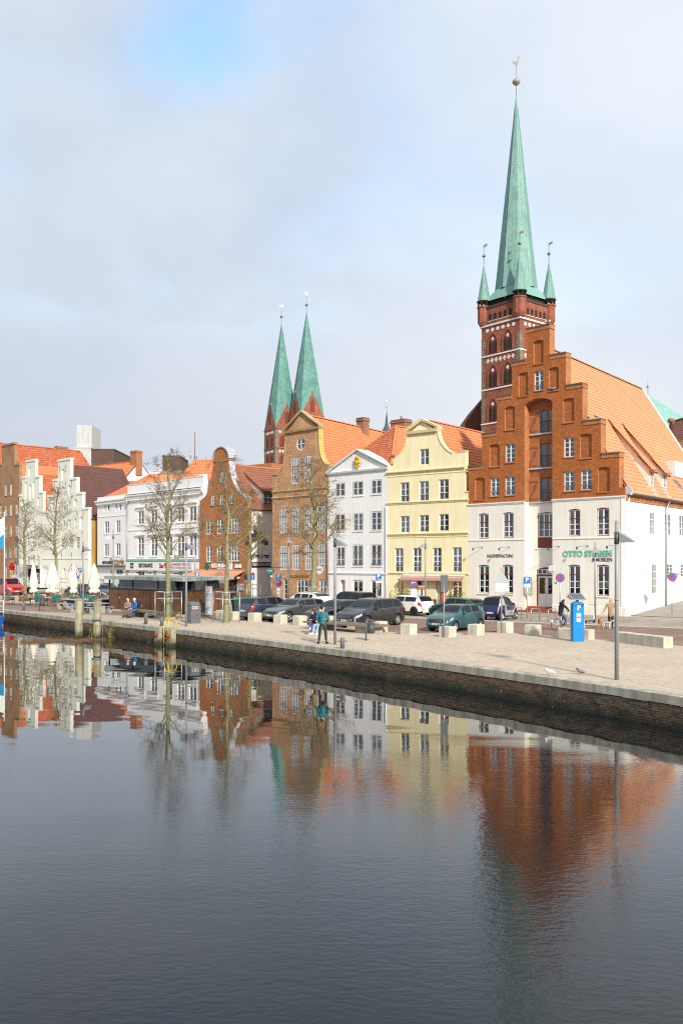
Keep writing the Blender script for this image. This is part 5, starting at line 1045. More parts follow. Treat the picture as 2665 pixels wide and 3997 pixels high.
# ================================================================== roofs and blocks behind the row
def block(name,c,x0,x1,yt,d,zb,depth,m,label,rz=-.78,cat='building',extra=None):
    a = at(c,x0,yt,d);b = at(c,x1,yt,d);root = empty(name,(a.x,a.y,0),0,label,cat);wd = b.x - a.x
    q = MB();q.box(0,0,zb,wd,depth,a.z);q.build('wall',m,root);q = MB();q.box(-.1,-.1,a.z,wd + .1,depth + .1,a.z + .2);q.build('roof_edge',LEAD if m is not BR_DK else m,root)
    return root,wd,a.z
BR_DK = brick_tex('dark_block_brick',(.13,.075,.055),(.1,.055,.04),(.1,.08,.065),R(0),.3,.1)
CONC = mat('pale_panel',(.52,.53,.53),.8,.06,streak=.15)
# long red roof at far left
lr = House('long_red_roof_building',-140,155,412,176,'long building with high red tiled roof rising above the left gables',cat='building');w = lr.w;ze,za = 18.0,26.4
lr.box('wall',mat('brick_plain',(.36,.15,.07),.9),0,w,.2,14,0,ze)
rl = tiled(lr.root,[(0,0,ze),(w,0,ze),(w - 1.6,7,za),(0,7,za)],TILE_R,UNDER,w=.42,L=.6,amp=.05,lip=.06);tiled(lr.root,[(0,14,ze),(w,14,ze),(w - 1.6,7,za),(0,7,za)],TILE_R,UNDER,w=.42,L=.6);tiled(lr.root,[(w,0,ze),(w,14,ze),(w - 1.6,7,za)],TILE_R,UNDER,w=.42,L=.6);ridge(rl,(0,7,za),(w - 1.6,7,za),TILE_R,.2,.6,objs=False)
chimney(lr,(w - 7,6.5,za - .2),2.4,1.2,.7,mat('brick_plain',(.36,.15,.07)))
# tiled roofs between the gables
def roof_house(name,x0,d0,x1,d1,ze,zr,dep,tm,label,wallm,w_=.34,L=.46,gable=True):
    H_ = House(name,x0,d0,x1,d1,label);w = H_.w;H_.box('wall',wallm,.05,w - .05,.05,dep,0,ze)
    r_ = tiled(H_.root,[(0,0,ze),(w,0,ze),(w,dep / 2,zr),(0,dep / 2,zr)],tm,UNDER,w=w_,L=L,amp=.04,lip=.05);tiled(H_.root,[(w,dep,ze),(0,dep,ze),(0,dep / 2,zr),(w,dep / 2,zr)],tm,UNDER,w=w_,L=L)
    ridge(r_,(0,dep / 2,zr),(w,dep / 2,zr),tm,.16,.5,objs=False)
    if gable:
        for u in (0.02,w - .02): MB().add([(u,0,ze),(u,dep,ze),(u,dep / 2,zr)],[(0,1,2)]).build('gable_wall',wallm,H_.root)
    return H_
h1 = roof_house('orange_roof_house',230,152,466,141,16.2,20.4,8,TILE_O,'low orange roofed house behind the white cafe house',PLR)
chimney(h1,(h1.w - 1.4,3.2,20.0),1.6,1.2,2.0,mat('brick_plain',(.36,.15,.07)),name='chimney')
q = MB();q.box(h1.w * .45,-.3,16.6,h1.w * .62,1.2,18.2);q.build('dormer',WHITEP,h1.root)
q = MB();q.box(h1.w * .47,-.32,16.8,h1.w * .6,-.3,18.0);q.build('dormer_pane',mat('attic_glass',(.08,.1,.12)),h1.root)
h1b = House('dark_chimney_house',372,128,398,126.6,'brown chimney stack rising beside dark tiled roof',cat='chimney');MB().box(0,0,0,1.7,1.6,15.6).build('stack',BR_DK,h1b.root)
# grey-white blocks, dark lift shafts
b1,wd,zt = block('white_roof_block',1,862,1045,200,196,0,12,CONC,'pale grey concrete block rising behind red roofs');MB().box(.2,.5,zt,wd - .0,8,zt + 5.2).build('roof_box',CONC,b1)
block('dark_brick_block',1,1048,1310,222,178,0,14,BR_DK,'dark brown brick block on skyline behind cafe house')
b3_,wd,zt = block('dark_brick_shaft',2,748,945,300,150,0,8,BR_DK,'tall dark brick lift shaft behind parapet restaurant')
for k in range(5): MB().tube([(1 + k * 1.1,3,zt),(1 + k * 1.1,3,zt + 1.0 + .4 * (k % 2))],.1,6).build('vent_pipe',GREYM,b3_)
q = MB();q.bar((-1.1,1,zt - 3.6),(-1.1,1,zt - .6),.08);q.bar((-1.1,1,zt - .6),(0,1,zt - .6),.08);q.bar((-1.1,1,zt - 3.6),(0,1,zt - 3.6),.08);q.build('ladder_frame',GREYM,b3_)
b4,wd,zt = block('white_office_block',2,285,760,470,170,0,12,PLR,'white flat-roofed office block with small windows behind roofs')
for x in (335,460,585): 
    u0 = (x - 285) * .34008 / FPX * 170;o = MB().box(u0,-.08,zt - 3.0,u0 + 3.4,.05,zt - 1.3).build('window',WHITEP,b4);MB().box(u0 + .3,-.1,zt - 2.7,u0 + 3.1,-.08,zt - 1.6).build('pane',mat('attic_glass',(.08,.1,.12)),o)
# brown hipped roof and orange hipped roof behind the parapet
def hip(name,c,xl,xr,ye,xa,ya,xb,d,tm,label,dep=10):
    a = at(c,xl,ye,d);b = at(c,xr,ye,d);t = at(c,xa,ya,d + dep / 2);t2 = at(c,xb,ya,d + dep / 2);root = empty(name,(a.x,a.y,0),0,label,'house');f = lambda p: Vector((p.x - a.x,p.y - a.y,p.z));A_,B_,T_,T2 = f(a),f(b),f(t),f(t2);B_.z = A_.z;T2.z = T_.z;bk = Vector((0,dep,0))
    MB().box(.1,.1,0,B_.x - .1,dep - .1,A_.z).build('wall',PLR,root)
    r_ = tiled(root,[A_,B_,T2,T_],tm,UNDER,w=.34,L=.46,amp=.04,lip=.05);tiled(root,[A_ + bk,A_,T_],tm,UNDER,w=.34,L=.46);tiled(root,[B_,B_ + bk,T2],tm,UNDER,w=.34,L=.46);tiled(root,[B_ + bk,A_ + bk,T_,T2],tm,UNDER,w=.34,L=.46)
    ridge(r_,A_,T_,tm,.16,.5,objs=False);ridge(r_,B_,T2,tm,.16,.5,objs=False);ridge(r_,T_,T2,tm,.16,.5,objs=False);return root
hip('brown_hip_roof_house',2,590,1110,620,745,470,985,128,mat('weathered_tile',(.26,.17,.12),.8,.25,isl=.25),'brown hipped roof showing above the parapet restaurant')
o = hip('orange_hip_roof_house',2,930,1420,570,1120,345,1330,118,TILE_O,'orange hipped roof with lightning rods left of bell gable')
for x in (1118,): p = at(2,x,345,123);MB().tube([(p.x - o.location.x,p.y - o.location.y,p.z - .3),(p.x - o.location.x,p.y - o.location.y,p.z + 4)],.06,6).build('lightning_rod',mat('rusty_rod',(.2,.1,.08),.7),o)
# dark long roof in front of the twin towers
dr = House('dark_church_roof_house',870,150,1060,143,'dark roof ridge behind the bell gable below the twin towers');MB().box(0,0,0,dr.w,8,dr.uz(3,560,650)[1]).build('wall',mat('brick_plain',(.36,.15,.07)),dr.root);zz = dr.uz(3,560,640)[1];tiled(dr.root,[(0,-1,zz - 3),(dr.w,-1,zz - 3),(dr.w,3.5,zz),(0,3.5,zz)],TILE_D,UNDER,w=.4,L=.5)
# houses up the lane at the right edge
hr = House('tiled_house_up_the_lane',2570,100,2700,93,'orange tiled house up the lane behind the warehouse');w = hr.w
z1 = hr.uz(0,2640,1695)[1];z2 = hr.uz(0,2640,1625)[1] + 1.2;hr.box('wall',PL_C,-3,w + 6,0,9,0,z1 - 4)
rr2 = tiled(hr.root,[(-6,-.5,z1 - 5),(w + 8,-.5,z1 - 5),(w + 8,3,z1),(-6,3,z1)],TILE_O,UNDER,w=.34,L=.42);tiled(hr.root,[(-6,3,z1 + .05),(w + 8,3,z1 + .05),(w + 8,5.4,z2),(-6,5.4,z2)],TILE_B,UNDER,w=.34,L=.42);ridge(rr2,(-6,5.4,z2),(w + 8,5.4,z2),TILE_B,.16,.5,objs=False)
u_,z_ = hr.uz(9,1410,940,1.5);MB().lathe([(.2,-1.2),(.2,.3),(.38,.32),(.38,.6),(.3,.75)],10,(u_,1.5,z_)).build('roof_vent',mat('rusty_vent',(.3,.14,.08),.7),hr.root)
# copper roofed turret behind
cp = at(0,2528,1565,130);COPM = mat('pale_copper',(.22,.42,.37),.7,.12,scale=.8,streak=.15);ct = empty('copper_roofed_turret',(cp.x,cp.y,0),R(20),'green copper roof with small finial behind the warehouse ridge','turret');q = MB();s_ = 6.5;zz = cp.z + 1.0;q.add([(-s_,-s_,zz - 7),(s_,-s_,zz - 7),(s_,s_,zz - 7),(-s_,s_,zz - 7),(0,0,zz)],[(0,1,4),(1,2,4),(2,3,4),(3,0,4)]);q.build('roof',COPM,ct);MB().box(-s_ + .3,-s_ + .3,0,s_ - .3,s_ - .3,zz - 7).build('wall',PL_C,ct);MB().lathe([(.05,0),(.05,1),(.25,1.2),(.05,1.5),(.02,2.4)],8,(0,0,zz - .1)).build('finial',COPM,ct)
# street up the lane
ln = MB();B0 = OT.A + OT.U * OT.w;vd = SW.U;nd = -SW.N
ln.add([B0 + vd * 1.0 + Vector((0,0,.03)),B0 + vd * 1.0 + nd * 9 + Vector((0,0,.012)),B0 + vd * 42 + nd * 12 + Vector((0,0,2.2)),B0 + vd * 42 + Vector((0,0,2.2))],[(0,1,2,3)]);struct(ln.build('lane',mat('lane_paving',(.30,.27,.24),.9,.15,scale=1.2,bump=.4,bscale=8)))
# ================================================================== churches
COP = mat('copper_patina',(.195,.375,.33),.65,.13,scale=.25,col2=(.26,.45,.40),streak=.2,isl=.13,patch=.5)
COPD = mat('dark_copper',(.05,.11,.10),.7,.3)
CHB = brick_tex('church_brick',(.36,.095,.042),(.25,.065,.034),(.34,.19,.13),R(45),.35,.12,dark=.55)
CHW = mat('white_stone',(.72,.7,.66),.8,.06);CHS = mat('grey_ashlar',(.20,.165,.12),.9,.45,scale=.8,bump=.4,bscale=5);CHD = mat('dark_opening',(.03,.018,.015),.9,.3)
def spire(root,a,z0,z1,r0,m,n=8,rot=0,panels=None,flare=None,name='spire'):
    q = MB();ring = lambda r,z: [(a[0] + r * math.cos(rot + 2 * math.pi * (k + .5) / n),a[1] + r * math.sin(rot + 2 * math.pi * (k + .5) / n),z) for k in range(n)]
    v_ = ring(r0,z0) + [(a[0],a[1],z1)];q.add(v_,[(k,(k + 1) % n,n) for k in range(n)]);o = q.build(name,m,root)
    if panels:
        pw,ph = panels;me = MB().add([(0,0,0),(1,0,0),(1,0,1),(0,0,1),(0,.05,0),(1,.05,0)],[(0,1,2,3),(0,4,5,1)]).mesh('copper_sheet',m);pl = [];rn = random.Random(3)
        for k in range(n):
            p0,p1 = Vector(v_[k]),Vector(v_[(k + 1) % n]);ap = Vector(v_[n]);mid = (p0 + p1) / 2;S_ = (ap - mid);H_ = S_.length;S_.normalize();E_ = (p1 - p0).normalized();W_ = (p1 - p0).length;nr = E_.cross(S_).normalized()
            if nr.dot(mid - Vector((a[0],a[1],z0))) < 0: nr = -nr
            c = int(W_ / pw / 2) + 1
            for j in range(-c,c):
                t = -rn.random() * ph
                while t < H_:
                    t0,t1 = max(t,0),min(t + ph,H_);hw = W_ / 2 * (1 - t1 / H_);x0,x1 = max(j * pw,-hw),min((j + 1) * pw,hw)
                    if x1 - x0 > .12 and t1 - t0 > .2: pl.append((mid + E_ * (x0 + .02) + S_ * (t0 + .015) + nr * (.03 + rn.random() * .02),Matrix((E_ * (x1 - x0 - .04),-nr,S_ * (t1 - t0 - .03))).transposed()))
                    t += ph
        field('copper_sheet',me,None,pl,o,300)
    return o
def finial(root,x,y,z,h,r,m=None,cock=True,s=1.0):
    GM = m or mat('finial_metal',(.2,.15,.12),.5,.2,metal=.4);b = MB();b.tube([(x,y,z - .5),(x,y,z + h)],.07 * s,6);b.lathe([(.05 * s,-r),(r * .8,-r * .4),(r,0),(r * .8,r * .4),(.05 * s,r)],10,(x,y,z + h * .42));o = b.build('finial',GM,root)
    if cock:
        P = [(-.9,.5),(-.8,1.3),(-.4,.7),(.1,.45),(.35,.9),(.5,1.35),(.75,1.3),(.95,1.05),(.7,.95),(.7,.5),(.45,0),(.1,-.25),(-.3,-.1)]
        q = MB();q.prism([(x + a * 1.1 * s,z + h + .3 * s + c * 1.1 * s) for a,c in P],y - .06,y + .06);q.build('weathercock',mat('gilt_cock',(.62,.58,.5),.5,.1),o)
# --- St Petri-type tower: square brick tower, gallery, four corner turrets, octagonal spire
TD = 198.0;tc_ = at(7,373,1500,TD);TWR = empty('brick_church_tower',(tc_.x,tc_.y,0),R(-50.6),'brick church tower with tall green copper spire and four corner turrets','church tower')
zt = lambda y,d=TD: CH + (HOR - px(7,0,y)[1]) / FPX * d
Z_TOP,Z_BODY,Z_CORN = zt(340),zt(2130),zt(2215,TD - 8)
HW = 5.5                                              # half width of the tower
ZB = Z_CORN
body = MB();body.box(-HW,-HW,0,HW,HW,ZB);body.build('tower_wall',CHB,TWR)
body = MB();body.box(-HW - .1,-HW - .1,ZB,HW + .1,HW + .1,ZB + 3.9);body.build('gallery_wall',CHB,TWR)
body = MB();body.box(-HW - .3,-HW - .3,ZB + 3.9,HW + .3,HW + .3,ZB + 4.3);body.build('gallery_ledge',mat('dark_ledge',(.07,.055,.05),.8),TWR)
body = MB();body.box(-HW + .7,-HW + .7,ZB + 4.3,HW - .7,HW - .7,ZB + 5.6);body.build('gallery_drum',CHD,TWR)
for f in range(4):
    a = f * math.pi / 2;M_ = Matrix.Rotation(a,4,'Z')
    def put(b,name,m): o = b.build(name,m,TWR);o.rotation_euler = (0,0,a);return o
    b = MB();b.box(-HW - .25,-HW - .3,ZB - .25,HW + .25,-HW - .02,ZB + .08);put(b,'white_band',CHW)
    for z in (ZB - 7.1,ZB - 14.7,ZB - 22.4): b = MB();b.box(-HW - .12,-HW - .18,z,HW + .12,-HW - .02,z + .3);put(b,'white_band',CHW)
    for k in range(5): b = MB();x = (k - 2) * 1.45;b.prism(arch_poly(x - .42,x + .42,ZB + .9,ZB + 2.5,.42),-HW - .14,-HW - .06);o = put(b,'gallery_opening',CHD);b = MB();b.box(x - .5,-HW - .25,ZB + .75,x + .5,-HW - .1,ZB + .88);put(b,'opening_sill',CHW)
    for k in range(6): x = (k - 2.5) * 1.5;b = MB();b.lathe([(.42,-.05),(.42,.05)],14,(x,-HW - .03,ZB - 1.15),axis='y');put(b,'white_roundel',CHW)
    for k in range(7): 
        x = (k - 3) * 1.2;zz = ZB - 8.1;b = MB()
        for dx,dz in ((.26,0),(-.26,0),(0,.32),(0,-.32)): b.lathe([(.19,-.05),(.19,.05)],10,(x + dx,-HW - .03,zz + dz),axis='y')
        put(b,'quatrefoil',CHW)
    for zt_,h in ((ZB - 2.1,4.5),(ZB - 9.2,5.0),(ZB - 16.8,5.2),(ZB - 24.2,5.2)):
        for x in (-2.15,2.15):
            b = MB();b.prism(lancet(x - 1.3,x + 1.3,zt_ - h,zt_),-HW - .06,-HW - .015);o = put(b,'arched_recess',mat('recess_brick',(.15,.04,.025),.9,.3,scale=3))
            b = MB();
            for dx in (-.6,.6): b.prism(lancet(x + dx - .42,x + dx + .42,zt_ - h + .25,zt_ - 1.75),-HW - .12,-HW - .05)
            put(b,'louvre',CHD);b = MB()
            for dx,dz in ((.22,0),(-.22,0),(0,.26),(0,-.26)): b.lathe([(.17,-.05),(.17,.05)],10,(x + dx,-HW - .08,zt_ - 1.15 + dz),axis='y')
            put(b,'quatrefoil',CHW)
            b = MB();P = lancet(x - 1.45,x + 1.45,zt_ - h,zt_ + .25);
            for (p0,p1) in zip(P[1:],P[2:] + P[:1]): b.bar((p0[0],-HW - .08,p0[1]),(p1[0],-HW - .08,p1[1]),.3,.16,up=(0,1,0))
            put(b,'arch_moulding',CHB)
    b = MB();rn = random.Random(f);z = ZB - 60
    while z < ZB - 3.2:
        h = rn.uniform(.5,.8);e = rn.uniform(.4,1.3);b.box(-HW - .05,-HW - .05,z,-HW + e,-HW + .1,z + h - .04);b.box(-HW - .055,-HW,z,-HW + .1,-HW + rn.uniform(.8,1.9),z + h - .04);z += h
    stuff(put(b,'corner_ashlar',CHS))
for sx_,sy_ in ((-1,-1),(1,-1),(1,1),(-1,1)):
    x,y = sx_ * (HW - .35),sy_ * (HW - .35);t = MB();t.lathe([(1.0,ZB + .2),(1.4,ZB + 1.0),(1.4,ZB + 4.2),(1.6,ZB + 4.3),(1.6,ZB + 4.55)],8,(x,y,0),smooth=False);o = t.build('corner_turret',CHB,TWR)
    t = MB()
    for k in range(8): a = 2 * math.pi * (k + .5) / 8;t.bar((x + 1.3 * math.cos(a),y + 1.3 * math.sin(a),ZB + 4.55),(x + 1.3 * math.cos(a),y + 1.3 * math.sin(a),ZB + 5.6),.26)
    if sx_ * sy_ < 0: t.lathe([(.95,ZB + 4.55),(.95,ZB + 5.6)],8,(x,y,0))
    t.lathe([(1.6,ZB + 5.6),(1.68,ZB + 5.85)],8,(x,y,0),smooth=False);t.build('turret_lantern',mat('black_timber',(.025,.022,.022),.7),o)
    spire(o,(x,y),ZB + 5.85,ZB + 14.8,1.55,COP,panels=(.6,1.2),name='turret_spire');finial(o,x,y,ZB + 14.6,4.0,.42,cock=False)
    q = MB();q.prism([(x - .1,ZB + 18.2),(x + 1.0,ZB + 18.4),(x + 1.0,ZB + 18.9),(x - .1,ZB + 18.7)],y - .05,y + .05);q.build('vane',mat('vane_metal',(.4,.25,.2),.5),o)
q = MB();n = 8;o0 = [(-HW,-HW),(0,-HW),(HW,-HW),(HW,0),(HW,HW),(0,HW),(-HW,HW),(-HW,0)]
rS = 4.8;oc = [(rS * math.cos(R(-112.5 + 45 * k + 0)),rS * math.sin(R(-112.5 + 45 * k))) for k in range(8)]
sq = [(-HW + .1,-HW + .1),(HW - .1,-HW + .1),(HW - .1,HW - .1),(-HW + .1,HW - .1)]
v_ = [(x,y,ZB + 5.6) for x,y in sq] + [(x,y,ZB + 8.0) for x,y in oc]
q.add(v_,[(0,1,5,4),(1,2,7,6),(2,3,9,8),(3,0,11,10),(1,6,5),(2,8,7),(3,10,9),(0,4,11)]);q.build('spire_skirt',COP,TWR)
spire(TWR,(0,0),ZB + 8.0,Z_TOP,rS,COP,rot=R(-45 - 22.5 - 67.5 + 22.5),panels=(.75,1.5));finial(TWR,0,0,Z_TOP - .3,zt(105) - Z_TOP,.95,s=1.0,m=mat('finial_grey',(.3,.28,.25),.5,metal=.3))
TWR.matrix_basis = Matrix.Translation(TWR.location) @ Matrix.Rotation(R(-50.6),4,'Z')
nv = MB();nv.prism([(20.5,24),(29.5,36.9),(33.8,43),(50,43),(62,24)],206,232);o = nv.build('nave_roof',mat('nave_roof',(.13,.045,.03),.85,.3),TWR);o.matrix_basis = TWR.matrix_basis.inverted()
# --- twin towers behind: square brick towers with four gables and octagonal spires
def twin(x,ytip,ybase_pt,d,label,hw):
    t = at(8,x,ytip,d);root = empty('twin_spire_tower',(t.x,t.y,0),R(30),label,'church tower','twin church towers');ztip = t.z;zs = CH + (HOR - px(8,0,ybase_pt)[1]) / FPX * d;zg = zs + 11.4
    MB().box(-hw,-hw,0,hw,hw,zs).build('tower_wall',CHB,root)
    for f in range(4):
        a = f * math.pi / 2
        def put(b,name,m): o = b.build(name,m,root);o.rotation_euler = (0,0,a);return o
        q = MB();q.add([(-hw,-hw,zs),(hw,-hw,zs),(0,-hw * .93,zg)],[(0,1,2)]);put(q,'tower_gable',CHB)
        for z,s_ in ((zs - .6,.4),(zs - 9.6,.4),(zs - 18.6,.4)): q = MB();q.box(-hw - .3,-hw - .3,z,hw + .3,-hw - .02,z + s_);put(q,'stone_band',mat('grey_band',(.2,.15,.14),.8))
        for zz in (zs - 2.0,zs - 11.0):
            for k in range(6):
                q = MB();x_ = (k - 2.5) * 1.5
                for dx,dz in ((.26,0),(-.26,0),(0,.45),(0,-.45)): q.lathe([(.28,-.06),(.28,.06)],8,(x_ + dx,-hw - .03,zz + dz),axis='y')
                put(q,'quatrefoil',CHW)
        for zz in (zs - 3.4,zs - 12.4,zs - 21.4):
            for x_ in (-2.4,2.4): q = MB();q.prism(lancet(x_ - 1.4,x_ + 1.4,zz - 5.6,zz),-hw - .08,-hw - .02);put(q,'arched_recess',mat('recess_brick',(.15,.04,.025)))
        q = MB();q.prism(lancet(-1,1,zs + 2,zs + 8),-hw - .0,-hw + .6);put(q,'gable_louvre',mat('recess_brick',(.15,.04,.025)))
        q = MB();rn = random.Random(f + 9);z = zs - 50
        while z < zs - 1.5: h = rn.uniform(.8,1.2);q.box(-hw - .06,-hw - .06,z,-hw + rn.uniform(1,2.2),-hw + .1,z + h - .05);q.box(-hw - .065,-hw,z,-hw + .1,-hw + rn.uniform(1,2.2),z + h - .05);z += h
        stuff(put(q,'corner_ashlar',CHS))
    # octagonal spire rising from corners and gable tips
    v_ = []
    for k in range(4):
        a = math.pi / 2 * k;cs_,sn = math.cos(a),math.sin(a)
        for (x_,y_,z_) in ((-hw,-hw,zs),(0,-hw * .95,zg)): v_.append((x_ * cs_ - y_ * sn,x_ * sn + y_ * cs_,z_))
    v_.append((0,0,ztip));q = MB();q.add(v_,[(k,(k + 1) % 8,8) for k in range(8)]);q.build('spire',mat('copper_patina_far',(.125,.30,.262),.7,.2,scale=.2,streak=.45),root)
    for k in range(4): x_,y_,z_ = v_[2 * k + 1];MB().lathe([(.1,-.5),(.35,0),(.1,.5)],8,(x_,y_,z_ + .4)).build('gable_ball',GOLD,root)
    finial(root,0,0,ztip - .3,7.4,.8,s=1.15,m=mat('finial_blue',(.16,.18,.2),.5,metal=.3))
twin(330,400,1805,415,'left and lower looking of the twin green spired brick towers',6.1)
twin(660,245,1655,407,'right and taller looking of the twin green spired brick towers',6.1)
# slim slate fleche behind the chimney of the brick house
fp = at(4,687,230,300);FL = empty('slate_fleche',(fp.x,fp.y,0),0,'thin dark slate spirelet with gilded ball behind brick chimney','spire');q = MB();q.lathe([(2.2,0),(2.2,fp.z - 4),(.65,fp.z - 1),(.5,fp.z),(.06,fp.z + 4.2)],8,smooth=False);q.build('spirelet',mat('slate',(.07,.08,.11),.6),FL);finial(FL,0,0,fp.z + 4,3.2,.3,m=GOLD,s=.45)
# ================================================================== kit: cars
CGLASS = mat('car_glass',(.010,.012,.014),.03,.1,spec=.45);TYRE = mat('tyre_rubber',(.02,.02,.021),.8,.1);ALLOY = mat('alloy_rim',(.55,.56,.58),.28,.05,metal=.8);CHROME = mat('chrome',(.7,.7,.72),.15,.05,metal=1)
LENSW = mat('headlamp_lens',(.42,.45,.48),.1,.35,scale=14,spec=.8);LENSR = mat('tail_lamp_lens',(.42,.012,.01),.12,.15,scale=9,spec=.7);PLATE = mat('plate_white',(.75,.76,.76),.5,.03)
def interp(P,x):
    if x >= P[0][0]: return P[0][1]
    for (a,b),(c,d) in zip(P,P[1:]):
        if c <= x <= a: 
            t = (a - x) / (a - c) if a != c else 0
            return b + (d - b) * t
    return P[-1][1]
def smooth_prof(P,n=5):
    out = []
    for i in range(len(P) - 1):
        a,b,c,d = [Vector(P[max(0,min(len(P) - 1,k))]) for k in (i - 1,i,i + 1,i + 2)]
        for j in range(n):
            t = j / n;q = .5 * ((2 * b) + (c - a) * t + (2 * a - 5 * b + 4 * c - d) * t * t + (3 * b - a - 3 * c + d) * t ** 3);q.x = b.x + (c.x - b.x) * t;out.append((q.x,q.y))
    return out + [P[-1]]
def make_car(name,L,Wd,top,belt,wheels,wr,ws,rw,pillars,paint,label,rim=None,tail='tall',roofm=None,plate='',nose=.45,group='cars parked along the quay street',grille=True,lowm=None,spokes=10,two_tone=None,rails=False,chrome=True):
    """top/belt: (x,z) from nose (+) to tail (-); wheels: front and rear axle x; ws, rw: windscreen and rear window x-ranges; pillars: side window x-ranges"""
    root = empty(name,(0,0,0),0,label,'car',group);h = Wd / 2;RA = wr * 1.16;zb = .19
    Tp = smooth_prof(top);Bp = smooth_prof(belt,4)
    xs = set(round(L / 2 - L * k / 44,3) for k in range(45))
    for a in wheels:
        for k in range(-8,9): xs.add(round(a + RA * math.sin(k / 8 * math.pi / 2),3))
    for p in pillars + [ws,rw]: xs |= {round(p[0],3),round(p[1],3)}
    xs = sorted(xs,reverse=True);xs = [x for i,x in enumerate(xs) if i == 0 or xs[i - 1] - x > .004]
    zmax = max(z for _,z in top);rows = []
    for x in xs:
        t = abs(x) / (L / 2);wv = h * (1 - .20 * max(0,(t - .62) / .38) ** 2.4 - (.10 if x > 0 else .06) * max(0,(t - .9) / .1) ** 2);T = interp(Tp,x);B = min(interp(Bp,x),T - .012);g_ = max(0,min(1,(T - B) / (zmax - .95)))
        e = max(0,(t - .93) / .07);zlo = zb + .06 * e;arch = 0
        for a in wheels:
            if abs(x - a) < RA: arch = max(arch,wr + math.sqrt(RA * RA - (x - a) ** 2))
        wrf = wv * (.92 - .19 * g_);z1 = max(zlo,arch);z2 = max(zlo + .13,arch);z3 = max(zlo + (B - zlo) * .58,arch + .015);B2 = max(B,z3 + .02)
        rows.append([(0,zlo),(wv * .86,zlo if not arch else z1 - .002),(wv * .90,z1),(wv * .985,z2),(wv,z3),(wv * .978,B2),(wv * (.95 - .02 * g_),B2 + .018 * (.3 + g_)),(wrf + (wv * .93 - wrf) * .06,T - .075 * (.15 + g_)),(wrf * .93,T - .028 * (.2 + g_)),(wrf * .6,T - .004),(0,T)])
    n = len(rows[0]);groups = {}
    def gadd(key,vs_): groups.setdefault(key,MB()).add(vs_,[(0,1,2,3)],0,True)
    for i in range(len(rows) - 1):
        xm = (xs[i] + xs[i + 1]) / 2
        for j in range(n - 1):
            for s in (1,-1):
                vs_ = [(xs[i],s * rows[i][j][0],rows[i][j][1]),(xs[i + 1],s * rows[i + 1][j][0],rows[i + 1][j][1]),(xs[i + 1],s * rows[i + 1][j + 1][0],rows[i + 1][j + 1][1]),(xs[i],s * rows[i][j + 1][0],rows[i][j + 1][1])]
                key = 'body'
                if j <= 1: key = 'under'
                elif j == 2 and lowm: key = 'sillstrip'
                elif j == 6:
                    for k,p in enumerate(pillars):
                        if p[0] > xm > p[1]: key = ('side_window',k,s)
                elif j in (8,9):
                    if ws[0] > xm > ws[1]: key = 'windscreen'
                    elif rw[0] > xm > rw[1]: key = 'rear_window'
                    elif roofm and ws[1] > xm > rw[0]: key = 'roof'
                if j == 7 and roofm and ws[1] > xm > rw[0]: key = 'roof'
                if two_tone and key == 'body' and two_tone(xm,(rows[i][j][1] + rows[i][j + 1][1]) / 2,j): key = 'panel'
                gadd(key,vs_)
    for end in (0,-1):
        r = rows[end];P = [(xs[end],y,z) for y,z in r[1:]] + [(xs[end],-y,z) for y,z in r[-2:0:-1]];groups['body'].add(P,[tuple(range(len(P)))])
    body = None
    nm = {'body': ('body',paint),'under': ('underside',BLACK),'sillstrip': ('side_skirt',lowm or BLACK),'windscreen': ('windscreen',CGLASS),'rear_window': ('rear_window',CGLASS),'roof': ('roof_panel',roofm),'panel': ('safety_cell',None)}
    for key,mb in groups.items():
        if isinstance(key,tuple): o = mb.build('side_window',CGLASS,root)
        else:
            nn,mm = nm[key];o = mb.build(nn,mm or ALLOY_P,root)
        o.data.set_sharp_from_angle(angle=R(42))
    def surf(x,j):
        i = min(range(len(xs)),key=lambda k: abs(xs[k] - x));return rows[i][j]
    # wheels
    ty = MB();tw = .205;ty.lathe([(wr * .66,-tw / 2),(wr * .93,-tw / 2),(wr,-tw / 2 + .03),(wr,tw / 2 - .03),(wr * .93,tw / 2),(wr * .66,tw / 2)],28,axis='y',cap=False);tme = ty.mesh('wheel',TYRE)
    rm = MB();rm.lathe([(wr * .68,-.02),(wr * .68,.085),(wr * .6,.085),(wr * .58,.04)],24,axis='y',cap=False)
    for k in range(spokes): a = 2 * math.pi * k / spokes;rm.hexa([(.03 * math.cos(a + 1.6),.055,.03 * math.sin(a + 1.6)),(.03 * math.cos(a - 1.6),.055,.03 * math.sin(a - 1.6)),(.03 * math.cos(a - 1.6),.095,.03 * math.sin(a - 1.6)),(.03 * math.cos(a + 1.6),.095,.03 * math.sin(a + 1.6))] + [(wr * .62 * math.cos(a + q),y,wr * .62 * math.sin(a + q)) for q,y in ((.07,.045),(-.07,.045),(-.07,.085),(.07,.085))])
    rm.lathe([(.07,.05),(.07,.1),(.03,.105)],12,axis='y');rme = rm.mesh('rim',rim or ALLOY);dk = MB().lathe([(wr * .64,.0),(wr * .64,.03)],20,axis='y').mesh('brake_disc',mat('brake_dark',(.04,.04,.04),.5))
    for a in wheels:
        for s in (1,-1):
            wv_ = surf(a,4)[0];wo_ = inst('wheel',tme,root,(a,s * (wv_ - tw / 2 - .005),wr),(0,0,0 if s > 0 else math.pi));inst('rim',rme,wo_,(0,0,0));inst('brake_disc',dk,wo_,(0,0,0))
    # lamps, mirrors, handles, joints, plates
    xf = L / 2;zl = interp(Bp,xf - .25) - .07
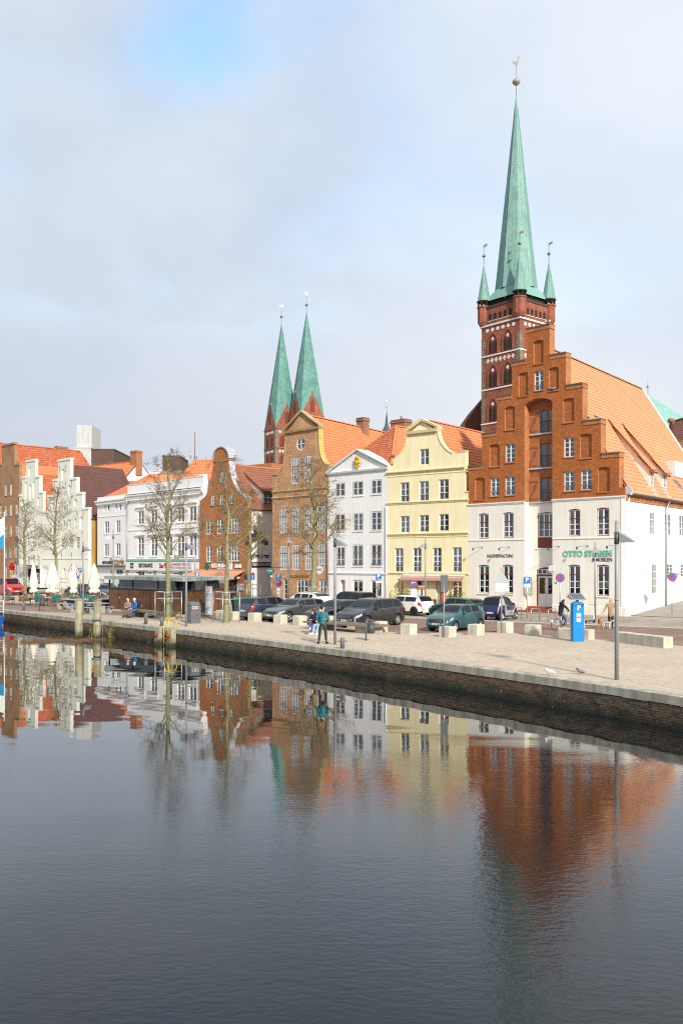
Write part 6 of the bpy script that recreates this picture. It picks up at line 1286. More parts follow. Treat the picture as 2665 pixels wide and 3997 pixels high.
    for s in (1,-1):
        y4,z4 = surf(xf - .22,4);yb = surf(xf - .22,5)
        q = MB();P = []
        for xx in (xf - .50,xf - .36,xf - .22,xf - .1,xf - .03):
            A,B_ = surf(xx,4),surf(xx,5);k = (xf - xx) / .5;lo = .35 - .05 * k;P.append(((xx + .012,s * (lerp(A[0],B_[0],lo) + .008),lerp(A[1],B_[1],lo + .25 * k)),(xx + .012,s * (B_[0] + .006),lerp(A[1],B_[1],.97))))
        for (a,b),(c,d) in zip(P,P[1:]): q.add([a,c,d,b],[(0,1,2,3)],0,True)
        yi = surf(xf - .03,4)[0] * .62;a,b = P[-1];q.add([a,(xf + .012,s * yi,a[2]),(xf + .012,s * yi,b[2]),b],[(0,1,2,3)],0,True);q.build('headlight',LENSW,root)
        q = MB();xr = -L / 2;t0,t1 = (.35,1.0) if tail != 'tall' else (.4,1.35)
        for xa,xb in ((xr + .3,xr + .17),(xr + .17,xr + .07),(xr + .07,xr - .008)):
            Aa,Ab = surf(xa,4),surf(xb,4);Ba,Bb = surf(xa,5),surf(xb,5);Ca,Cb = surf(xa,7),surf(xb,7)
            def pt(A,B_,C_,t): return (lerp(A[0],B_[0],t),lerp(A[1],B_[1],t)) if t <= 1 else (lerp(B_[0],C_[0],t - 1),lerp(B_[1],C_[1],t - 1))
            for u0,u1 in ((t0,min(1,t1)),) + (((1.0,t1),) if t1 > 1 else ()):
                p = [pt(Aa,Ba,Ca,u0),pt(Ab,Bb,Cb,u0),pt(Ab,Bb,Cb,u1),pt(Aa,Ba,Ca,u1)];q.add([(xa,s * (p[0][0] + .008),p[0][1]),(xb,s * (p[1][0] + .008),p[1][1]),(xb,s * (p[2][0] + .008),p[2][1]),(xa,s * (p[3][0] + .008),p[3][1])],[(0,1,2,3)],0,True)
        A,B_ = surf(xr,4),surf(xr,5);q.add([(xr - .01,s * A[0],lerp(A[1],B_[1],t0)),(xr - .01,s * A[0] * .68,lerp(A[1],B_[1],t0 + .1)),(xr - .01,s * B_[0] * .72,B_[1] - .01),(xr - .01,s * B_[0],B_[1])],[(0,1,2,3)]);q.build('tail_light',LENSR,root)
        xm = ws[1] + (ws[0] - ws[1]) * .25;y,z = surf(xm,6);q = MB();q.ellipsoid((xm + .05,s * (y + .13),z + .07),(.07,.12,.075),10,7);q.bar((xm + .03,s * (y - .02),z),(xm + .05,s * (y + .08),z + .05),.04);q.build('wing_mirror',paint if paint is not None else BLACK,root)
        joints = [pillars[0][0] - .02] + [(p[1] + q_[0]) / 2 for p,q_ in zip(pillars,pillars[1:])]
        for xj in joints[:3]:
            R_ = [surf(xj,j) for j in (3,4,5,6)];q = MB();q.tube([(xj + (.0 if k else 0),s * (y + .001),z) for k,(y,z) in enumerate(R_)],.008,4,cap=False);q.build('door_gap',BLACK,root)
        for p in pillars[:2]: 
            if p[0] - p[1] < .5: continue
            y,z = surf(p[1] + .12,5);q = MB();q.bevbox(p[1] + .02,s * (y + .012) - .015,z - .12,p[1] + .2,s * (y + .012) + .015,z - .085,.006);q.build('door_handle',paint,root)
        q = MB();zz_ = [x for x in xs if pillars[0][0] > x > pillars[-1][1]];q.tube([(x,s * (surf(x,6)[0] + .004),surf(x,6)[1]) for x in zz_[::2]],.012,4);q.build('window_trim',CHROME if chrome else BLACK,root)
        if rails: yr = surf(0,8)[0];q = MB();q.tube([(ws[1] - .1,s * yr,zmax - .02),(ws[1] - .25,s * yr,zmax + .05),(rw[0] + .35,s * yr,zmax + .045),(rw[0] + .15,s * yr,zmax - .03)],.018,6);q.build('roof_rail',DARKM,root)
    if grille: 
        q = MB();yg = h * .52;q.bevbox(xf - .06,-yg,zl - .14,xf + .012,yg,zl + .035,.01);g_ = q.build('grille',BLACK,root)
        for k in range(3): q = MB();q.box(xf + .013,-yg + .02,zl - .11 + k * .05,xf + .02,yg - .02,zl - .095 + k * .05);q.build('grille_bar',CHROME,g_)
    q = MB();q.bevbox(xf - .08,-h * .62,.26,xf + .008,h * .62,.36,.01);q.build('air_intake',BLACK,root)
    for sx_,nmz in ((1,.44),(-1,.62 if tail == 'tall' else .5)):
        X = sx_ * (xf + .022);q = MB();q.box(min(X - .008,X + .008),-.26,nmz - .055,max(X - .008,X + .008),.26,nmz + .055);po = q.build('number_plate',PLATE,root);MB().box(min(X + sx_ * .009,X + sx_ * .011),.21 * sx_ - .035,nmz - .053,max(X + sx_ * .009,X + sx_ * .011),.21 * sx_ + .035,nmz + .053).build('plate_band',mat('plate_blue',(.02,.07,.4),.5),po) if True else None
        if plate: fit_text(text(plate,.11,po,(X + sx_ * .012,-.02 * sx_,nmz),(R(90),0,R(90) if sx_ > 0 else R(-90)),DKL,ext=.001),.38)
    for s in (1,-1): q = MB();xw_ = ws[1] + (ws[0] - ws[1]) * .92;T0 = interp(Tp,xw_);q.tube([(xw_,s * h * .45,T0 + .012),(xw_ - .18,-s * .06 + .1,interp(Tp,xw_ - .18) + .012)],.008,4);q.build('wiper',BLACK,root)
    return root
ALLOY_P = mat('silver_paint',(.5,.51,.52),.3,.04,metal=.5)
def paint(name,c,metal=.35): return mat(name,tuple(x * 1.15 for x in c),.3,.04,metal=metal,spec=.5,coat=1.0)
def park(root,wheels,Wd,p,h,side,axle):          # p: ground point under the visible wheel (axle 0 front, 1 rear), h heading, side +1 left / -1 right wheel
    h = Vector((h[0],h[1],0)).normalized();left = Vector((-h.y,h.x,0));c = Vector((p.x,p.y,0)) - h * wheels[axle] - left * side * (Wd / 2 - .1);root.location = (c.x,c.y,0);root.rotation_euler = (0,0,math.atan2(h.y,h.x))
# ================================================================== kit: people
SKINM = mat('skin',(.62,.36,.26),.55,.08);HAIRK = mat('black_hair',(.012,.01,.009),.5,.2)
def skin_mesh(name,pts,rad,edges,m,root_i=0,sub=1):
    me = bpy.data.meshes.new(name);me.from_pydata([tuple(p) for p in pts],edges,[]);o = bpy.data.objects.new('skin_tmp',me)
    md = o.modifiers.new('s','SKIN');md.use_smooth_shade = True;md.branch_smoothing = .4
    lay = me.skin_vertices[0].data
    for i,r in enumerate(rad): lay[i].radius = (r,r) if not isinstance(r,tuple) else r;lay[i].use_root = (i == root_i)
    sb = o.modifiers.new('u','SUBSURF');sb.levels = sub;sb.render_levels = sub
    out = to_mesh(o);out.materials.clear();out.materials.append(m)
    for p in out.polygons: p.use_smooth = True
    out.name = name;return out
def person(label,loc,rz,jacket,trousers,shoes,hair,pose,H=1.75,group=None,hair_style='short',long_coat=False,quilt=False,extra=None):
    """pose: joints in metres for a 1.75 m body, local forward is -y; sides L (+x) and R (-x)"""
    k = H / 1.75;D = dict(pelvis=(0,0,.95),waist=(0,0,1.10),chest=(0,0,1.32),neck=(0,.01,1.50),head=(0,-.01,1.63),hipL=(.10,0,.92),hipR=(-.10,0,.92),kneeL=(.11,-.02,.50),kneeR=(-.11,-.02,.50),ankL=(.11,.02,.09),ankR=(-.11,.02,.09),toeL=(.13,-.16,.04),toeR=(-.13,-.16,.04),shL=(.19,0,1.43),shR=(-.19,0,1.43),elL=(.25,.02,1.15),elR=(-.25,.02,1.15),wrL=(.25,-.06,.90),wrR=(-.25,-.06,.90))
    D.update(pose);J = {a: Vector(b) * k for a,b in D.items()};root = empty('person',loc,rz,label,'person',group);P,Rr,E = [],[],[]
    def seq(names,radii,start=None):
        prev = start
        for nme,r in zip(names,radii):
            p = J[nme] if isinstance(nme,str) else nme;P.append(p);Rr.append(r * k if not isinstance(r,tuple) else tuple(x * k for x in r));i = len(P) - 1
            if prev is not None: E.append((prev,i))
            prev = i
        return prev
    seq(['pelvis','waist','chest','neck'],[(.085,.07),(.08,.065),(.09,.07),.05]);hd = J['head']
    seq([hd],[.06],3)
    for s in 'LR':
        seq(['hip' + s,'knee' + s,'ank' + s,'toe' + s],[.055,.042,.036,.032],0);w_ = seq(['sh' + s,'el' + s,'wr' + s],[.036,.032,.028],2)
        d = (J['wr' + s] - J['el' + s]).normalized();sd = d.cross(Vector((0,0,1)) if abs(d.z) < .9 else Vector((0,1,0))).normalized();hp = J['wr' + s] + d * .07 * k;hi = seq([hp],[.032],w_)
        for q,ln in zip((-1.5,-.5,.5,1.5),(.07,.085,.08,.06)): b = hp + sd * q * .018 * k + d * .02 * k;seq([b + d * ln * .5 * k,b + d * ln * k + Vector((0,-.015,-.012)) * k],[.0095,.008],hi)
        b = hp - d * .03 * k + sd * .035 * k;seq([b,b + d * .04 * k + sd * .012 * k],[.011,.009],hi)
    me = skin_mesh('body',P,Rr,E,SKINM);bm = bmesh.new();bm.from_mesh(me)
    up = (J['head'] - J['neck']).normalized();fw = Vector(pose.get('look',(0,-1,0))).normalized();rot = Matrix((fw.cross(up).normalized() * -1,-fw,up)).transposed() if abs(fw.dot(up)) < .95 else Matrix.Identity(3)
    hb = MB();c = hd;hb.ellipsoid(c,(.075 * k,.093 * k,.118 * k),16,12,rot=rot);hb.ellipsoid(c + rot @ (Vector((0,-.075,-.055)) * k),(.048 * k,.032 * k,.045 * k),10,7,rot=rot);hb.ellipsoid(c + rot @ (Vector((0,-.1,-.012)) * k),(.014 * k,.022 * k,.024 * k),8,6,rot=rot)
    for s in (1,-1): hb.ellipsoid(c + rot @ (Vector((s * .077,.005,-.01)) * k),(.012 * k,.022 * k,.032 * k),8,6,rot=rot)
    hm = hb.mesh('h',SKINM);bm.from_mesh(hm);bm.to_mesh(me);bm.free();bo = inst('body',me,root,(0,0,0))
    q = MB()
    for s in (1,-1): q.ellipsoid(c + rot @ (Vector((s * .03,-.086,.008)) * k),(.014 * k,.008 * k,.008 * k),8,5,rot=rot)
    q.build('eyes',BLACK,bo);q = MB();q.ellipsoid(c + rot @ (Vector((0,-.103,-.058)) * k),(.024 * k,.006 * k,.007 * k),8,5,rot=rot);q.build('mouth',mat('lips',(.4,.12,.1),.5),bo)
    # clothes
    P,Rr,E = [],[],[];hem = J['pelvis'] + Vector((0,0,-.07 * k))
    if long_coat: hem = J['pelvis'] * 1.0 + Vector((0,0,-.34 * k))
    i0 = seq([hem,'pelvis','waist','chest',J['chest'].lerp(J['neck'],.75)],[(.165,.13) if not long_coat else (.20,.16),(.165,.135),(.16,.13),(.175,.13),(.085,.085)])
    for s in 'LR': seq([J['sh' + s],J['el' + s],J['el' + s].lerp(J['wr' + s],.96)],[.085,.066,.05],3)
    jo = inst('jacket',skin_mesh('jacket',P,Rr,E,jacket,2),root,(0,0,0))
    P,Rr,E = [],[],[]
    seq(['pelvis',J['pelvis'].lerp(J['waist'],.4)],[(.14,.115),(.13,.105)])
    for s in 'LR': seq(['hip' + s,'knee' + s,J['knee' + s].lerp(J['ank' + s],.92)],[.098,.073,.058],0)
    inst('trousers',skin_mesh('trousers',P,Rr,E,trousers,0),root,(0,0,0))
    for s in 'LR':
        a,t = J['ank' + s],J['toe' + s];d = (t - a);f2 = Vector((d.x,d.y,d.z + .045 * k)).normalized() if d.length > 0 else Vector((0,-1,0));x_ = f2.cross(Vector((0,0,1))).normalized();rot2 = Matrix((x_,-f2,x_.cross(-f2))).transposed();q = MB();q.ellipsoid(a + f2 * .075 * k + Vector((0,0,-.035 * k)),(.048 * k,.145 * k,.05 * k),12,8,rot=rot2);q.ellipsoid(a + Vector((0,0,.0)),(.05 * k,.055 * k,.065 * k),10,7,rot=rot2);q.build('shoe',shoes,root)
    q = MB()
    if hair_style == 'cap': q.ellipsoid(c + rot @ (Vector((0,.012,.045)) * k),(.092 * k,.108 * k,.1 * k),14,9,rot=rot);q.build('knitted_cap',hair,root)
    else:
        q.ellipsoid(c + rot @ (Vector((0,.026,.03)) * k),(.087 * k,.096 * k,.112 * k),14,10,rot=rot)
        if hair_style == 'long':
            q.tube([c + rot @ (Vector((0,.06,.02)) * k),c + rot @ (Vector((0,.085,-.14)) * k),c + rot @ (Vector((0,.09,-.34)) * k),c + rot @ (Vector((0,.07,-.46)) * k)],[.085 * k,.095 * k,.085 * k,.03 * k],10)
            for s in (1,-1): q.tube([c + rot @ (Vector((s * .07,.0,.04)) * k),c + rot @ (Vector((s * .085,-.02,-.12)) * k),c + rot @ (Vector((s * .09,-.03,-.36)) * k)],[.03 * k,.045 * k,.02 * k],8)
        if hair_style == 'bob':
            q.ellipsoid(c + rot @ (Vector((0,.04,-.05)) * k),(.095 * k,.08 * k,.11 * k),12,9,rot=rot)
        q.build('hair',hair,root)
    return root,J,rot
# ================================================================== kit: bare trees
def bare_tree(seed,H=10.5,spread=2.4,start=.36,dens=1.0):
    rn = random.Random(seed);w = MB();tw = MB();tips = []
    n = 9;tr = [Vector((rn.uniform(-.05,.05) * i * .5,rn.uniform(-.05,.05) * i * .5,H * i / n)) for i in range(n + 1)];tr[0] = Vector((0,0,0))
    w.tube(tr,[.17 * (1 - .9 * (i / n)) ** .8 + .012 + (.04 if i == 0 else 0) for i in range(n + 1)],9)
    def tpt(t): i = min(n - 1,int(t * n));return tr[i].lerp(tr[i + 1],t * n - i)
    def branch(p,d,L,r,lev):
        k = 5 if lev == 0 else 4 if lev == 1 else 3;pts = [p];cur = p.copy();dd = d.copy()
        for i in range(k):
            dd = (dd + Vector((rn.uniform(-.22,.22),rn.uniform(-.22,.22),rn.uniform(-.14,.16)))).normalized();cur = cur + dd * L / k;pts.append(cur.copy())
        (w if lev < 2 else tw).tube(pts,[r * (1 - .75 * i / k) for i in range(k + 1)],6 if lev == 0 else 4 if lev == 1 else 3,cap=False)
        if lev < 3:
            m_ = int(({0: 6,1: 5,2: 2.4}[lev]) * dens + rn.random())
            for i in range(m_):
                t = rn.uniform(.25,1) if lev == 0 else rn.uniform(.2,1);j = min(k - 1,int(t * k));q = pts[j].lerp(pts[j + 1],t * k - j);ax = (pts[j + 1] - pts[j]).normalized();sd = Vector((rn.uniform(-1,1),rn.uniform(-1,1),rn.uniform(-.5,.6)));sd = (sd - ax * sd.dot(ax)).normalized()
                branch(q,(ax * .75 + sd * .75).normalized(),L * rn.uniform(.32,.55),max(r * .45,.006),lev + 1)
        else: tips.extend(pts[1:])
    nb = 30
    for i in range(nb):
        t = start + (1 - start) * (i / nb) ** 1.0 * .97;a = i * 2.4 + rn.uniform(-.4,.4);f = 1 - ((t - start) / (1 - start));L = spread * (.42 + .75 * f ** .7) * rn.uniform(.75,1.15) * (.55 if f > .97 else 1);el = R(rn.uniform(18,45) + 20 * (1 - f))
        branch(tpt(t),Vector((math.cos(a) * math.cos(el),math.sin(a) * math.cos(el),math.sin(el))),L,.055 * (.3 + f * .7),0)
    co = MB()
    for p in tips:
        if rn.random() < .6:
            s = rn.uniform(.011,.019);q = p + Vector((rn.uniform(-.05,.05),rn.uniform(-.05,.05),rn.uniform(-.07,.02)));co.add([q + Vector((s,0,0)),q + Vector((-s,s,0)),q + Vector((-s,-s,0)),q + Vector((0,0,s * 1.3)),q - Vector((0,0,s * 1.5))],[(0,1,3),(1,2,3),(2,0,3),(1,0,4),(2,1,4),(0,2,4)])
    return w,tw,co
def bulk_mesh(mb,name,m):
    me = bpy.data.meshes.new(name);me.from_pydata(mb.v,[],mb.f);me.materials.append(m);me.polygons.foreach_set('use_smooth',mb.sm);me.update();return me
# ================================================================== parked cars
NW,AW = (-.70,.714),(-.66,-.75)                    # headings: along the street, towards the water
c_navy = paint('graphite_blue_paint',(.045,.06,.09));c_silver = paint('dark_silver_paint',(.10,.105,.11),.5);c_black = paint('black_paint',(.012,.012,.016));c_char = paint('charcoal_paint',(.035,.034,.04),.4)
c_white = paint('white_car_paint',(.72,.71,.66),0);c_teal = paint('teal_paint',(.02,.10,.12),.35);c_green = paint('dark_green_paint',(.006,.06,.045),.3);c_blue = paint('deep_blue_paint',(.010,.012,.075),.3);c_grey = paint('slate_car_paint',(.05,.06,.075),.4)
def estate(L=4.75,H=1.48): return [(L / 2,.52),(L / 2 - .1,.70),(L / 2 - .55,.86),(L / 2 - 1.25,.98),(L / 2 - 1.4,1.02),(L / 2 - 2.05,H - .06),(L / 2 - 2.6,H),(-L / 2 + 1.0,H - .03),(-L / 2 + .55,H - .10),(-L / 2 + .16,1.05),(-L / 2 + .05,.9),(-L / 2,.55)],[(L / 2,.5),(L / 2 - .12,.66),(L / 2 - .6,.82),(L / 2 - 1.3,.93),(0,.96),(-L / 2 + .4,1.0),(-L / 2 + .1,.94),(-L / 2,.55)]
def hatch(L=3.92,H=1.46): return [(L / 2,.50),(L / 2 - .08,.70),(L / 2 - .4,.86),(L / 2 - .85,.97),(L / 2 - 1.0,1.02),(L / 2 - 1.65,H - .05),(L / 2 - 2.2,H),(-L / 2 + .75,H - .06),(-L / 2 + .42,H - .16),(-L / 2 + .12,1.02),(-L / 2 + .03,.85),(-L / 2,.5)],[(L / 2,.48),(L / 2 - .1,.66),(L / 2 - .5,.82),(L / 2 - 1.0,.92),(0,.96),(-L / 2 + .4,1.02),(-L / 2 + .1,.92),(-L / 2,.5)]
T,B = estate(4.77,1.52);o = make_car('estate_car',4.77,1.82,T,B,(1.42,-1.30),.33,(.98,.36),(-1.85,-2.22),[(.55,-.02),(-.08,-.98),(-1.06,-1.78)],c_navy,'dark blue-grey estate car seen from behind beside green bin',tail='tall',plate='HL·TO 121',rails=True,spokes=5);park(o,(1.42,-1.30),1.82,gnd(10,405,690),(.66,.75),-1,1)
T,B = estate(4.70,1.45);o = make_car('silver_estate_car',4.70,1.81,T,B,(1.48,-1.36),.33,(.92,.30),(-1.8,-2.2),[(.5,-.05),(-.11,-.98),(-1.06,-1.75)],c_silver,'silver-grey car with five-spoke alloys nosed towards the quay',tail='low',plate='HL·O 3750',spokes=10);park(o,(1.48,-1.36),1.81,gnd(10,707,718),AW,1,0)
o = make_car('black_car',4.70,1.81,T,B,(1.48,-1.36),.33,(.92,.30),(-1.8,-2.2),[(.5,-.05),(-.11,-.98),(-1.06,-1.75)],c_black,'black car with chrome grille behind the seated young woman',tail='low',plate='EU·CC 16',spokes=8);p = Vector((-.66,52.7,0));park(o,(1.48,-1.36),1.81,p,AW,1,0)
L = 4.8;T = [(L / 2,.55),(L / 2 - .08,.76),(L / 2 - .5,.94),(L / 2 - .95,1.06),(L / 2 - 1.1,1.1),(L / 2 - 1.95,1.58),(L / 2 - 2.5,1.66),(-L / 2 + .8,1.62),(-L / 2 + .45,1.5),(-L / 2 + .14,1.1),(-L / 2 + .04,.9),(-L / 2,.55)];B = [(L / 2,.52),(L / 2 - .1,.72),(L / 2 - .55,.88),(L / 2 - 1.2,.98),(0,1.03),(-L / 2 + .4,1.08),(-L / 2 + .1,.98),(-L / 2,.55)]
o = make_car('people_carrier',L,1.92,T,B,(1.45,-1.40),.345,(1.25,.45),(-1.95,-2.25),[(.75,-.05),(-.12,-1.05),(-1.12,-1.85)],c_char,'charcoal people carrier with multi-spoke alloys left of stone cubes',plate='LER·LR 190',spokes=12);park(o,(1.45,-1.40),1.92,gnd(11,340,657),AW,1,0)
T,B = hatch();o = make_car('small_hatchback',3.92,1.68,T,B,(1.25,-1.24),.30,(.92,.31),(-1.2,-1.72),[(.5,-.42),(-.5,-1.2)],c_teal,'teal three-door hatchback with white headlamps behind the stone cube row',plate='PZ·NG 786',spokes=7,group='cars parked along the quay street');park(o,(1.25,-1.24),1.68,gnd(11,1490,672),AW,1,1)
L = 3.82;T = [(L / 2,.55),(L / 2 - .06,.78),(L / 2 - .35,.93),(L / 2 - .85,1.0),(L / 2 - .98,1.04),(L / 2 - 1.45,1.38),(L / 2 - 1.9,1.42),(-L / 2 + .5,1.38),(-L / 2 + .34,1.32),(-L / 2 + .12,.98),(-L / 2 + .03,.85),(-L / 2,.5)];B = [(L / 2,.5),(L / 2 - .1,.74),(L / 2 - .5,.88),(L / 2 - .95,.94),(0,.96),(-L / 2 + .3,.98),(-L / 2 + .1,.9),(-L / 2,.5)]
o = make_car('cream_hatchback',L,1.73,T,B,(1.22,-1.27),.31,(.93,.46),(-1.38,-1.76),[(.55,-.3),(-.36,-1.4)],c_white,'cream white rounded hatchback with black wheels in front of yellow house',rim=BLACK,lowm=BLACK,roofm=c_white,tail='low',plate='HL·M 380',spokes=10);park(o,(1.22,-1.27),1.73,gnd(11,828,535),NW,1,1)
T,B = hatch(4.1,1.44);o = make_car('green_hatchback',4.1,1.7,T,B,(1.28,-1.25),.30,(1.0,.38),(-1.25,-1.8),[(.55,-.3),(-.37,-1.25)],c_green,'dark green hatchback parked in front of trellis planter',tail='low',plate='HL·GK 44',spokes=8);p = at(11,1270,420,58.5);o.location = (p.x,58.5,0);o.rotation_euler = (0,0,math.atan2(.714,-.70))
T,B = estate(4.63,1.65);T = [(x,z + (.10 if z > 1 else .06)) for x,z in T];B = [(x,z + .1) for x,z in B];o = make_car('dark_suv',4.6,1.88,[(min(max(x,-2.3),2.3),z) for x,z in T],[(min(max(x,-2.3),2.3),z) for x,z in B],(1.4,-1.36),.36,(.92,.30),(-1.7,-2.12),[(.5,-.08),(-.15,-.98),(-1.06,-1.65)],c_black,'black crossover with tall red tail lamps in front of white house',plate='HL·VX 7',spokes=6);p = at(11,165,440,61.5);o.location = (p.x,61.5,0);o.rotation_euler = (0,0,math.atan2(.714,-.70))
T,B = hatch(4.3,1.46);o = make_car('white_hatchback',4.3,1.8,T,B,(1.35,-1.28),.32,(1.05,.4),(-1.3,-1.85),[(.6,-.1),(-.17,-1.0),(-1.06,-1.45)],c_white,'white hatchback behind the silver car in front of brick house',plate='HL·SE 26',spokes=6);p = at(10,935,440,67);o.location = (p.x,67,0);o.rotation_euler = (0,0,math.atan2(.714,-.70))
L = 2.5;T = [(L / 2,.55),(L / 2 - .05,.80),(L / 2 - .25,.96),(L / 2 - .5,1.05),(L / 2 - .6,1.1),(L / 2 - 1.05,1.5),(L / 2 - 1.4,1.55),(-L / 2 + .35,1.5),(-L / 2 + .22,1.42),(-L / 2 + .1,1.0),(-L / 2 + .03,.85),(-L / 2,.5)];B = [(L / 2,.5),(L / 2 - .1,.78),(L / 2 - .4,.92),(0,.98),(-L / 2 + .3,1.0),(-L / 2 + .1,.92),(-L / 2,.5)]
o = make_car('microcar',L,1.52,T,B,(.92,-.92),.30,(.62,.2),(-.95,-1.15),[(.28,-.52)],c_blue,'dark blue two-seat microcar with silver frame by bicycle stands',roofm=BLACK,tail='low',plate='HL·LL 614',spokes=6,two_tone=lambda x,z,j: (j == 3 and z < .5 and abs(x) < .6) or (j in (5,6) and x < -.5) or (-.62 < x < -.48 and j > 2));park(o,(.92,-.92),1.52,gnd(12,255,427),(.62,.78),-1,1)
for nm,x,y,d,lb,cpt in (('black_hatchback',915,1840,92,'black hatchback with red tail lamp behind the closed parasols',c_black),('grey_saloon',1165,1850,88,'slate grey car half hidden behind the wooden kiosk',c_grey),('silver_compact',1215,1815,94,'pale silver car roof just behind the slate grey car',ALLOY_P)):
    T,B = hatch(4.2,1.5);o = make_car(nm,4.2,1.78,T,B,(1.32,-1.28),.32,(1.03,.4),(-1.28,-1.82),[(.58,-.1),(-.17,-1.0)],cpt,lb,group='cars beyond the cafe terrace',spokes=6);p = at(1,x,y,d);o.location = (p.x,d,0);o.rotation_euler = (0,0,math.atan2(.714,-.70) + (0 if nm[0] == 'b' else math.pi))
# red van and white market truck
c_red = paint('red_van_paint',(.42,.02,.018),0);L = 4.8
o = make_car('red_van',L,1.85,[(L / 2,.55),(L / 2 - .06,.85),(L / 2 - .3,1.05),(L / 2 - .7,1.18),(L / 2 - .8,1.22),(L / 2 - 1.5,1.86),(L / 2 - 1.9,1.94),(-L / 2 + .5,1.94),(-L / 2 + .15,1.9),(-L / 2 + .06,1.2),(-L / 2,.5)],[(L / 2,.52),(L / 2 - .1,.8),(L / 2 - .5,1.0),(L / 2 - 1,1.1),(0,1.12),(-L / 2 + .1,1.12),(-L / 2,.5)],(1.55,-1.40),.32,(1.55,.92),(-2.2,-2.34),[(1.1,.45),(.38,-.8),(-.9,-2.1)],c_red,'red delivery van parked in front of brown brick gable house',plate='OH·K 52',spokes=6,group='cars beyond the cafe terrace');o['category'] = 'van';p = at(1,95,1800,99);o.location = (p.x,99,0);o.rotation_euler = (0,0,math.atan2(-.72,.69))
tk = empty('market_truck',at(1,190,1870,104) * 1,math.atan2(-.62,.78),'white box truck with side hatch open as market stall','truck');tk.location.z = 0
TW = mat('truck_white',(.78,.78,.76),.5,.05);q = MB();q.box(0,0,.75,.06,2.3,3.25);q.box(4.9,0,.75,4.96,2.3,3.25);q.box(.06,2.24,.75,4.9,2.3,3.25);q.box(0,0,3.25,4.96,2.3,3.32);q.box(.06,.0,.75,2.4,.06,3.25);q.box(2.4,0,2.95,4.9,.06,3.25);q.box(2.4,0,.75,4.9,.06,1.2);q.build('box_body',TW,tk);MB().box(.06,.06,.76,4.9,2.24,.8).build('truck_floor',DARKM,tk);MB().box(.1,.1,.55,4.8,2.2,.745).build('chassis',BLACK,tk);MB().hexa([(2.4,-1.2,3.42),(4.9,-1.2,3.42),(4.9,-.02,3.3),(2.4,-.02,3.3),(2.4,-1.2,3.47),(4.9,-1.2,3.47),(4.9,-.02,3.35),(2.4,-.02,3.35)]).build('side_hatch',TW,tk)
q = MB();q.bevbox(-1.9,.1,.5,-.05,2.2,1.5,.1);q.hexa([(-1.6,.15,1.5),(-.05,.15,1.5),(-.05,2.15,1.5),(-1.6,2.15,1.5),(-1.2,.25,2.2),(-.05,.25,2.2),(-.05,2.05,2.2),(-1.2,2.05,2.2)]);q.build('cab',TW,tk)
for x in (-1.2,3.9):
    for y in (.02,2.08): q = MB();q.lathe([(.24,-.1),(.36,-.1),(.38,-.06),(.38,.16),(.36,.2),(.24,.2)],20,(x,y,.38),axis='y');q.build('wheel',TYRE,tk)
rn = random.Random(5)
for k in range(12): x = 2.6 + k * .19;cc = [(.1,.2,.5),(.6,.6,.62),(.05,.05,.06),(.35,.38,.45)][k % 4];q = MB();q.bevbox(x,.4,1.3 + rn.random() * .4,x + .15,.5 + rn.random() * .3,2.6 - rn.random() * .4,.02);q.build('hanging_garment',mat('garment%d' % (k % 4),cc,.9),tk)
q = MB();q.box(2.3,-1.0,.72,4.9,-.2,.8);q.box(2.35,-.95,0,2.42,-.88,.72);q.box(4.78,-.95,0,4.85,-.88,.72);q.box(2.35,-.3,0,2.42,-.23,.72);q.box(4.78,-.3,0,4.85,-.23,.72);q.build('sales_counter',DARKM,tk)
# ================================================================== people
J_ = lambda n,c,r=.85,**k: mat(n,c,r,.12,**k)
TEAL = bpy.data.materials.new('teal_puffer');TEAL.use_nodes = True
def puffer(m,c):
    t = m.node_tree;n = t.nodes;b = n['Principled BSDF'];b.inputs['Base Color'].default_value = (*c,1);b.inputs['Roughness'].default_value = .45;tc_ = n.new('ShaderNodeTexCoord');wv = n.new('ShaderNodeTexWave');wv.bands_direction = 'Z';wv.inputs['Scale'].default_value = 4.6;wv.inputs['Distortion'].default_value = .6;t.links.new(tc_.outputs['Object'],wv.inputs['Vector']);bp = n.new('ShaderNodeBump');bp.inputs['Strength'].default_value = .35;bp.inputs['Distance'].default_value = .03;t.links.new(wv.outputs['Fac'],bp.inputs['Height']);t.links.new(bp.outputs[0],b.inputs['Normal'])
puffer(TEAL,(.012,.15,.165));MATS['teal_puffer'] = TEAL
JEAN = J_('blue_denim',(.05,.09,.2));LJEAN = J_('light_denim',(.26,.38,.52));DTR = J_('dark_trousers',(.035,.036,.042));WSH = J_('white_trainers',(.75,.75,.74),.6);BSH = J_('black_shoes',(.02,.018,.018),.5);NAVYJ = J_('navy_jacket',(.015,.018,.035));BLKJ = J_('black_jacket',(.014,.014,.018))
p = gnd(10,1125,985);person('man in teal quilted jacket and dark trousers standing with back to camera',p,R(172),TEAL,DTR,BSH,HAIRK,dict(kneeL=(.13,-.01,.5),kneeR=(-.14,-.01,.5),ankL=(.17,.02,.09),ankR=(-.17,.02,.09),toeL=(.25,-.12,.04),toeR=(-.23,-.13,.04),elL=(.265,.03,1.14),elR=(-.265,.04,1.14),wrL=(.16,-.17,.98),wrR=(-.16,-.17,.98),look=(-.75,-.65,0)),H=1.8)
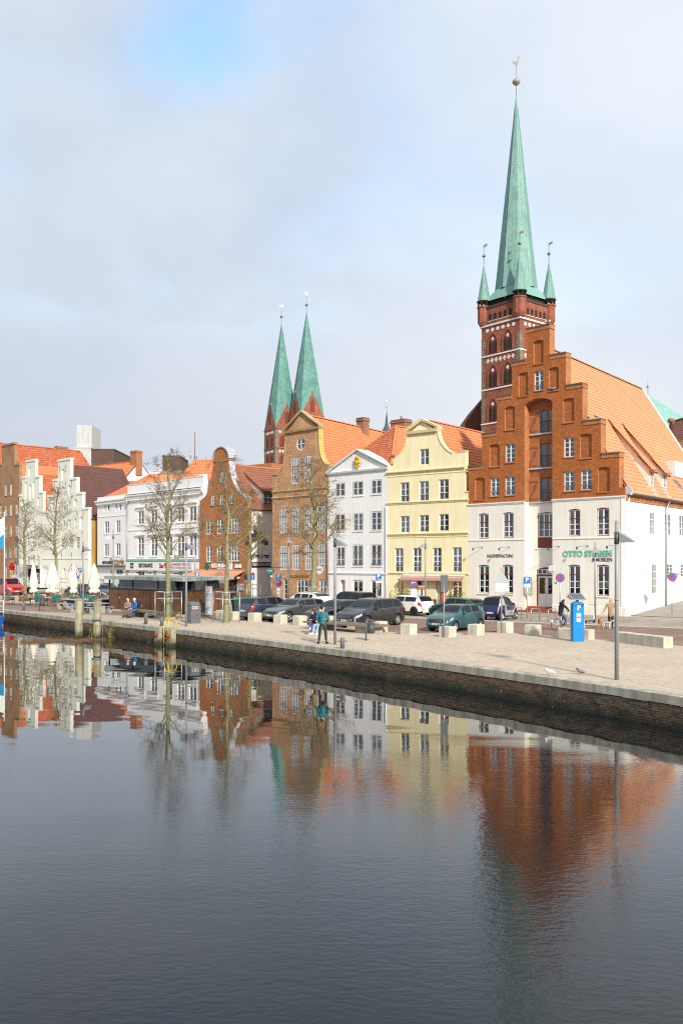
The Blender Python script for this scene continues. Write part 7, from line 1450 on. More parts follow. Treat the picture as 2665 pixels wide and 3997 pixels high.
SIT = dict(pelvis=(0,0,.56),waist=(0,.0,.72),chest=(0,-.02,.94),neck=(0,-.04,1.12),head=(0,-.07,1.25),hipL=(.1,0,.54),hipR=(-.1,0,.54),kneeL=(.13,-.44,.50),kneeR=(-.13,-.44,.50),ankL=(.13,-.44,.09),ankR=(-.13,-.44,.09),toeL=(.13,-.6,.04),toeR=(-.13,-.6,.04),shL=(.18,0,1.05),shR=(-.18,0,1.05),elL=(.24,-.08,.78),elR=(-.24,-.08,.78),wrL=(.1,-.28,.72),wrR=(-.1,-.28,.72))
def sit(**k): d = dict(SIT);d.update(k);return d
def stone_bench(label,c,xl,yl,ln,dirv,wd=1.5,h=.45):
    p = gnd(c,xl,yl);d = Vector(dirv).normalized();o = empty('timber_topped_bench',p,math.atan2(d.y,d.x),label,'bench','timber topped benches');CB = mat('bench_concrete',(.50,.47,.40),.85,.15,scale=1.5,streak=.3,bump=.3)
    for x in (.35,ln - 1.45): MB().bevbox(x,.25,0,x + 1.1,wd - .25,h - .09,.02).build('concrete_base',CB,o)
    WD = mat('weathered_timber',(.17,.145,.10),.85,.3,scale=3,isl=.2);n_ = 9;q = MB();q.bevbox(0,0,h - .09,ln,wd / n_ - .012,h,.012);me = q.mesh('bench_plank',WD)
    for k in range(n_): inst('bench_plank',me,o,(0,k * wd / n_,0))
    return o
QD = Vector((.70,-.714,0))
stone_bench('wide timber bench where the young couple sits before the parked cars',10,880,800,5.4,QD);stone_bench('mossy timber bench by the wooden kiosk with elderly pair',2,272,2130,5.6,QD,1.3)
b1 = gnd(10,1000,890);
ps,Jn,rt = person('young woman with long dark hair looking at phone, white trainers, on bench',gnd(10,985,870) + Vector((.15,.35,0)),R(-38),NAVYJ,JEAN,WSH,HAIRK,sit(head=(0,-.1,1.22),look=(0,-.85,-.5),kneeR=(.02,-.42,.62),ankR=(.22,-.62,.36),toeR=(.30,-.76,.33),ankL=(.10,-.40,.09),toeL=(.10,-.56,.04),wrL=(.07,-.33,.82),wrR=(-.07,-.33,.82)),H=1.66,hair_style='long')
MB().bevbox(-.035,-.42,.80,.035,-.405,.92,.005).build('phone',BLACK,ps)
person('seated companion in dark jacket and light jeans partly behind standing man',gnd(10,1060,880) + Vector((.2,.55,0)),R(-36),BLKJ,LJEAN,WSH,HAIRK,sit(ankL=(.14,-.55,.09),ankR=(-.14,-.52,.09),toeL=(.14,-.72,.04),toeR=(-.14,-.7,.04)),H=1.78)
MAUVE = J_('mauve_coat',(.26,.17,.16));BLUEJ = J_('bright_blue_jacket',(.02,.11,.36));GH = J_('white_hair',(.66,.6,.52));GREYT = J_('grey_trousers',(.12,.13,.16))
pb = gnd(2,345,2150);person('elderly person with white hair in mauve coat on the mossy bench',pb + Vector((-.05,.42,0)),R(-12),MAUVE,J_('sand_trousers',(.14,.12,.1)),BSH,GH,sit(wrL=(.05,-.3,.74),wrR=(-.05,-.3,.74)),H=1.66,hair_style='bob')
pb = gnd(2,390,2155);ps,Jn,rt = person('person in bright blue jacket and white cap on the mossy bench',pb + Vector((.18,.38,0)),R(-48),BLUEJ,GREYT,BSH,J_('cream_cap',(.75,.72,.62)),sit(wrL=(.12,-.34,.66),wrR=(-.12,-.34,.66)),H=1.7,hair_style='cap')
q = MB();q.bevbox(-.16,.14,.66,.16,.36,1.05,.05);bp_ = q.build('backpack',J_('black_pack',(.02,.022,.02)),None);bp_.location = ps.location;bp_.rotation_euler = ps.rotation_euler;tag(bp_,'black backpack with lime panel on the back of blue-jacketed person','backpack');MB().bevbox(-.12,.355,.72,.12,.40,.9,.02).build('lime_pocket',J_('lime_panel',(.5,.65,.15)),bp_)
TAN = J_('tan_teddy_coat',(.38,.235,.12));BLOND = J_('blond_hair',(.48,.30,.12))
pw = gnd(12,1367,503);person('blond woman in tan teddy coat and black trousers holding dog leashes',pw,R(-12),TAN,BLKJ,BSH,BLOND,dict(kneeL=(.08,-.06,.5),kneeR=(-.08,.05,.5),ankL=(.08,-.05,.09),ankR=(-.08,.14,.09),toeL=(.09,-.22,.04),toeR=(-.09,-.04,.04),elR=(-.30,.0,1.16),wrR=(-.42,-.16,.95),elL=(.29,.02,1.15),wrL=(.30,-.08,.92),look=(-.35,-.9,-.1)),H=1.72,hair_style='bob',long_coat=True)
pr = gnd(3,380,2010);pr = Vector(((px(3,380,0)[0] - CX) / FPX * 84,84,0));person('long-haired passer-by in fur-trimmed dark parka outside the restaurant',pr,R(160),J_('parka',(.05,.045,.035)),BLKJ,WSH,J_('brown_hair',(.03,.018,.012)),dict(),H=1.72,hair_style='long',long_coat=True)
pv = at(1,132,1700,103);person('person in dark clothes standing by the red van',Vector((pv.x,102.5,0)),R(40),NAVYJ,JEAN,BSH,HAIRK,dict(),H=1.75)
pc2 = at(3,360,1950,86);person('diner in black jacket under the orange awning',Vector((pc2.x - .6,86.5,0)),R(20),BLKJ,GREYT,BSH,HAIRK,dict(),H=1.78)
# --- bicycle and its rider
def wheel_ring(b,c,r,t=.02,n=28):
    pts = [(c[0] + r * math.cos(2 * math.pi * k / n),c[1],c[2] + r * math.sin(2 * math.pi * k / n)) for k in range(n + 1)];b.tube(pts,t,6,cap=False)
pr_,pf_ = gnd(12,797,528),gnd(12,968,520);hd_ = (pf_ - pr_).normalized();
BK_ = empty('bicycle',(pr_ + pf_) / 2,math.atan2(hd_.y,hd_.x),'silver city bicycle with rear rack and front basket','bicycle');wbh = .53;SIL = mat('bike_silver',(.55,.57,.6),.3,.05,metal=.6)
for x in (wbh,-wbh):
    q = MB();wheel_ring(q,(x,0,.34),.33,.019);wo2 = q.build('wheel',TYRE,BK_);q = MB();wheel_ring(q,(x,0,.34),.305,.008);
    for k in range(14): a = 2 * math.pi * k / 14;q.bar((x,0,.34),(x + .3 * math.cos(a),0,.34 + .3 * math.sin(a)),.004)
    q.lathe([(.03,-.04),(.03,.04)],8,(x,0,.34),axis='y');q.build('rim',SIL,wo2);q = MB();n_ = 12;pts = [(x + .365 * math.cos(R(20 + 150 * k / n_)),0,.34 + .365 * math.sin(R(20 + 150 * k / n_))) for k in range(n_ + 1)];q.tube(pts,.02,5);q.build('mudguard',SIL,BK_)
q = MB();bb_ = (-.08,0,.30)
for a,b in ((bb_,(-.2,0,.82)),(bb_,(.40,0,.62)),((.36,0,.86),(.42,0,.55)),((.42,0,.55),(wbh,0,.34)),(bb_,(-wbh,0,.34)),((-.18,0,.72),(-wbh,0,.34)),((-.14,0,.52),(.38,0,.72)),((.36,0,.86),(.33,0,1.02))): q.tube([a,b],.018,6)
q.build('frame',SIL,BK_);q = MB();q.tube([(.18,.28,1.05),(.3,.2,1.07),(.35,0,1.04),(.3,-.2,1.07),(.18,-.28,1.05)],.014,6);q.build('handlebar',BLACK,BK_);q = MB();q.ellipsoid((-.22,0,.86),(.14,.09,.04),10,6);q.build('saddle',BLACK,BK_)
q = MB();q.bar((-.25,.06,.74),(-.78,.06,.74),.015);q.bar((-.25,-.06,.74),(-.78,-.06,.74),.015);q.bar((-.6,.06,.74),(-wbh,.04,.36),.012);q.bar((-.6,-.06,.74),(-wbh,-.04,.36),.012)
for k in range(5): q.bar((-.3 - k * .11,-.06,.74),(-.3 - k * .11,.06,.74),.012)
q.build('rear_rack',SIL,BK_);q = MB();
for k in range(6): x = .42 + k * .056;q.bar((x,-.15,.85),(x,-.15,1.06),.008);q.bar((x,.15,.85),(x,.15,1.06),.008);q.bar((x,-.15,.85),(x,.15,.85),.008)
for z in (.85,.92,.99,1.06): q.bar((.42,-.15,z),(.70,-.15,z),.008);q.bar((.42,.15,z),(.70,.15,z),.008);q.bar((.42,-.15,z),(.42,.15,z),.008);q.bar((.70,-.15,z),(.70,.15,z),.008)
q.build('basket',WHITEP,BK_);q = MB();q.lathe([(.09,-.03),(.09,-.015)],14,(-.08,0,.30),axis='y');q.bar((-.08,-.06,.30),(-.02,-.06,.14),.02);q.bar((-.08,.06,.30),(-.14,.06,.46),.02);q.build('crank',DARKM,BK_);q = MB();q.box(-.07,-.16,.12,.05,-.06,.14);q.box(-.2,.06,.46,-.08,.16,.48);q.build('pedal',BLACK,BK_);MB().box(-.82,-.03,.66,-.80,.03,.73).build('reflector',LENSR,BK_)
RIDE = dict(pelvis=(0,.22,.97),waist=(0,.19,1.12),chest=(0,.10,1.34),neck=(0,.05,1.50),head=(0,.0,1.63),hipL=(.09,.2,.95),hipR=(-.09,.2,.95),kneeL=(.12,-.22,.80),kneeR=(-.12,-.12,.62),ankL=(.11,.10,.57),ankR=(-.11,.03,.23),toeL=(.11,-.08,.52),toeR=(-.11,-.13,.17),shL=(.18,.08,1.43),shR=(-.18,.08,1.43),elL=(.25,-.08,1.22),elR=(-.25,-.08,1.22),wrL=(.27,-.20,1.08),wrR=(-.27,-.20,1.08))
ps,Jn,rt = person('cyclist with black hood jacket, jeans and brown shoes riding the bicycle',BK_.location,math.atan2(hd_.y,hd_.x) + R(90),BLKJ,JEAN,J_('tan_shoes',(.35,.2,.1)),HAIRK,RIDE,H=1.72)
q = MB();q.ellipsoid(Jn['neck'] + Vector((0,.03,.02)),(.12,.12,.08),12,8);q.ellipsoid(Jn['neck'] + Vector((0,.13,.02)),(.12,.08,.1),12,8);q.build('hood',BLKJ,ps);q = MB();q.ellipsoid(Jn['neck'] + Vector((0,-.07,.05)),(.07,.06,.06),10,7);q.build('scarf',J_('red_scarf',(.4,.06,.02)),ps)
# --- electric scooter
p = gnd(12,1185,450);SCO = empty('electric_scooter',p,R(38),'black electric scooter with white stem parked by thin lamp post','scooter');q = MB();q.bevbox(-.75,-.08,.12,.0,.08,.18,.02);q.build('deck',BLACK,SCO);q = MB();q.tube([(0,0,.15),(.12,0,.3),(0.0,0,1.12)],.03,8);q.build('stem',WHITEP,SCO);q = MB();q.tube([(0,-.28,1.12),(0,.28,1.12)],.018,6);q.build('handlebar',BLACK,SCO)
for x in (.12,-.8): q = MB();q.lathe([(.06,-.03),(.11,-.03),(.12,0),(.11,.03),(.06,.03)],14,(x,0,.12),axis='y');q.build('wheel',TYRE,SCO)
# --- dogs
def dog(label,loc,rz,k,coat,patch=None,curl=False):
    root = empty('dog',loc,rz,label,'dog');P,Rr,E = [],[],[]
    def ch(pts,rs,st=None):
        prev = st
        for p,r in zip(pts,rs):
            P.append(Vector(p) * k);Rr.append(r * k);i = len(P) - 1
            if prev is not None: E.append((prev,i))
            prev = i
        return prev
    ch([(0,0,.5),(.18,0,.5),(.32,0,.54),(.42,0,.68),(.52,0,.74),(.64,0,.69)],[.125,.135,.12,.085,.085,.045]);b = ch([(-.18,0,.52),(-.30,0,.52)],[.105,.10],0)
    for s in (1,-1): ch([(.26,s * .09,.40),(.25,s * .10,.22),(.25,s * .10,.05),(.30,s * .10,.025)],[.06,.036,.028,.032],2);ch([(-.28,s * .09,.40),(-.22,s * .10,.28),(-.34,s * .10,.17),(-.32,s * .10,.05),(-.27,s * .10,.025)],[.075,.048,.03,.027,.032],b)
    ch([(-.36,0,.58),(-.40,0,.70),(-.33,0,.80)] if curl else [(-.42,0,.52),(-.54,0,.56),(-.62,0,.64)],[.03,.035,.03] if curl else [.03,.022,.015],b)
    inst('body',skin_mesh('body',P,Rr,E,coat,0),root,(0,0,0));q = MB()
    for s in (1,-1): q.ellipsoid(Vector((.47,s * .075,.77)) * k,(.025 * k,.022 * k,.07 * k),8,6)
    q.build('ears',patch or coat,root);q = MB();q.ellipsoid(Vector((.675,0,.70)) * k,(.02 * k,.022 * k,.018 * k),8,5);q.build('nose',BLACK,root)
    if patch: q = MB();q.ellipsoid(Vector((.49,0,.765)) * k,(.09 * k,.088 * k,.07 * k),10,7);q.ellipsoid(Vector((-.1,.03,.55)) * k,(.14 * k,.11 * k,.09 * k),10,7);q.build('dark_patch',patch,root)
    return root
DP = J_('dark_dog_fur',(.05,.03,.025));dog('golden brown shaggy dog with curled tail standing on the street',gnd(12,1255,505),R(-110),.78,J_('golden_fur',(.46,.22,.05),bump=.9,bscale=60),curl=True);dog('white dog with dark head patches at the woman\'s feet',gnd(12,1332,508),R(-55),.66,J_('white_fur',(.68,.66,.62),bump=.5,bscale=60),DP);dog('small white dog behind the blue parking machine',gnd(12,1088,500),R(-100),.58,J_('white_fur',(.68,.66,.62)))
for nm,a,b in (('pink leash from the woman to the golden dog',gnd(12,1300,503) + Vector((-.1,0,.98)),gnd(12,1250,503) + Vector((.05,0,.52))),('grey leash from the woman to the spotted dog',gnd(12,1300,503) + Vector((-.08,0,.96)),gnd(12,1335,507) + Vector((0,0,.45)))):
    m_ = a.lerp(b,.5) + Vector((0,0,-.12));q = MB();q.tube([a,m_,b],.008,5);tag(q.build('dog_leash',mat('leash_' + nm[:4],(.7,.1,.2) if nm[0] == 'p' else (.3,.3,.32),.6)),nm,'leash')
# --- birds
def bird(label,loc,rz,k,body,wing,head,leg,bill):
    root = empty('bird',loc,rz,label,'bird');q = MB();rt = Matrix.Rotation(R(-18),3,'Y');q.ellipsoid((0,0,.15 * k),(.16 * k,.075 * k,.075 * k),14,9,rot=rt);q.ellipsoid((.13 * k,0,.235 * k),(.05 * k,.042 * k,.045 * k),10,7);q.ellipsoid((.095 * k,0,.19 * k),(.06 * k,.05 * k,.06 * k),10,7);q.build('body',body,root)
    q = MB();q.add([(-.1 * k,.03 * k,.13 * k),(-.28 * k,.02 * k,.10 * k),(-.28 * k,-.02 * k,.10 * k),(-.1 * k,-.03 * k,.13 * k),(-.1 * k,0,.16 * k)],[(0,1,4),(3,4,2),(4,1,2),(0,3,2,1)])
    for s in (1,-1): q.ellipsoid((-.04 * k,s * .06 * k,.165 * k),(.15 * k,.022 * k,.055 * k),12,7,rot=rt)
    q.build('wings',wing,root);q = MB();q.lathe([(.014 * k,0),(.002,.05 * k)],6,(.17 * k,0,.23 * k),axis='x');q.build('bill',bill,root);q = MB();q.ellipsoid((.14 * k,0,.245 * k),(.042 * k,.043 * k,.036 * k),10,6);q.build('hood',head,root);q = MB()
    for s in (1,-1): q.bar((.01 * k,s * .025 * k,.1 * k),(.02 * k,s * .025 * k,0),.01 * k);q.box(.0 * k,s * .025 * k - .012 * k,0,.05 * k,s * .025 * k + .012 * k,.006)
    q.build('legs',leg,root)
ORL = mat('orange_leg',(.5,.1,.05),.6);bird('white gull standing on the quay coping',gnd(12,752,1000) + Vector((0,.1,.03)),R(170),.9,mat('gull_white',(.8,.8,.79),.7),mat('gull_grey',(.62,.64,.66),.7),mat('gull_white',(.8,.8,.79)),ORL,ORL);bird('grey pigeon walking on the pavers near the lamp post',gnd(12,1060,978),R(165),.85,mat('pigeon_grey',(.16,.17,.2),.7),mat('pigeon_wing',(.24,.25,.28),.7,.4,scale=14),mat('pigeon_head',(.06,.06,.09),.5),ORL,BLACK)
for i,(c,x,y,d) in enumerate(((5,855,783,64.0),(5,888,783,63.8),(5,1207,1045,62.3),(5,1283,1043,61.6),(5,800,140,64.3),(5,830,132,64.0))):
    dd = None;u_,z_ = OT.uz(c,x,y + 10);zz = [z for a,b,z in spans if a <= u_ <= b];top = (zz[0] + .14) if i > 1 and zz else z_ ;P_ = OT.A + OT.U * u_ + OT.N * (.1 if i > 1 else .0);bird(['left pigeon on the blind window sill of the brick gable','right pigeon on the blind window sill of the brick gable','dark pigeon on the right gable step','pale pigeon on the right gable step','left gull on the gable top','right gull on the gable top'][i],(P_.x,P_.y,top),R(-40 + 70 * i),1.0,mat('pigeon_grey',(.16,.17,.2)) if i < 4 else mat('gull_white',(.8,.8,.79)),mat('pigeon_wing',(.24,.25,.28)),mat('pigeon_head',(.06,.06,.09)),ORL,BLACK)
# ================================================================== street furniture
STONE = mat('pale_concrete',(.60,.56,.46),.85,.14,scale=1.6,streak=.22,bump=.3,bscale=18)
QA = math.atan2(.714,-.70)
cube_me = []
for s_ in range(3): c = MB();rr = random.Random(s_);c.bevbox(-.31,-.31,0,.31,.31,.56 + rr.uniform(-.02,.02),.02 + .01 * s_);cube_me.append(c.mesh('stone_cube',STONE))
CUBES = [(3,262,2190,'left cube of the pair behind the caged tree'),(3,375,2203,'right cube of the pair behind the caged tree'),(10,30,700,'stone cube left of the estate car'),(10,285,718,'stone cube behind the estate car bumper'),(10,600,740,'yellowed stone cube before the silver car'),(10,838,760,'stone cube right of the silver car wheel'),(10,1215,765,'stone cube hidden behind the standing man'),(11,215,665,'stone cube before the charcoal people carrier'),(11,475,703,'stone cube beside the round litter bin'),(11,772,733,'lone stone cube between the dark carrier and teal car'),(11,1172,757,'stone cube at the signpost before the teal car'),(11,1465,738,'stone cube at the rear wheel of the teal car'),(12,300,555,'stone cube with triangular sign post'),(12,588,580,'rightmost lone stone cube before the cyclist')]
for i,(c,x,y,lb) in enumerate(CUBES):
    if i == 2: continue
    p = gnd(c,x,y) + Vector((.02,.4,0));o = bpy.data.objects.new('stone_cube',cube_me[i % 3]);link(o);o.location = p;o.rotation_euler = (0,0,QA + R(random.uniform(-4,4)));tag(o,lb,'stone cube','pale stone cubes along the parking bay')
def block_bench(x0,y0,x1,y1,n,lb):
    a,b = gnd(12,x0,y0),gnd(12,x1,y1);d = (b - a);L_ = d.length;o = empty('stone_bench',a,math.atan2(d.y,d.x),lb,'stone bench','long stone blocks')
    for k in range(n): MB().bevbox(L_ * k / n + .005,0,0,L_ * (k + 1) / n - .005,.55,.5,.02).build('stone_block',STONE,o)
block_bench(828,602,1140,626,2,'long stone block behind the blue parking machine');block_bench(1395,645,1905,710,2,'long stone block right of the lamp post')
# --- lamp posts
def lamp(label,p,H,side,r=.085,head=.55,group='street lamps'):
    o = empty('street_lamp',p,0,label,'street lamp',group);PM = mat('lamp_grey',(.30,.305,.315),.5,.06,metal=.2);q = MB();q.tube([(0,0,0),(0,0,H * .55),(0,0,H)],[r,r * .92,r * .8],14);q.lathe([(r * 1.12,H * .5),(r * 1.12,H * .5 + .05)],14);q.build('pole',PM,o)
    z = H * .865;d = Vector(side).normalized();n_ = Vector((-d.y,d.x,0));q = MB();a = d * r + Vector((0,0,z));w0,w1 = .10,.26
    bt = [a - n_ * w0,a + n_ * w0,a + d * head + n_ * w1,a + d * head - n_ * w1];tp = [a - n_ * w0 + Vector((0,0,.30)),a + n_ * w0 + Vector((0,0,.30)),a + d * head * .32 + n_ * w0 * .9 + Vector((0,0,.28)),a + d * head * .32 - n_ * w0 * .9 + Vector((0,0,.28))];q.hexa(bt + tp);q.build('lamp_head',PM,o);q = MB();q.hexa([p_ + (d * .06 if i < 2 else -d * .06) - Vector((0,0,.012)) for i,p_ in enumerate(bt)] + [p_ + (d * .06 if i < 2 else -d * .06) for i,p_ in enumerate(bt)]);q.build('lamp_glass',WHITEP,o);q = MB();q.lathe([(r * 1.1,z - .06),(r * 1.1,z + .34)],14);q.build('head_clamp',DARKM,o)
    return o
SD = (1,-.25,0)
lamp('tall grey lamp post standing on the quay in the right foreground',gnd(12,1427,1032),5.2,SD,.07,.5);lamp('grey lamp post beside the man in teal jacket',gnd(11,20,828),5.3,SD,.068,.5);lamp('grey lamp post between caged tree and solar litter bin',gnd(2,1020,2250),5.3,SD,.068,.5);lamp('grey lamp post behind the mooring posts',gnd(1,955,2120),5.3,SD,.068,.5)
lamp('thin lamp post before the green lettering',Vector((at(6,947,900,57.5).x,57.5,0)),5.1,(-.15,-1,0),.06,.4);lamp('thin lamp post in front of the yellow house',Vector((at(4,1073,1900,66).x,66,0)),5.6,(-1,-.2,0),.06,.5);lamp('thin lamp post before the white cafe house',Vector((at(2,183,1600,92).x,92,0)),7.2,(-1,-.2,0),.07,.9);lamp('thin lamp post before the salon door',Vector((at(3,938,1800,78).x,78,0)),6.3,(.1,-1,0),.06,.5);lamp('thin lamp post behind the kiosk roof',Vector((at(2,1118,1600,80).x,80,0)),5.9,(-.2,-1,0),.06,.5)
# --- signs
SB = mat('sign_blue',(.01,.16,.52),.4,.03);SR = mat('sign_red',(.5,.012,.02),.4,.03);SGB = mat('sign_back_grey',(.36,.38,.39),.5,.06,metal=.3);SYL = mat('sign_yellow',(.75,.35,.02),.5)
def post(o,H,r=.032): MB().tube([(0,0,0),(0,0,H)],r,8).build('post',GREYM,o)
def plate_(o,z,w_,h,m,name='sign_plate',y=-.05): q = MB();q.bevbox(-w_ / 2,y,z - h / 2,w_ / 2,y + .015,z + h / 2,.004);return q.build(name,m,o)
def disc(o,z,r,m,y,name): q = MB();q.lathe([(r,y),(r,y + .012)],24,(0,0,z),axis='y');return q.build(name,m,o)
def nostop(o,z,r=.3,arrow=True,y=-.06):
    d = disc(o,z,r,SR,y,'no_stopping_disc');disc(d,z,r * .84,SB,y - .006,'blue_field');q = MB()
    for s in (1,-1): q.bar((-r * .6,y - .012,z - s * r * .6),(r * .6,y - .012,z + s * r * .6),.012,r * .17,up=(0,1,0)) if False else q.hexa([(-r * .62 - .03,y - .012,-s * r * .56 + z),(-r * .56 + .03,y - .012,-s * r * .62 + z),(-r * .56 + .03,y - .004,-s * r * .62 + z),(-r * .62 - .03,y - .004,-s * r * .56 + z),(r * .56 - .03,y - .012 - .001 * s,s * r * .62 + z),(r * .62 + .03,y - .012 - .001 * s,s * r * .56 + z),(r * .62 + .03,y - .004,s * r * .56 + z),(r * .56 - .03,y - .004,s * r * .62 + z)])
    q.build('red_cross',SR,d)
    if arrow: q = MB();q.box(-.1,y - .02,z + r * .3,.12,y - .013,z + r * .3 + .04);q.prism([(-.18,z + r * .3 + .02),(-.08,z + r * .3 + .1),(-.08,z + r * .3 - .06)],y - .02,y - .013);q.build('white_arrow',WHITEP,d)
def psign(o,z,s=.6,y=-.05,arrow=True):
    p_ = plate_(o,z,s,s * 1.08,SB,'parking_plate',y);text('P',s * .95,p_,(0 if not arrow else -.0,y - .006,z + (.05 if arrow else 0)),FR,WHITEP,ext=.003,off=.012)
    if arrow: q = MB();q.box(-.1,y - .008,z - s * .42,.14,y - .001,z - s * .36);q.prism([(.14,z - s * .46),(.22,z - s * .39),(.14,z - s * .32)],y - .008,y - .001);q.build('white_arrow',WHITEP,p_)
def spost(name,c,x,ybase,d,label,rz=R(-8),cat='road sign'):
    p = gnd(c,x,ybase) if d is None else Vector((at(c,x,0,d).x,d,0));return empty(name,p,rz,label,cat)
zof = lambda c,y,d: CH + (HOR - px(c,0,y)[1]) / FPX * d
o = spost('parking_sign',12,513,405,None,'blue parking sign post before the warehouse recess');d = o.location.y;z = zof(6,660,d);post(o,z + .35);psign(o,z,.42,arrow=False);plate_(o,z - .38,.42,.2,WHITEP)
o = spost('no_stopping_sign',6,698,870,None,'round no-stopping sign right of the warehouse door');d = 58.5;o.location = (at(6,698,0,d).x,d,0);z = zof(6,645,d);post(o,z + .3);nostop(o,z,.3,False)
o = spost('no_stopping_sign',6,1490,915,None,'round no-stopping sign on the lane at the right edge');d = o.location.y;z = zof(6,640,d);post(o,z + .3);nostop(o,z,.3,False);q = MB();q.prism([(-.3,z + .3),(.55,z + .3),(.12,z - .42)],.02,.04);q.build('sign_back',SGB,o)
o = spost('triangular_sign',12,253,556,None,'grey back of triangular sign on post by stone cube',R(6));d = o.location.y;z = zof(6,640,d);post(o,zof(6,585,d) + .1,.035);q = MB();q.prism([(-.4,zof(6,680,d)),(.4,zof(6,680,d)),(0,zof(6,588,d))],-.06,-.045);q.build('sign_back',SGB,o);plate_(o,zof(6,712,d),.7,.46,mat('pale_sign_back',(.6,.58,.53),.6))
o = spost('sign_back_pair',11,1130,755,None,'two dark sign backs on tall post before the teal car',R(4));d = o.location.y;post(o,zof(4,1750,d),.035);q = MB();z0,z1 = zof(4,1920,d),zof(4,1752,d)
for s in (-1,1): q = MB();q.bevbox(s * .105 - .09,-.08 if s < 0 else -.07,z0,s * .105 + .09,-.055,z1,.012);q.build('sign_back',mat('dark_sign_back',(.09,.1,.105),.5),o)
plate_(o,zof(4,1985,d) + .1,.22,.5,mat('red_sticker',(.6,.06,.04),.5),y=.05)
o = spost('parking_sign',4,607,0,66,'blue parking sign before the white pediment house');z = zof(4,1770,66);post(o,z + .35);psign(o,z,.44);plate_(o,z - .38,.44,.14,WHITEP)
o = spost('no_stopping_sign',4,957,0,65,'round no-stopping sign with notices before the yellow house');z = zof(4,1842,65);post(o,z + .3);nostop(o,z,.3)
for k in range(3): plate_(o,z - .46 - k * .24,.44,.2,WHITEP)
o = spost('parking_sign',3,838,0,76,'stacked parking and no-stopping signs before brick house');z = zof(3,1770,76);post(o,z + .4);psign(o,z,.42);nostop(o,zof(3,1832,76),.29)
for k in range(3): plate_(o,zof(3,1895,76) - k * .3,.34,.26,WHITEP)
o = spost('dead_end_sign',3,578,0,80,'blue dead-end sign beside the alley',R(-4));z = zof(3,1763,80);post(o,z + .5);p_ = plate_(o,z,.42,.63,SB);q = MB();q.box(-.04,-.06,z - .25,.04,-.051,z + .12);q.build('white_stem',WHITEP,p_);q = MB();q.box(-.14,-.06,z + .12,.14,-.051,z + .22);q.build('red_bar',SR,p_)
o = spost('no_stopping_sign',3,520,0,81,'small round no-stopping sign left of the dead-end sign');z = zof(3,1770,81);post(o,z + .4);nostop(o,z,.28,False);plate_(o,z - .42,.36,.2,WHITEP)
o = spost('tavern_sign_post',3,765,0,82,'green oval hanging tavern sign on pole at alley mouth',R(-4));z = zof(3,1707,82);post(o,zof(3,1770,82),.04);q = MB();q.lathe([(.38,-.05),(.38,.05)],24,(-.1,-.02,z),axis='y',sq=(1,.68));p_ = q.build('oval_board',mat('tavern_green',(.02,.2,.17),.5),o);text('Theater',.2,p_,(-.1,-.08,z),FR,WHITEP,ext=.004);MB().lathe([(.08,0),(.14,.1),(.08,.2)],10,(0,0,zof(3,1775,82))).build('lantern',WHITEP,o);MB().bar((-.1,0,z + .28),(.9,1.5,z + .3),.05).build('bracket',BLACK,o)
o = spost('parking_sign',2,1150,0,84,'blue parking sign showing above the kiosk roof');z = zof(2,1660,84);post(o,z + .4);psign(o,z,.44,arrow=False)
# left group of warning signs
o = spost('warning_sign_post',1,885,0,86,'post with red triangle, dead-end and yellow direction signs at left');z = zof(1,1640,86);post(o,z + 1.0,.04)
def tri(o,z,s,y=-.06):
    q = MB();q.prism([(-s,z - s * .8),(s,z - s * .8),(0,z + s * .95)],y,y + .02);t_ = q.build('warning_triangle',SR,o);q = MB();q.prism([(-s * .68,z - s * .6),(s * .68,z - s * .6),(0,z + s * .56)],y - .006,y - .001);q.build('white_field',WHITEP,t_);q = MB();q.ellipsoid((0,y - .01,z - s * .2),(s * .2,.006,s * .35),8,6);q.build('symbol',BLACK,t_)
tri(o,z,.34);plate_(o,zof(1,1695,86),.45,.42,SB,'dead_end_plate');plate_(o,zof(1,1722,86),.9,.26,SYL,'direction_plate',y=-.09)
o = spost('warning_sign',1,825,0,90,'red warning triangle sign behind the closed parasol');z = zof(1,1580,90);post(o,z + .6,.04);tri(o,z,.42)
o = spost('parking_sign',1,926,0,88,'tilted blue parking sign by the left lamp post',R(-35));z = zof(1,1605,88);post(o,z + .35);psign(o,z,.42,arrow=False)
# --- parking machine
pm = gnd(12,1037,643);PM_ = empty('parking_machine',pm + Vector((0,.2,0)),R(8),'bright blue parking ticket machine with solar panel','parking machine');PBL = mat('machine_blue',(.008,.22,.58),.35,.04);q = MB();q.bevbox(-.27,-.17,0,.27,.17,1.86,.035);q.lathe([(.27,-.17),(.27,.17)],24,(0,0,1.78),axis='y',sq=(1,.55));q.build('cabinet',PBL,PM_)
q = MB();q.tube([(0,0,1.9),(0,0,2.02)],.07,10);q.build('neck',DARKM,PM_);q = MB();q.hexa([(-.34,-.22,2.0),(.34,-.22,2.0),(.34,.24,2.06),(-.34,.24,2.06),(-.36,-.24,2.05),(.36,-.24,2.05),(.30,.22,2.32),(-.42,.22,2.32)]);sp_ = q.build('solar_panel',SGB,PM_);q = MB();q.add([(-.30,-.215,2.085),(.30,-.215,2.085),(.25,.18,2.308),(-.35,.18,2.308)],[(0,1,2,3)]);q.build('solar_cells',mat('solar_cells',(.1,.11,.13),.3,.2,scale=20),sp_)
text('P',.34,PM_,(0,-.185,1.62),FR,WHITEP,ext=.003,off=.008);q = MB();q.box(-.11,-.178,.95,.11,-.171,1.38);o = q.build('display_panel',mat('panel_print',(.62,.64,.66),.5,.3,scale=16),PM_);MB().box(-.08,-.182,1.15,.08,-.178,1.21).build('red_stripe',SR,o);q = MB()
for k in range(5): q.box(.12,-.175,.5 + k * .0 + k * .012,.13 + k * .02,-.171,.505 + k * .012)
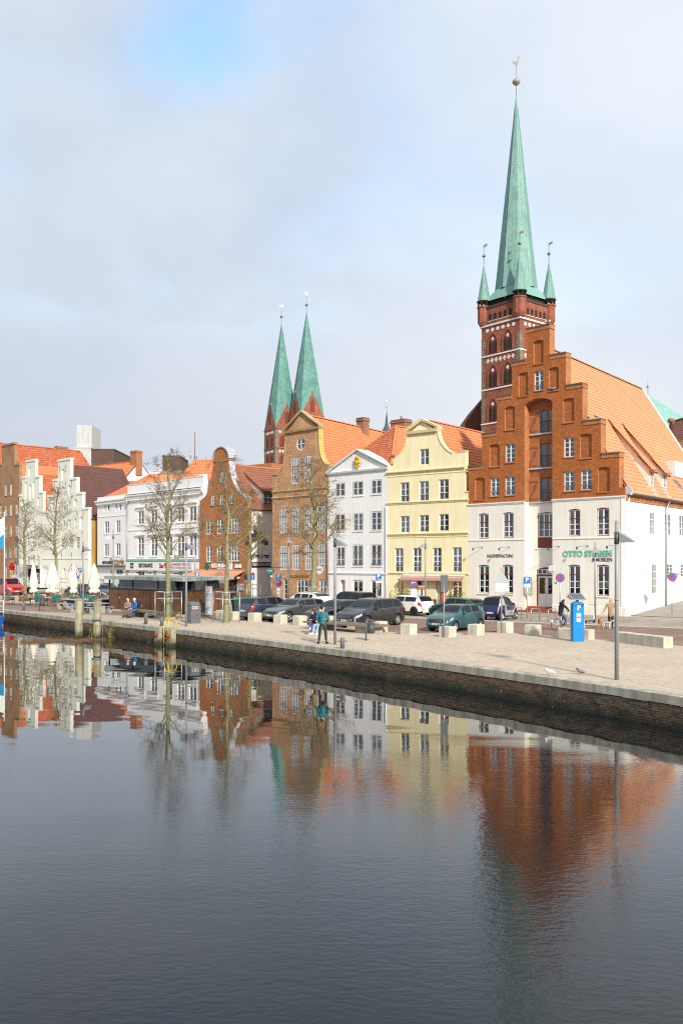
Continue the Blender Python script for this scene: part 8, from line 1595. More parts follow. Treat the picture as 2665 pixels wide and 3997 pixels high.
MB().box(-.265,-.174,.60,.265,-.1715,.607).build('door_joint',mat('joint_blue',(.004,.1,.3),.5),PM_)
# --- bicycle stands
for i,(x0,y0,x1,y1) in enumerate(((376,428,458,415),(555,435,640,428),(728,443,808,400))):
    a,b = gnd(12,x0,y0),gnd(12,x1,y1 if i < 2 else 436);q = MB();h = .82;q.tube([a,a + Vector((0,0,h - .12)),a.lerp(b,.1) + Vector((0,0,h)),a.lerp(b,.9) + Vector((0,0,h)),b + Vector((0,0,h - .12)),b],.03,8);o = q.build('bicycle_stand',GREYM);tag(o,['left bicycle stand beside the blue microcar','middle bicycle stand before the brick steps','right bicycle stand behind the cyclist'][i],'bicycle stand','bicycle stands before the warehouse')
# --- bins, bollards
def litter_bin(label,p,rz=0,k=1.0):
    o = empty('litter_bin',p,rz,label,'litter bin','grey round litter bins');MB().tube([(0,0,0),(0,0,.98)],.035,8).build('post',DARKM,o);q = MB();q.lathe([(.15,.36),(.18,.38),(.19,.86),(.17,.86)],18,(.25,0,0));q.build('drum',mat('bin_grey',(.06,.065,.07),.45,.1),o);q = MB();q.lathe([(.2,.93),(.18,1.0),(.1,1.03)],18,(.25,0,0));q.build('lid',mat('bin_grey',(.06,.065,.07)),o);q = MB();q.bar((.08,0,.86),(.08,0,.95),.03);q.bar((.42,0,.86),(.42,0,.95),.03);q.build('lid_bracket',DARKM,o)
litter_bin('round grey litter bin at the end of the couple\'s bench',gnd(11,335,788));litter_bin('round grey litter bin at the cafe terrace edge',gnd(1,450,2070))
def bollard(c,x,y,h,lb):
    p = gnd(c,x,y);o = empty('mooring_bollard',p,R(20),lb,'bollard','iron mooring bollards on the quay');q = MB();q.lathe([(.1,0),(.1,h - .03),(.085,h)],14);q.build('bollard_body',mat('bollard_iron',(.14,.145,.15),.55,.2),o);q = MB();q.tube([(-.2,0,h * .68),(.2,0,h * .68)],.03,8);q.build('cross_pin',mat('bollard_iron',(.14,.145,.15)),o)
bollard(11,95,872,.5,'short iron bollard with cross pin right of the standing man');bollard(2,740,2245,.5,'iron bollard right of the yellow ladder');bollard(2,557,2225,.62,'iron bollard left of the yellow ladder');bollard(1,272,2065,.55,'iron bollard by the boat gangway')
# solar litter bin
p = gnd(2,1100,2215);SBN = empty('solar_litter_bin',p,R(38),'dark grey solar litter bin with red and turquoise graffiti','litter bin');q = MB();q.bevbox(-.34,-.34,0,.34,.34,1.12,.03);q.hexa([(-.34,-.34,1.12),(.34,-.34,1.12),(.34,.34,1.12),(-.34,.34,1.12),(-.30,-.2,1.3),(.30,-.2,1.3),(.30,.34,1.34),(-.30,.34,1.34)]);q.build('cabinet',mat('bin_slate',(.12,.13,.145),.5,.08),SBN);text('WANT',.24,SBN,(.345,0,.85),(R(90),0,R(90)),mat('graffiti_turquoise',(.05,.45,.5),.6),ext=.002);text('CAMBIO',.2,SBN,(.345,0,.62),(R(90),0,R(90)),mat('graffiti_turquoise',(.05,.45,.5)),ext=.002);q = MB();rn = random.Random(2)
pts = [(-.2 + .4 * rn.random(),-.345,.25 + .6 * k / 8) for k in range(9)];q.tube(pts,.022,5);q.build('red_graffiti',mat('graffiti_red',(.55,.05,.04),.6),SBN);text('OO',.28,SBN,(-.05,-.346,.98),FR,WHITEP,ext=.002)
# green wheelie bin
p = gnd(10,125,640);WB = empty('green_wheelie_bin',Vector((at(10,125,0,62).x,62,0)),R(20),'large dark green wheeled refuse bin left of the estate car','refuse bin');GB = mat('bin_green',(.02,.06,.035),.5,.15);q = MB();q.hexa([(-.5,-.35,.15),(.5,-.35,.15),(.5,.35,.15),(-.5,.35,.15),(-.62,-.45,1.15),(.62,-.45,1.15),(.62,.45,1.15),(-.62,.45,1.15)]);q.build('bin_body',GB,WB);q = MB();q.prism([(-.47,1.16),(.47,1.16),(.42,1.3),(0,1.4),(-.42,1.3)],-.66,.66,plane='yz');q.build('bin_lid',GB,WB)
for x in (-.45,.45): MB().lathe([(.1,-.03),(.1,.03)],10,(x,-.3,.1),axis='y').build('wheel',TYRE,WB)
# ================================================================== trees and tree guards
BARK = mat('mossy_bark',(.26,.235,.10),.9,.3,scale=5,col2=(.30,.30,.17),bump=.5,bscale=30);TWIG = mat('twig',(.24,.17,.095),.9,.2);CONE = mat('alder_cone',(.17,.085,.055),.9,.3)
protos = []
for sd in (11,23,5):
    w_,tw_,co_ = bare_tree(sd,H=10.4,spread=2.25);protos.append((bulk_mesh(w_,'trunk',BARK),bulk_mesh(tw_,'twigs',TWIG),bulk_mesh(co_,'cones',CONE)))
def plant(label,p,k,v,rz,sp=1.0):
    o = empty('bare_tree',p,rz,label,'tree','bare alder trees along the quay');a,b,c = protos[v]
    for nme,me in (('trunk',a),('crown',b),('cones',c)):
        x = inst(nme,me,o,(0,0,0),(0,0,0),(k * sp,k * sp,k))
        if nme != 'trunk': stuff(x)
plant('bare tree with straight mossy trunk before the parapet restaurant and kiosk',gnd(2,815,2185),1.0,0,1.0);plant('bare tree in a steel guard before the brick restaurant',gnd(3,315,2225),.96,1,2.2,.95);plant('bare tree farther back at the alley mouth',Vector((at(3,540,0,80).x,80,0)),.98,2,.5,1.2);plant('bare tree with steel guard between parked cars and brick house',gnd(3,1185,2105),1.08,0,3.4,1.32);plant('bare tree at the market truck, left of the pair',gnd(1,288,1885),1.0,1,.3);plant('bare tree behind the tall closed parasol',Vector((at(1,640,0,97).x,97,0)),1.12,2,4.1);plant('bare tree branches reaching in from the left edge',Vector((at(1,-70,0,96).x,96,0)),.95,0,5.2);
o_ = plant('far bare treetop behind the yellow gable',Vector((at(4,1010,0,140).x,140,0)),2.0,2,1.4)
def guard(label,p,rz,k=.62,h=1.9):
    o = empty('tree_guard',p,rz,label,'tree guard','steel tree guards');PT = [(-k,-k),(k,-k),(k,k),(-k,k)]
    for a in PT: MB().tube([(a[0],a[1],0),(a[0],a[1],h)],.032,8).build('guard_post',GREYM,o)
    for z in (h - .03,h * .76):
        for a,b in zip(PT,PT[1:] + PT[:1]): MB().tube([(a[0],a[1],z),(b[0],b[1],z)],.022,6).build('guard_rail',GREYM,o)
guard('steel guard around the tree by the kiosk',gnd(2,815,2185),R(40));guard('steel guard around the tree before the brick restaurant',gnd(3,315,2225),R(38),.6,1.95);guard('steel guard around the alley tree',Vector((at(3,540,0,80).x,80,0)),R(40),.75,1.7);guard('steel guard around the tree among the cars',gnd(3,1190,2105),R(30),.75,1.9);guard('steel guard around the tree by the market truck',gnd(1,275,1885),R(40),.9,2.0);guard('steel guard around the tree behind the parasols',Vector((at(1,660,0,97).x,97,0)),R(40),.8,1.9)
# ================================================================== kiosk with slatted walls
ka,kb,kc = gnd(2,130,2068),gnd(2,1000,2143),Vector((at(3,345,0,66.5).x,66.5,0));KH = 2.72
KI = empty('wooden_kiosk',(0,0,0),0,'long low kiosk with brown slatted doors, glass strip and green copper fascia','kiosk');SLAT = mat('kiosk_slat',(.24,.10,.04),.6,.3,scale=1.2,col2=(.33,.15,.058),isl=.2,patch=.6);KDK = mat('kiosk_frame',(.015,.017,.022),.4,.1);FAS = mat('fascia_copper',(.40,.45,.40),.6,.2,scale=1.5,isl=.12,streak=.25,patch=.6)
kd_ = kc + (ka - kb);foot = [ka,kb,kc,kd_]
slat_me = MB().bevbox(0,0,0,1,.03,.045,.006).mesh('slat',SLAT)
def kside(a,b,npan,glazed=True):
    d = (b - a);L_ = d.length;an = math.atan2(d.y,d.x);M_ = Matrix.Translation(a) @ Matrix.Rotation(an,4,'Z')
    def fin(o): o.matrix_basis = M_ @ o.matrix_basis;return o
    fin(MB().box(0,.08,.16,L_,.14,1.78).build('wall',KDK,KI));fin(MB().box(0,.03,0,L_,.2,.16).build('plinth',STONE,KI));fin(MB().box(-.02,-.03,1.76,L_ + .02,.12,1.84).build('transom',mat('transom_blue',(.03,.045,.07),.4),KI))
    z = .2
    while z < 1.72:
        for k in range(npan):
            x0 = L_ * k / npan + .025;inst('slat',slat_me,KI,(0,0,0),(0,0,0),((L_ / npan - .05),1,1)).matrix_basis = M_ @ Matrix.Translation((x0,.035 + random.uniform(-.003,.003),z)) @ Matrix.Diagonal((L_ / npan - .05,1,1,1))
        z += .068
    for k in range(npan):
        fin(MB().box(L_ * k / npan - .018,.02,.16,L_ * k / npan + .018,.09,1.76).build('door_joint',KDK,KI))
        if k % 2: fin(MB().box(L_ * k / npan + .1,-.02,.95,L_ * k / npan + .15,.03,1.15).build('door_handle',GREYM,KI))
    n_ = max(2,npan // 2)
    for k in range(n_):
        x0,x1 = L_ * k / n_,L_ * (k + 1) / n_;fin(MB().box(x0,.0,1.84,x0 + .06,.1,2.42).build('window_post',KDK,KI));fin(inst('pane',unit_pane(),KI,(x0 + .06,.05,1.84),(0,0,0),(x1 - x0 - .06,1,.58)))
        q = MB();rn = random.Random(k + npan);
        for j in range(3): xx = x0 + (x1 - x0) * rn.uniform(.1,.7);q.box(xx,.5,1.84,xx + rn.uniform(.2,.7),.7,1.84 + rn.uniform(.15,.4))
        fin(q.build('stored_goods',mat('stored_goods',(.3,.32,.33),.8,.6,scale=3),KI))
    fin(MB().box(0,.9,1.8,L_,.95,2.45).build('inner_wall',mat('kiosk_inside',(.06,.065,.07),.9,.4),KI))
    nf = max(3,int(L_ / .9))
    for k in range(nf): fin(MB().bevbox(L_ * k / nf - .24 + .004,-.28,2.46,L_ * (k + 1) / nf - .24 - .004 + (.48 if k == nf - 1 else 0),-.02,KH,.02).build('fascia_panel',FAS,KI))
kside(ka,kb,7);kside(kb,kc,4)
rp_ = [p + (p - (ka + kc) / 2).normalized() * .1 for p in foot];q = MB();q.add([(p.x,p.y,KH - .03) for p in rp_] + [(p.x,p.y,2.44) for p in rp_],[(0,1,2,3),(7,6,5,4),(0,1,5,4),(1,2,6,5),(2,3,7,6),(3,0,4,7)]);q.build('roof',mat('kiosk_roof',(.3,.33,.32),.8,.15),KI)
p = kb.lerp(kc,.55) + Vector((.1,-.25,0));PS = empty('poster_stand',Vector((at(3,138,0,60.8).x,60.8,0)),R(20),'narrow steel stand with colourful posters at the kiosk corner','poster stand');MB().bevbox(-.25,-.1,.1,.25,.1,2.1,.02).build('stand_body',GREYM,PS)
for k,cc in enumerate(((.1,.35,.6),(.65,.66,.66),(.2,.5,.62),(.55,.2,.25))): MB().box(-.2,-.11,.22 + k * .46,.2,-.102,.22 + k * .46 + .4).build('poster',mat('poster_%d' % k,cc,.6,.5,scale=7,col2=(.7,.7,.68)),PS)
# ================================================================== cafe terrace
WICK = mat('wicker_brown',(.14,.08,.045),.8,.25,scale=30,bump=.6,bscale=80);RATL = mat('rattan_leg',(.30,.17,.08),.7,.2);TEALC = mat('teal_blanket',(.01,.15,.135),.9,.15)
def make_chair():
    o = empty('wicker_armchair',(0,0,0),0,'brown wicker armchair on the cafe terrace','chair','wicker armchairs of the cafe terrace');q = MB();q.bevbox(-.26,-.25,.38,.26,.25,.46,.03);q.build('seat',WICK,o);q = MB();n_ = 12
    rim = [(.28 * math.cos(R(-20 + 220 * k / n_)),.02 + .26 * math.sin(R(-20 + 220 * k / n_))) for k in range(n_ + 1)]
    hh = [.68 + .22 * max(0,math.sin(R(-20 + 220 * k / n_))) ** 1.5 for k in range(n_ + 1)]
    v_ = [(x,y,.42) for x,y in rim] + [(x * 1.04,y * 1.1,h) for (x,y),h in zip(rim,hh)] + [(x * .9,y * .9,.42) for x,y in rim] + [(x * .95,y * 1.0,h) for (x,y),h in zip(rim,hh)];m_ = n_ + 1
    fs = []
    for k in range(n_): fs += [(k,k + 1,m_ + k + 1,m_ + k),(2 * m_ + k,3 * m_ + k,3 * m_ + k + 1,2 * m_ + k + 1),(m_ + k,m_ + k + 1,3 * m_ + k + 1,3 * m_ + k)]
    q.add(v_,fs,0,True);q.build('backrest',WICK,o)
    for x in (-.22,.22):
        for y in (-.2,.2): MB().tube([(x,y,.4),(x * 1.1,y * 1.1,0)],.02,6).build('leg',RATL,o)
    return o
def make_table():
    o = empty('cafe_table',(0,0,0),0,'small square cafe table with pale wooden top','table','cafe terrace tables');MB().bevbox(-.38,-.38,.70,.38,.38,.74,.01).build('table_top',mat('table_wood',(.42,.30,.17),.6,.15),o);MB().tube([(0,0,.03),(0,0,.7)],.03,8).build('leg',DARKM,o);MB().bevbox(-.22,-.22,0,.22,.22,.03,.01).build('base',DARKM,o);return o
ch0,tb0 = make_chair(),make_table();first = True;rn = random.Random(12)
ta,tb_ = gnd(1,80,2000),gnd(1,760,2030);td = (tb_ - ta).normalized();tn = Vector((td.y,-td.x,0));tn = tn if tn.y > 0 else -tn
nct = 0;ROWN = ['front','middle','rear'];ORD = 'first second third fourth fifth sixth seventh'.split()
for r in range(3):
    for k in range(7):
        c = ta + td * (k * 2.25 + .6 + (.8 if r == 1 else 0)) + tn * (r * 2.3 + .3)
        if (c - kb).length < 3: continue
        t = tb0 if first else copy_tree(tb0);t.location = c;t.rotation_euler = (0,0,R(40 + rn.uniform(-8,8)));t['label'] = '%s-row cafe table, %s from the boat end' % (ROWN[r],ORD[k])
        for j,an in enumerate((QA + 1.57,QA - 1.57) if r == 2 else (QA + 1.57,QA - 1.57,QA)):
            h = copy_tree(ch0) if not first else ch0;first = False;d = Vector((math.cos(an),math.sin(an),0));h.location = c + d * .72;h.rotation_euler = (0,0,an - math.pi / 2 + rn.uniform(-.3,.3));nct += 1
            h['label'] = '%s armchair at %s-row table, %s from the boat end' % (['far-left side','quay-side','left'][j] if j < 3 else 'end',ROWN[r],ORD[k])
            if rn.random() < .33:
                b = MB();b.bevbox(-.22,.22,.5,.22,.33,.94,.03);bo_ = b.build('folded_blanket',TEALC);bo_.location = h.location;bo_.rotation_euler = h.rotation_euler;tag(bo_,'teal blanket over the %s armchair at %s-row table, %s from boat' % (['far-left side','quay-side','left'][j],ROWN[r],ORD[k]),'blanket','teal blankets on the wicker chairs')
# closed parasols
PAR = mat('parasol_cloth',(.76,.70,.58),.9,.06,scale=3,bump=.2,bscale=9)
def parasol(label,c,x,ytop,ybot,d,wd,red=False):
    p = Vector((at(c,x,0,d).x,d,0));z1 = zof(c,ytop,d);z0 = zof(c,ybot,d);o = empty('closed_parasol',p,0,label,'parasol','closed parasols of the cafe terrace');m = PAR if not red else mat('red_parasol',(.35,.012,.02),.9,.1);q = MB();n_ = 24;L_ = z1 - z0;prof = [(0.02,1.0),(.10,.97),(.2,.85),(.30,.6),(.40,.38),(.42,.24),(.24,.14),(.36,.11),(.42,.05),(.30,.0)];vs_ = [];rr = random.Random(x)
    ph = [rr.uniform(-.06,.06) for _ in range(n_)]
    for r_,t in prof:
        for k in range(n_): a = 2 * math.pi * k / n_;f = r_ * wd * (1 + (.16 * math.cos(a * 8) + ph[k]) * (1.2 if t < .4 else .7));vs_.append((f * math.cos(a),f * math.sin(a),z0 + L_ * t + (.03 * math.cos(a * 4) if t < .1 else 0)))
    q.add(vs_,[(i * n_ + k,i * n_ + (k + 1) % n_,(i + 1) * n_ + (k + 1) % n_,(i + 1) * n_ + k) for i in range(len(prof) - 1) for k in range(n_)],0,True);q.build('canopy',m,o);MB().tube([(0,0,0),(0,0,z1 + .06)],.035,8).build('pole',WHITEP,o);MB().bevbox(-.4,-.4,0,.4,.4,.1,.02).build('base',STONE,o)
    q = MB();q.tube([(.5 * wd,0,z0 + .1),(.56 * wd,.05,z0 - .3)],.02,5);q.build('strap',m,o)
parasol('slim cream closed parasol before the market truck',1,385,1525,1860,84,.85);parasol('widest cream closed parasol, second from left',1,603,1525,1865,80,1.45);parasol('cream closed parasol between tree and lamp post',1,845,1535,1865,84,.85);parasol('cream closed parasol beside the white cafe house',1,1080,1535,1865,79,1.1);parasol('dark red closed parasol before the brown brick house',1,138,1510,1600,104,.75,True)
# picnic tables
PGR = mat('picnic_grey',(.33,.34,.35),.65,.12,scale=3,isl=.1)
def picnic(label,p,rz,L_=2.6):
    o = empty('picnic_table',p,rz,label,'picnic table','grey picnic tables')
    for k in range(5): MB().bevbox(0,-.4 + k * .165,.72,L_,-.4 + k * .165 + .155,.77,.008).build('top_plank',PGR,o)
    for s in (-1,1):
        for k in range(2): y = s * .78 - .15 + k * .155;MB().bevbox(0,y,.42,L_,y + .147,.47,.008).build('seat_plank',PGR,o)
    for x in (.2,L_ - .55):
        MB().bevbox(x,-.3,0,x + .3,.3,.715,.01).build('table_leg',PGR,o)
        for s in (-1,1): MB().bevbox(x,s * .78 - .13,0,x + .3,s * .78 + .13,.415,.01).build('seat_leg',PGR,o)
picnic('grey picnic table nearest the quay behind the mooring posts',gnd(13,690,425),math.atan2(-.6,.8),3.0);picnic('grey picnic table beside the kiosk corner',gnd(13,790,395) + Vector((.6,1.2,0)),math.atan2(-.6,.8),3.0);picnic('grey picnic table at the terrace chairs',gnd(13,570,392),math.atan2(-.6,.8),2.6)
# trellis planters, notice board before the yellow house
TRM = mat('trellis_wood',(.36,.2,.07),.8,.15)
def leaves(b,c,r,n_,rr,s=.07):
    for _ in range(n_):
        p = Vector(c) + Vector((rr.gauss(0,r[0] / 2),rr.gauss(0,r[1] / 2),abs(rr.gauss(0,r[2] / 2))));a = Vector((rr.uniform(-1,1),rr.uniform(-1,1),rr.uniform(-1,1))).normalized();u_ = a.orthogonal().normalized() * s;v_ = a.cross(u_).normalized() * s * .5;b.add([p - u_,p + v_,p + u_,p - v_],[(0,1,2,3)])
for i,(x0,x1) in enumerate(((885,1000),(1385,1500))):
    u0,u1 = ux(Y,4,x0),ux(Y,4,x1);P0 = Y.A + Y.U * u0 - Y.N * 1.0;o = empty('trellis_planter',P0,math.atan2(Y.U.y,Y.U.x),['trellis planter with shrub left of the yellow house door','trellis planter with bushy plant at the right of the yellow house'][i],'planter','trellis planters');w_ = u1 - u0;z1 = 2.2;MB().bevbox(0,-.2,0,w_,.2,.5,.02).build('planter_box',TRM,o);q = MB()
    k = -6
    while k * .25 < w_:
        for s in (1,-1):
            a = Vector((k * .25,.0,.5)) if s > 0 else Vector((k * .25,.012,z1));
            L2 = z1 - .5;b = a + Vector((L2,0,s * L2));t0 = max(0,-a.x / L2);t1 = min(1,(w_ - a.x) / L2)
            if t1 > t0: q.bar(a.lerp(b,t0),a.lerp(b,t1),.02,.012,up=(0,1,0))
        k += 1
    q.build('trellis',TRM,o);lf = MB();rr = random.Random(i);leaves(lf,(w_ / 2,-.15,.6),(w_ * .8,.4,.9),320,rr,.09);stuff(lf.build('foliage',mat('planter_leaf',(.06,.14,.02),.6,.4,scale=4),o))
    for x in (0,w_): MB().box(x - .03,-.03,.5,x + .03,.03,z1 + .15).build('trellis_post',TRM,o)
r = y4(1042,1113,1860,1985);P0 = Y.A + Y.U * r[0] - Y.N * .6;NB = empty('notice_board',P0,math.atan2(Y.U.y,Y.U.x),'white notice board with orange header before the yellow house','notice board');w_ = r[1] - r[0];MB().bevbox(0,-.03,.5,w_,.03,r[3],.01).build('board',WHITEP,NB);MB().box(.02,-.037,r[3] - .3,w_ - .02,-.031,r[3] - .04).build('orange_header',mat('orange_print',(.7,.2,.02),.5),NB);MB().box(.3,-.037,.9,w_ - .25,-.031,1.5).build('photo_print',mat('photo_print',(.06,.06,.08),.5,.5,scale=6),NB)
for x in (.08,w_ - .08): MB().box(x - .03,-.02,0,x + .03,.02,.5).build('board_leg',GREYM,NB)
u_ = ux(Y,4,1200);P0 = Y.A + Y.U * (ux(Y,4,1105)) - Y.N * 1.5;o = MB().bevbox(0,0,0,ux(Y,4,1255) - ux(Y,4,1105),.4,.75,.02).build('rust_planter',mat('corten',(.14,.03,.018),.8,.2));o.location = P0;o.rotation_euler = (0,0,math.atan2(Y.U.y,Y.U.x));tag(o,'low dark red steel planter behind the cream hatchback','planter')
# ================================================================== waterside: mooring posts, ladder, boat, flag
WPO = mat('weathered_post',(.40,.36,.22),.9,.25,scale=3,streak=.45,bump=.6,bscale=14,col2=(.5,.46,.32))
def algae(m):                                          # wet green growth just above the water line
    t = m.node_tree;n = t.nodes;b = n['Principled BSDF'];L = t.links.new;src = b.inputs['Base Color'].links[0].from_socket;g = n.new('ShaderNodeNewGeometry');sp = n.new('ShaderNodeSeparateXYZ');L(g.outputs['Position'],sp.inputs[0]);no = n.new('ShaderNodeTexNoise');no.inputs['Scale'].default_value = 4;L(g.outputs['Position'],no.inputs['Vector'])
    ma = n.new('ShaderNodeMath');ma.operation = 'MULTIPLY_ADD';ma.inputs[1].default_value = -.5;L(no.outputs['Fac'],ma.inputs[0]);L(sp.outputs['Z'],ma.inputs[2]);mr = n.new('ShaderNodeMapRange');mr.inputs['From Min'].default_value = WZ - .15;mr.inputs['From Max'].default_value = WZ + .3;L(ma.outputs[0],mr.inputs[0]);mx = n.new('ShaderNodeMixRGB');L(mr.outputs[0],mx.inputs[0]);mx.inputs[1].default_value = (.03,.035,.012,1);L(src,mx.inputs[2]);L(mx.outputs[0],b.inputs['Base Color'])
algae(WPO)
def mpost(label,c,x,y,top,lean=0.0):
    xx,yy = px(c,x,y);d = (CH - WZ) * FPX / (yy - HOR);X = (xx - CX) / FPX * d;z1 = zof(c,top,d);o = empty('mooring_post',(X,d,WZ - 1.5),0,label,'mooring post','timber mooring posts');q = MB();h = z1 - WZ + 1.5;q.tube([(0,0,0),(lean * .5,0,h * .5),(lean,0,h)],[.26,.25,.235],12,smooth=True);q.build('post',WPO,o)
mpost('left weathered timber mooring post in the water',13,690,655,325);mpost('right timber mooring post with rope in the water',13,838,658,325,.12)
xx,yy = px(13,838,500);d = 56.0;rp2 = MB();c_ = at(13,838,490,53.8);
for k in range(2): pts = [(c_.x + .27 * math.cos(2 * math.pi * j / 16) + .05,c_.y + .27 * math.sin(2 * math.pi * j / 16),c_.z + k * .06) for j in range(17)];rp2.tube(pts,.025,5,cap=False)
rp2.tube([(c_.x + .3,c_.y,c_.z),(c_.x + .42,c_.y,c_.z - .6),(c_.x + .38,c_.y,c_.z - 1.3)],.02,5);tag(rp2.build('mooring_rope',mat('blue_grey_rope',(.2,.25,.28),.9)),'blue-grey rope tied round the right mooring post','rope')
# ladder with timber fenders
lp = gnd(2,605,2300);s_ = min(range(len(QL)),key=lambda i: (QL[i] - lp).length);lq,ldir = on_quay(arc[s_] + .3);li = q_in(ldir);LA = empty('quay_ladder',lq,math.atan2(-ldir.y,-ldir.x),'yellow steel quay ladder between two timber fenders','ladder');YEL = mat('ladder_yellow',(.72,.52,.02),.5,.12);sgn = 1 if (Matrix.Rotation(-LA.rotation_euler.z,3,'Z') @ li).y > 0 else -1
for x in (-.24,.24): q = MB();q.tube([(x,sgn * -.22,-1.5),(x,sgn * -.22,.1),(x * .9,sgn * -.12,.55),(x * .8,sgn * .15,.62),(x * .8,sgn * .35,.35),(x * .8,sgn * .38,.0)],.024,8);q.build('ladder_rail',YEL,LA)
for k in range(6): MB().tube([(-.24,sgn * -.22,-1.3 + k * .25),(.24,sgn * -.22,-1.3 + k * .25)],.02,6).build('rung',YEL,LA)
for x in (-.75,.65):
    q = MB();q.hexa([(x - .2,sgn * -.62,-1.6),(x + .2,sgn * -.62,-1.6),(x + .2,sgn * -.05,-1.6),(x - .2,sgn * -.05,-1.6),(x - .18,sgn * -.34,.02),(x + .18,sgn * -.34,.02),(x + .18,sgn * -.05,.02),(x - .18,sgn * -.05,.02)]);o = tag(q.build('timber_fender',WPO),'%s slanted timber fender beside the yellow ladder' % ('left' if (x < 0) == (LA.rotation_euler.z > -1.57 and LA.rotation_euler.z < 1.57) else 'right'),'fender','timber fenders at the ladder');o.location = lq;o.rotation_euler = LA.rotation_euler
    q = MB();q.lathe([(.1,-.08),(.13,0),(.1,.08)],10,(x,sgn * -.44,-.35),axis='y');q.box(x - .2,sgn * -.42 - .02,-.45,x + .2,sgn * -.42 + .02,-.25);b_ = q.build('rusty_bolt',mat('rust_red',(.35,.07,.03),.85,.3,scale=9),o)
# floating reed debris and weeds
db = MB();rr = random.Random(8);
def wpt(c,x,y): xx,yy = px(c,x,y);d = (CH - WZ) * FPX / (yy - HOR);return Vector(((xx - CX) / FPX * d,d,WZ))
for k in range(900):
    t = rr.random();p = wpt(13,190 + 720 * t,690 - 25 * t + rr.gauss(0,5 + 9 * rr.random()));a = rr.gauss(0,.35) + R(-8);L_ = rr.uniform(.1,.5);d = Vector((math.cos(a),math.sin(a),0)) * L_;n_ = Vector((-math.sin(a),math.cos(a),0)) * rr.uniform(.008,.02);z = Vector((0,0,rr.uniform(.003,.05)));db.add([p - d / 2 - n_ + z,p + d / 2 - n_ + z,p + d / 2 + n_ + z + Vector((0,0,.01)),p - d / 2 + n_ + z + Vector((0,0,.01))],[(0,1,2,3)])
o = stuff(db.build('floating_reeds',mat('reed_debris',(.12,.068,.03),.9,.4,scale=3)));o['label'] = 'raft of brown reeds floating at the mooring posts';o['category'] = 'reeds'
def weeds(c,x,y,n_,h,lb):
    p = wpt(c,x,y);b = MB()
    for k in range(n_): a = rr.uniform(0,6.28);L_ = h * rr.uniform(.5,1);b.tube([p + Vector((rr.gauss(0,.2),rr.gauss(0,.1),0)),p + Vector((math.cos(a) * L_ * .25,math.sin(a) * .2,L_ * .7)),p + Vector((math.cos(a) * L_ * .7,math.sin(a) * .4,L_ * .85))],[.012,.01,.003],3,cap=False)
    tag(b.build('reed_tuft',mat('dry_reed',(.22,.2,.06),.9,.3)),lb,'reeds')
weeds(13,815,660,16,1.4,'reed tuft at the foot of the right mooring post');weeds(13,950,655,22,1.1,'reed tuft on the wall right of the mooring posts');weeds(13,1335,690,12,.6,'small weed tuft beside the right timber fender')
# boat corner at the left edge
bp0 = wpt(13,58,550);BO = empty('moored_boat',(bp0.x - .75 * 2.9,bp0.y - .66 * 2.9,WZ),math.atan2(.75,-.66),'blue and white moored passenger boat corner at the left edge','boat');BBL = mat('boat_blue',(.02,.10,.38),.4,.08);BWH = mat('boat_white',(.76,.77,.77),.45,.04)
q = MB();q.hexa([(0.3,-2.5,-.5),(16,-2.5,-.5),(16,1.6,-.5),(.3,1.6,-.5),(0,-2.8,.75),(16,-2.8,.75),(16,1.8,.75),(0,1.8,.75)]);q.build('hull',BBL,BO);q = MB();q.hexa([(.2,-2.7,.0),(16,-2.7,.0),(16,1.75,.0),(.2,1.75,.0),(.16,-2.73,.18),(16,-2.73,.18),(16,1.78,.18),(.16,1.78,.18)]);q.build('boot_stripe',mat('boat_orange',(.5,.25,.12),.6),BO);q = MB();q.box(1.8,-2.4,.76,14,1.4,1.6);q.build('deck_house',BWH,BO);q = MB()
for z in (1.1,1.5,1.9): q.tube([(0.1,-2.7,z),(0.1,1.7,z),(4,1.7,z)],.035,6)
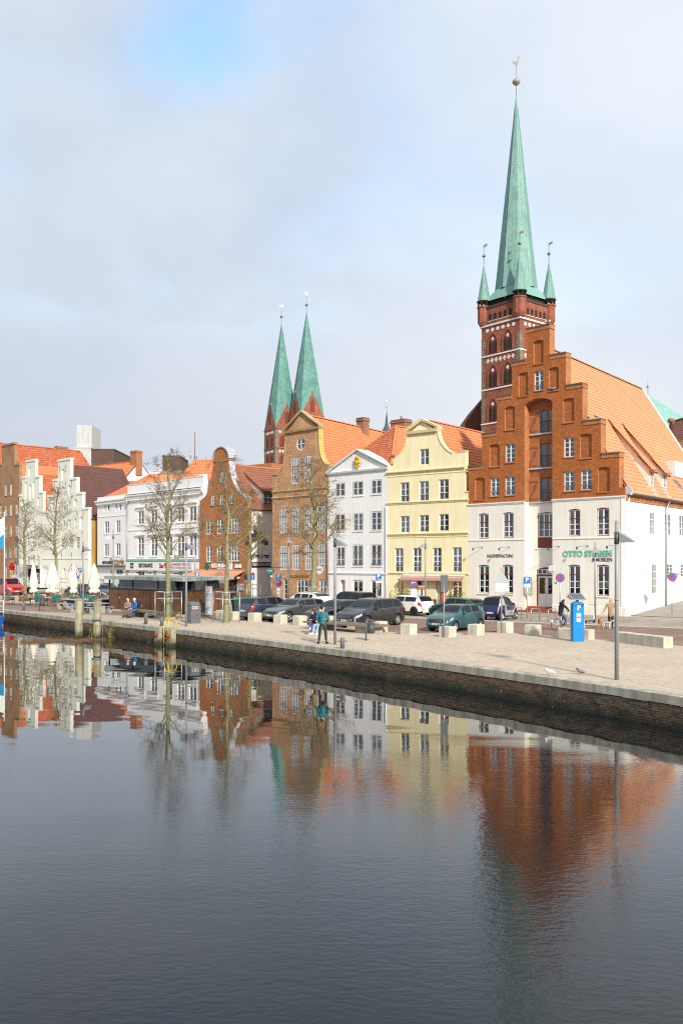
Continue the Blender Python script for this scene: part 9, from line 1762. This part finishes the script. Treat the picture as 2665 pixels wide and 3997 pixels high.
for x,y in ((.1,-2.7),(.1,-.5),(.1,1.7),(2,1.7),(4,1.7)): q.tube([(x,y,.75),(x,y,1.9)],.035,6)
q.build('railing',BWH,BO);q = MB();q.hexa([(.8,.2,.8),(1.6,.2,.8),(1.6,1.2,.8),(.8,1.2,.8),(1.2,.2,3.2),(1.6,.2,3.2),(1.6,1.2,3.2),(1.2,1.2,3.2)]);q.build('folded_gangway',GREYM,BO)
fp_ = Vector((at(1,50,0,76).x,76,0));FP = empty('flagpole',fp_,0,'white flagpole with limp white and blue flag at the left edge','flagpole');MB().tube([(0,0,0),(0,0,zof(1,955,76))],[.06,.035],8).build('pole',WHITEP,FP);MB().lathe([(.02,0),(.07,.08),(.02,.16)],8,(0,0,zof(1,955,76))).build('pole_ball',WHITEP,FP);z0,z1,zm = zof(1,1330,76),zof(1,990,76),zof(1,1190,76)
for a,b,m_,nme in ((z1,zm,WHITEP,'flag_white'),(zm,z0,mat('flag_blue',(.02,.25,.5),.8,.1),'flag_blue')):
    q = MB();n_ = 7;ring = lambda z,k_: [(-.04 - .07 * j * (1 + (z1 - z) * .12),.06 * math.sin(j * 1.9 + z * 2),z - .1 * j * .6) for j in range(n_)];v_ = ring(a,0) + ring((a + b) / 2,0) + ring(b,0);q.add(v_,[(i * n_ + j,i * n_ + j + 1,(i + 1) * n_ + j + 1,(i + 1) * n_ + j) for i in range(2) for j in range(n_ - 1)],0,True);q.build(nme,m_,FP)
# small weeds along kerb at the lane corner
for i,(c,x,y) in enumerate(((12,1545,372),(6,1280,885),(6,1470,835))):
    lf = MB();rr = random.Random(i + 40);leaves(lf,(0,0,0),(.35,.35,.5),160,rr,.06);o = lf.build('weed_clump',mat('weed_green',(.10,.14,.03),.8,.4,scale=5));o.location = gnd(c,x,y) + Vector((0,0,.05 if i < 2 else .3));tag(o,['green weed clump at the warehouse corner','grass strip at the foot of the white side wall','dry shrub at the drainpipe foot in the lane'][i],'weeds')
bpy.data.scenes.remove(TMP)
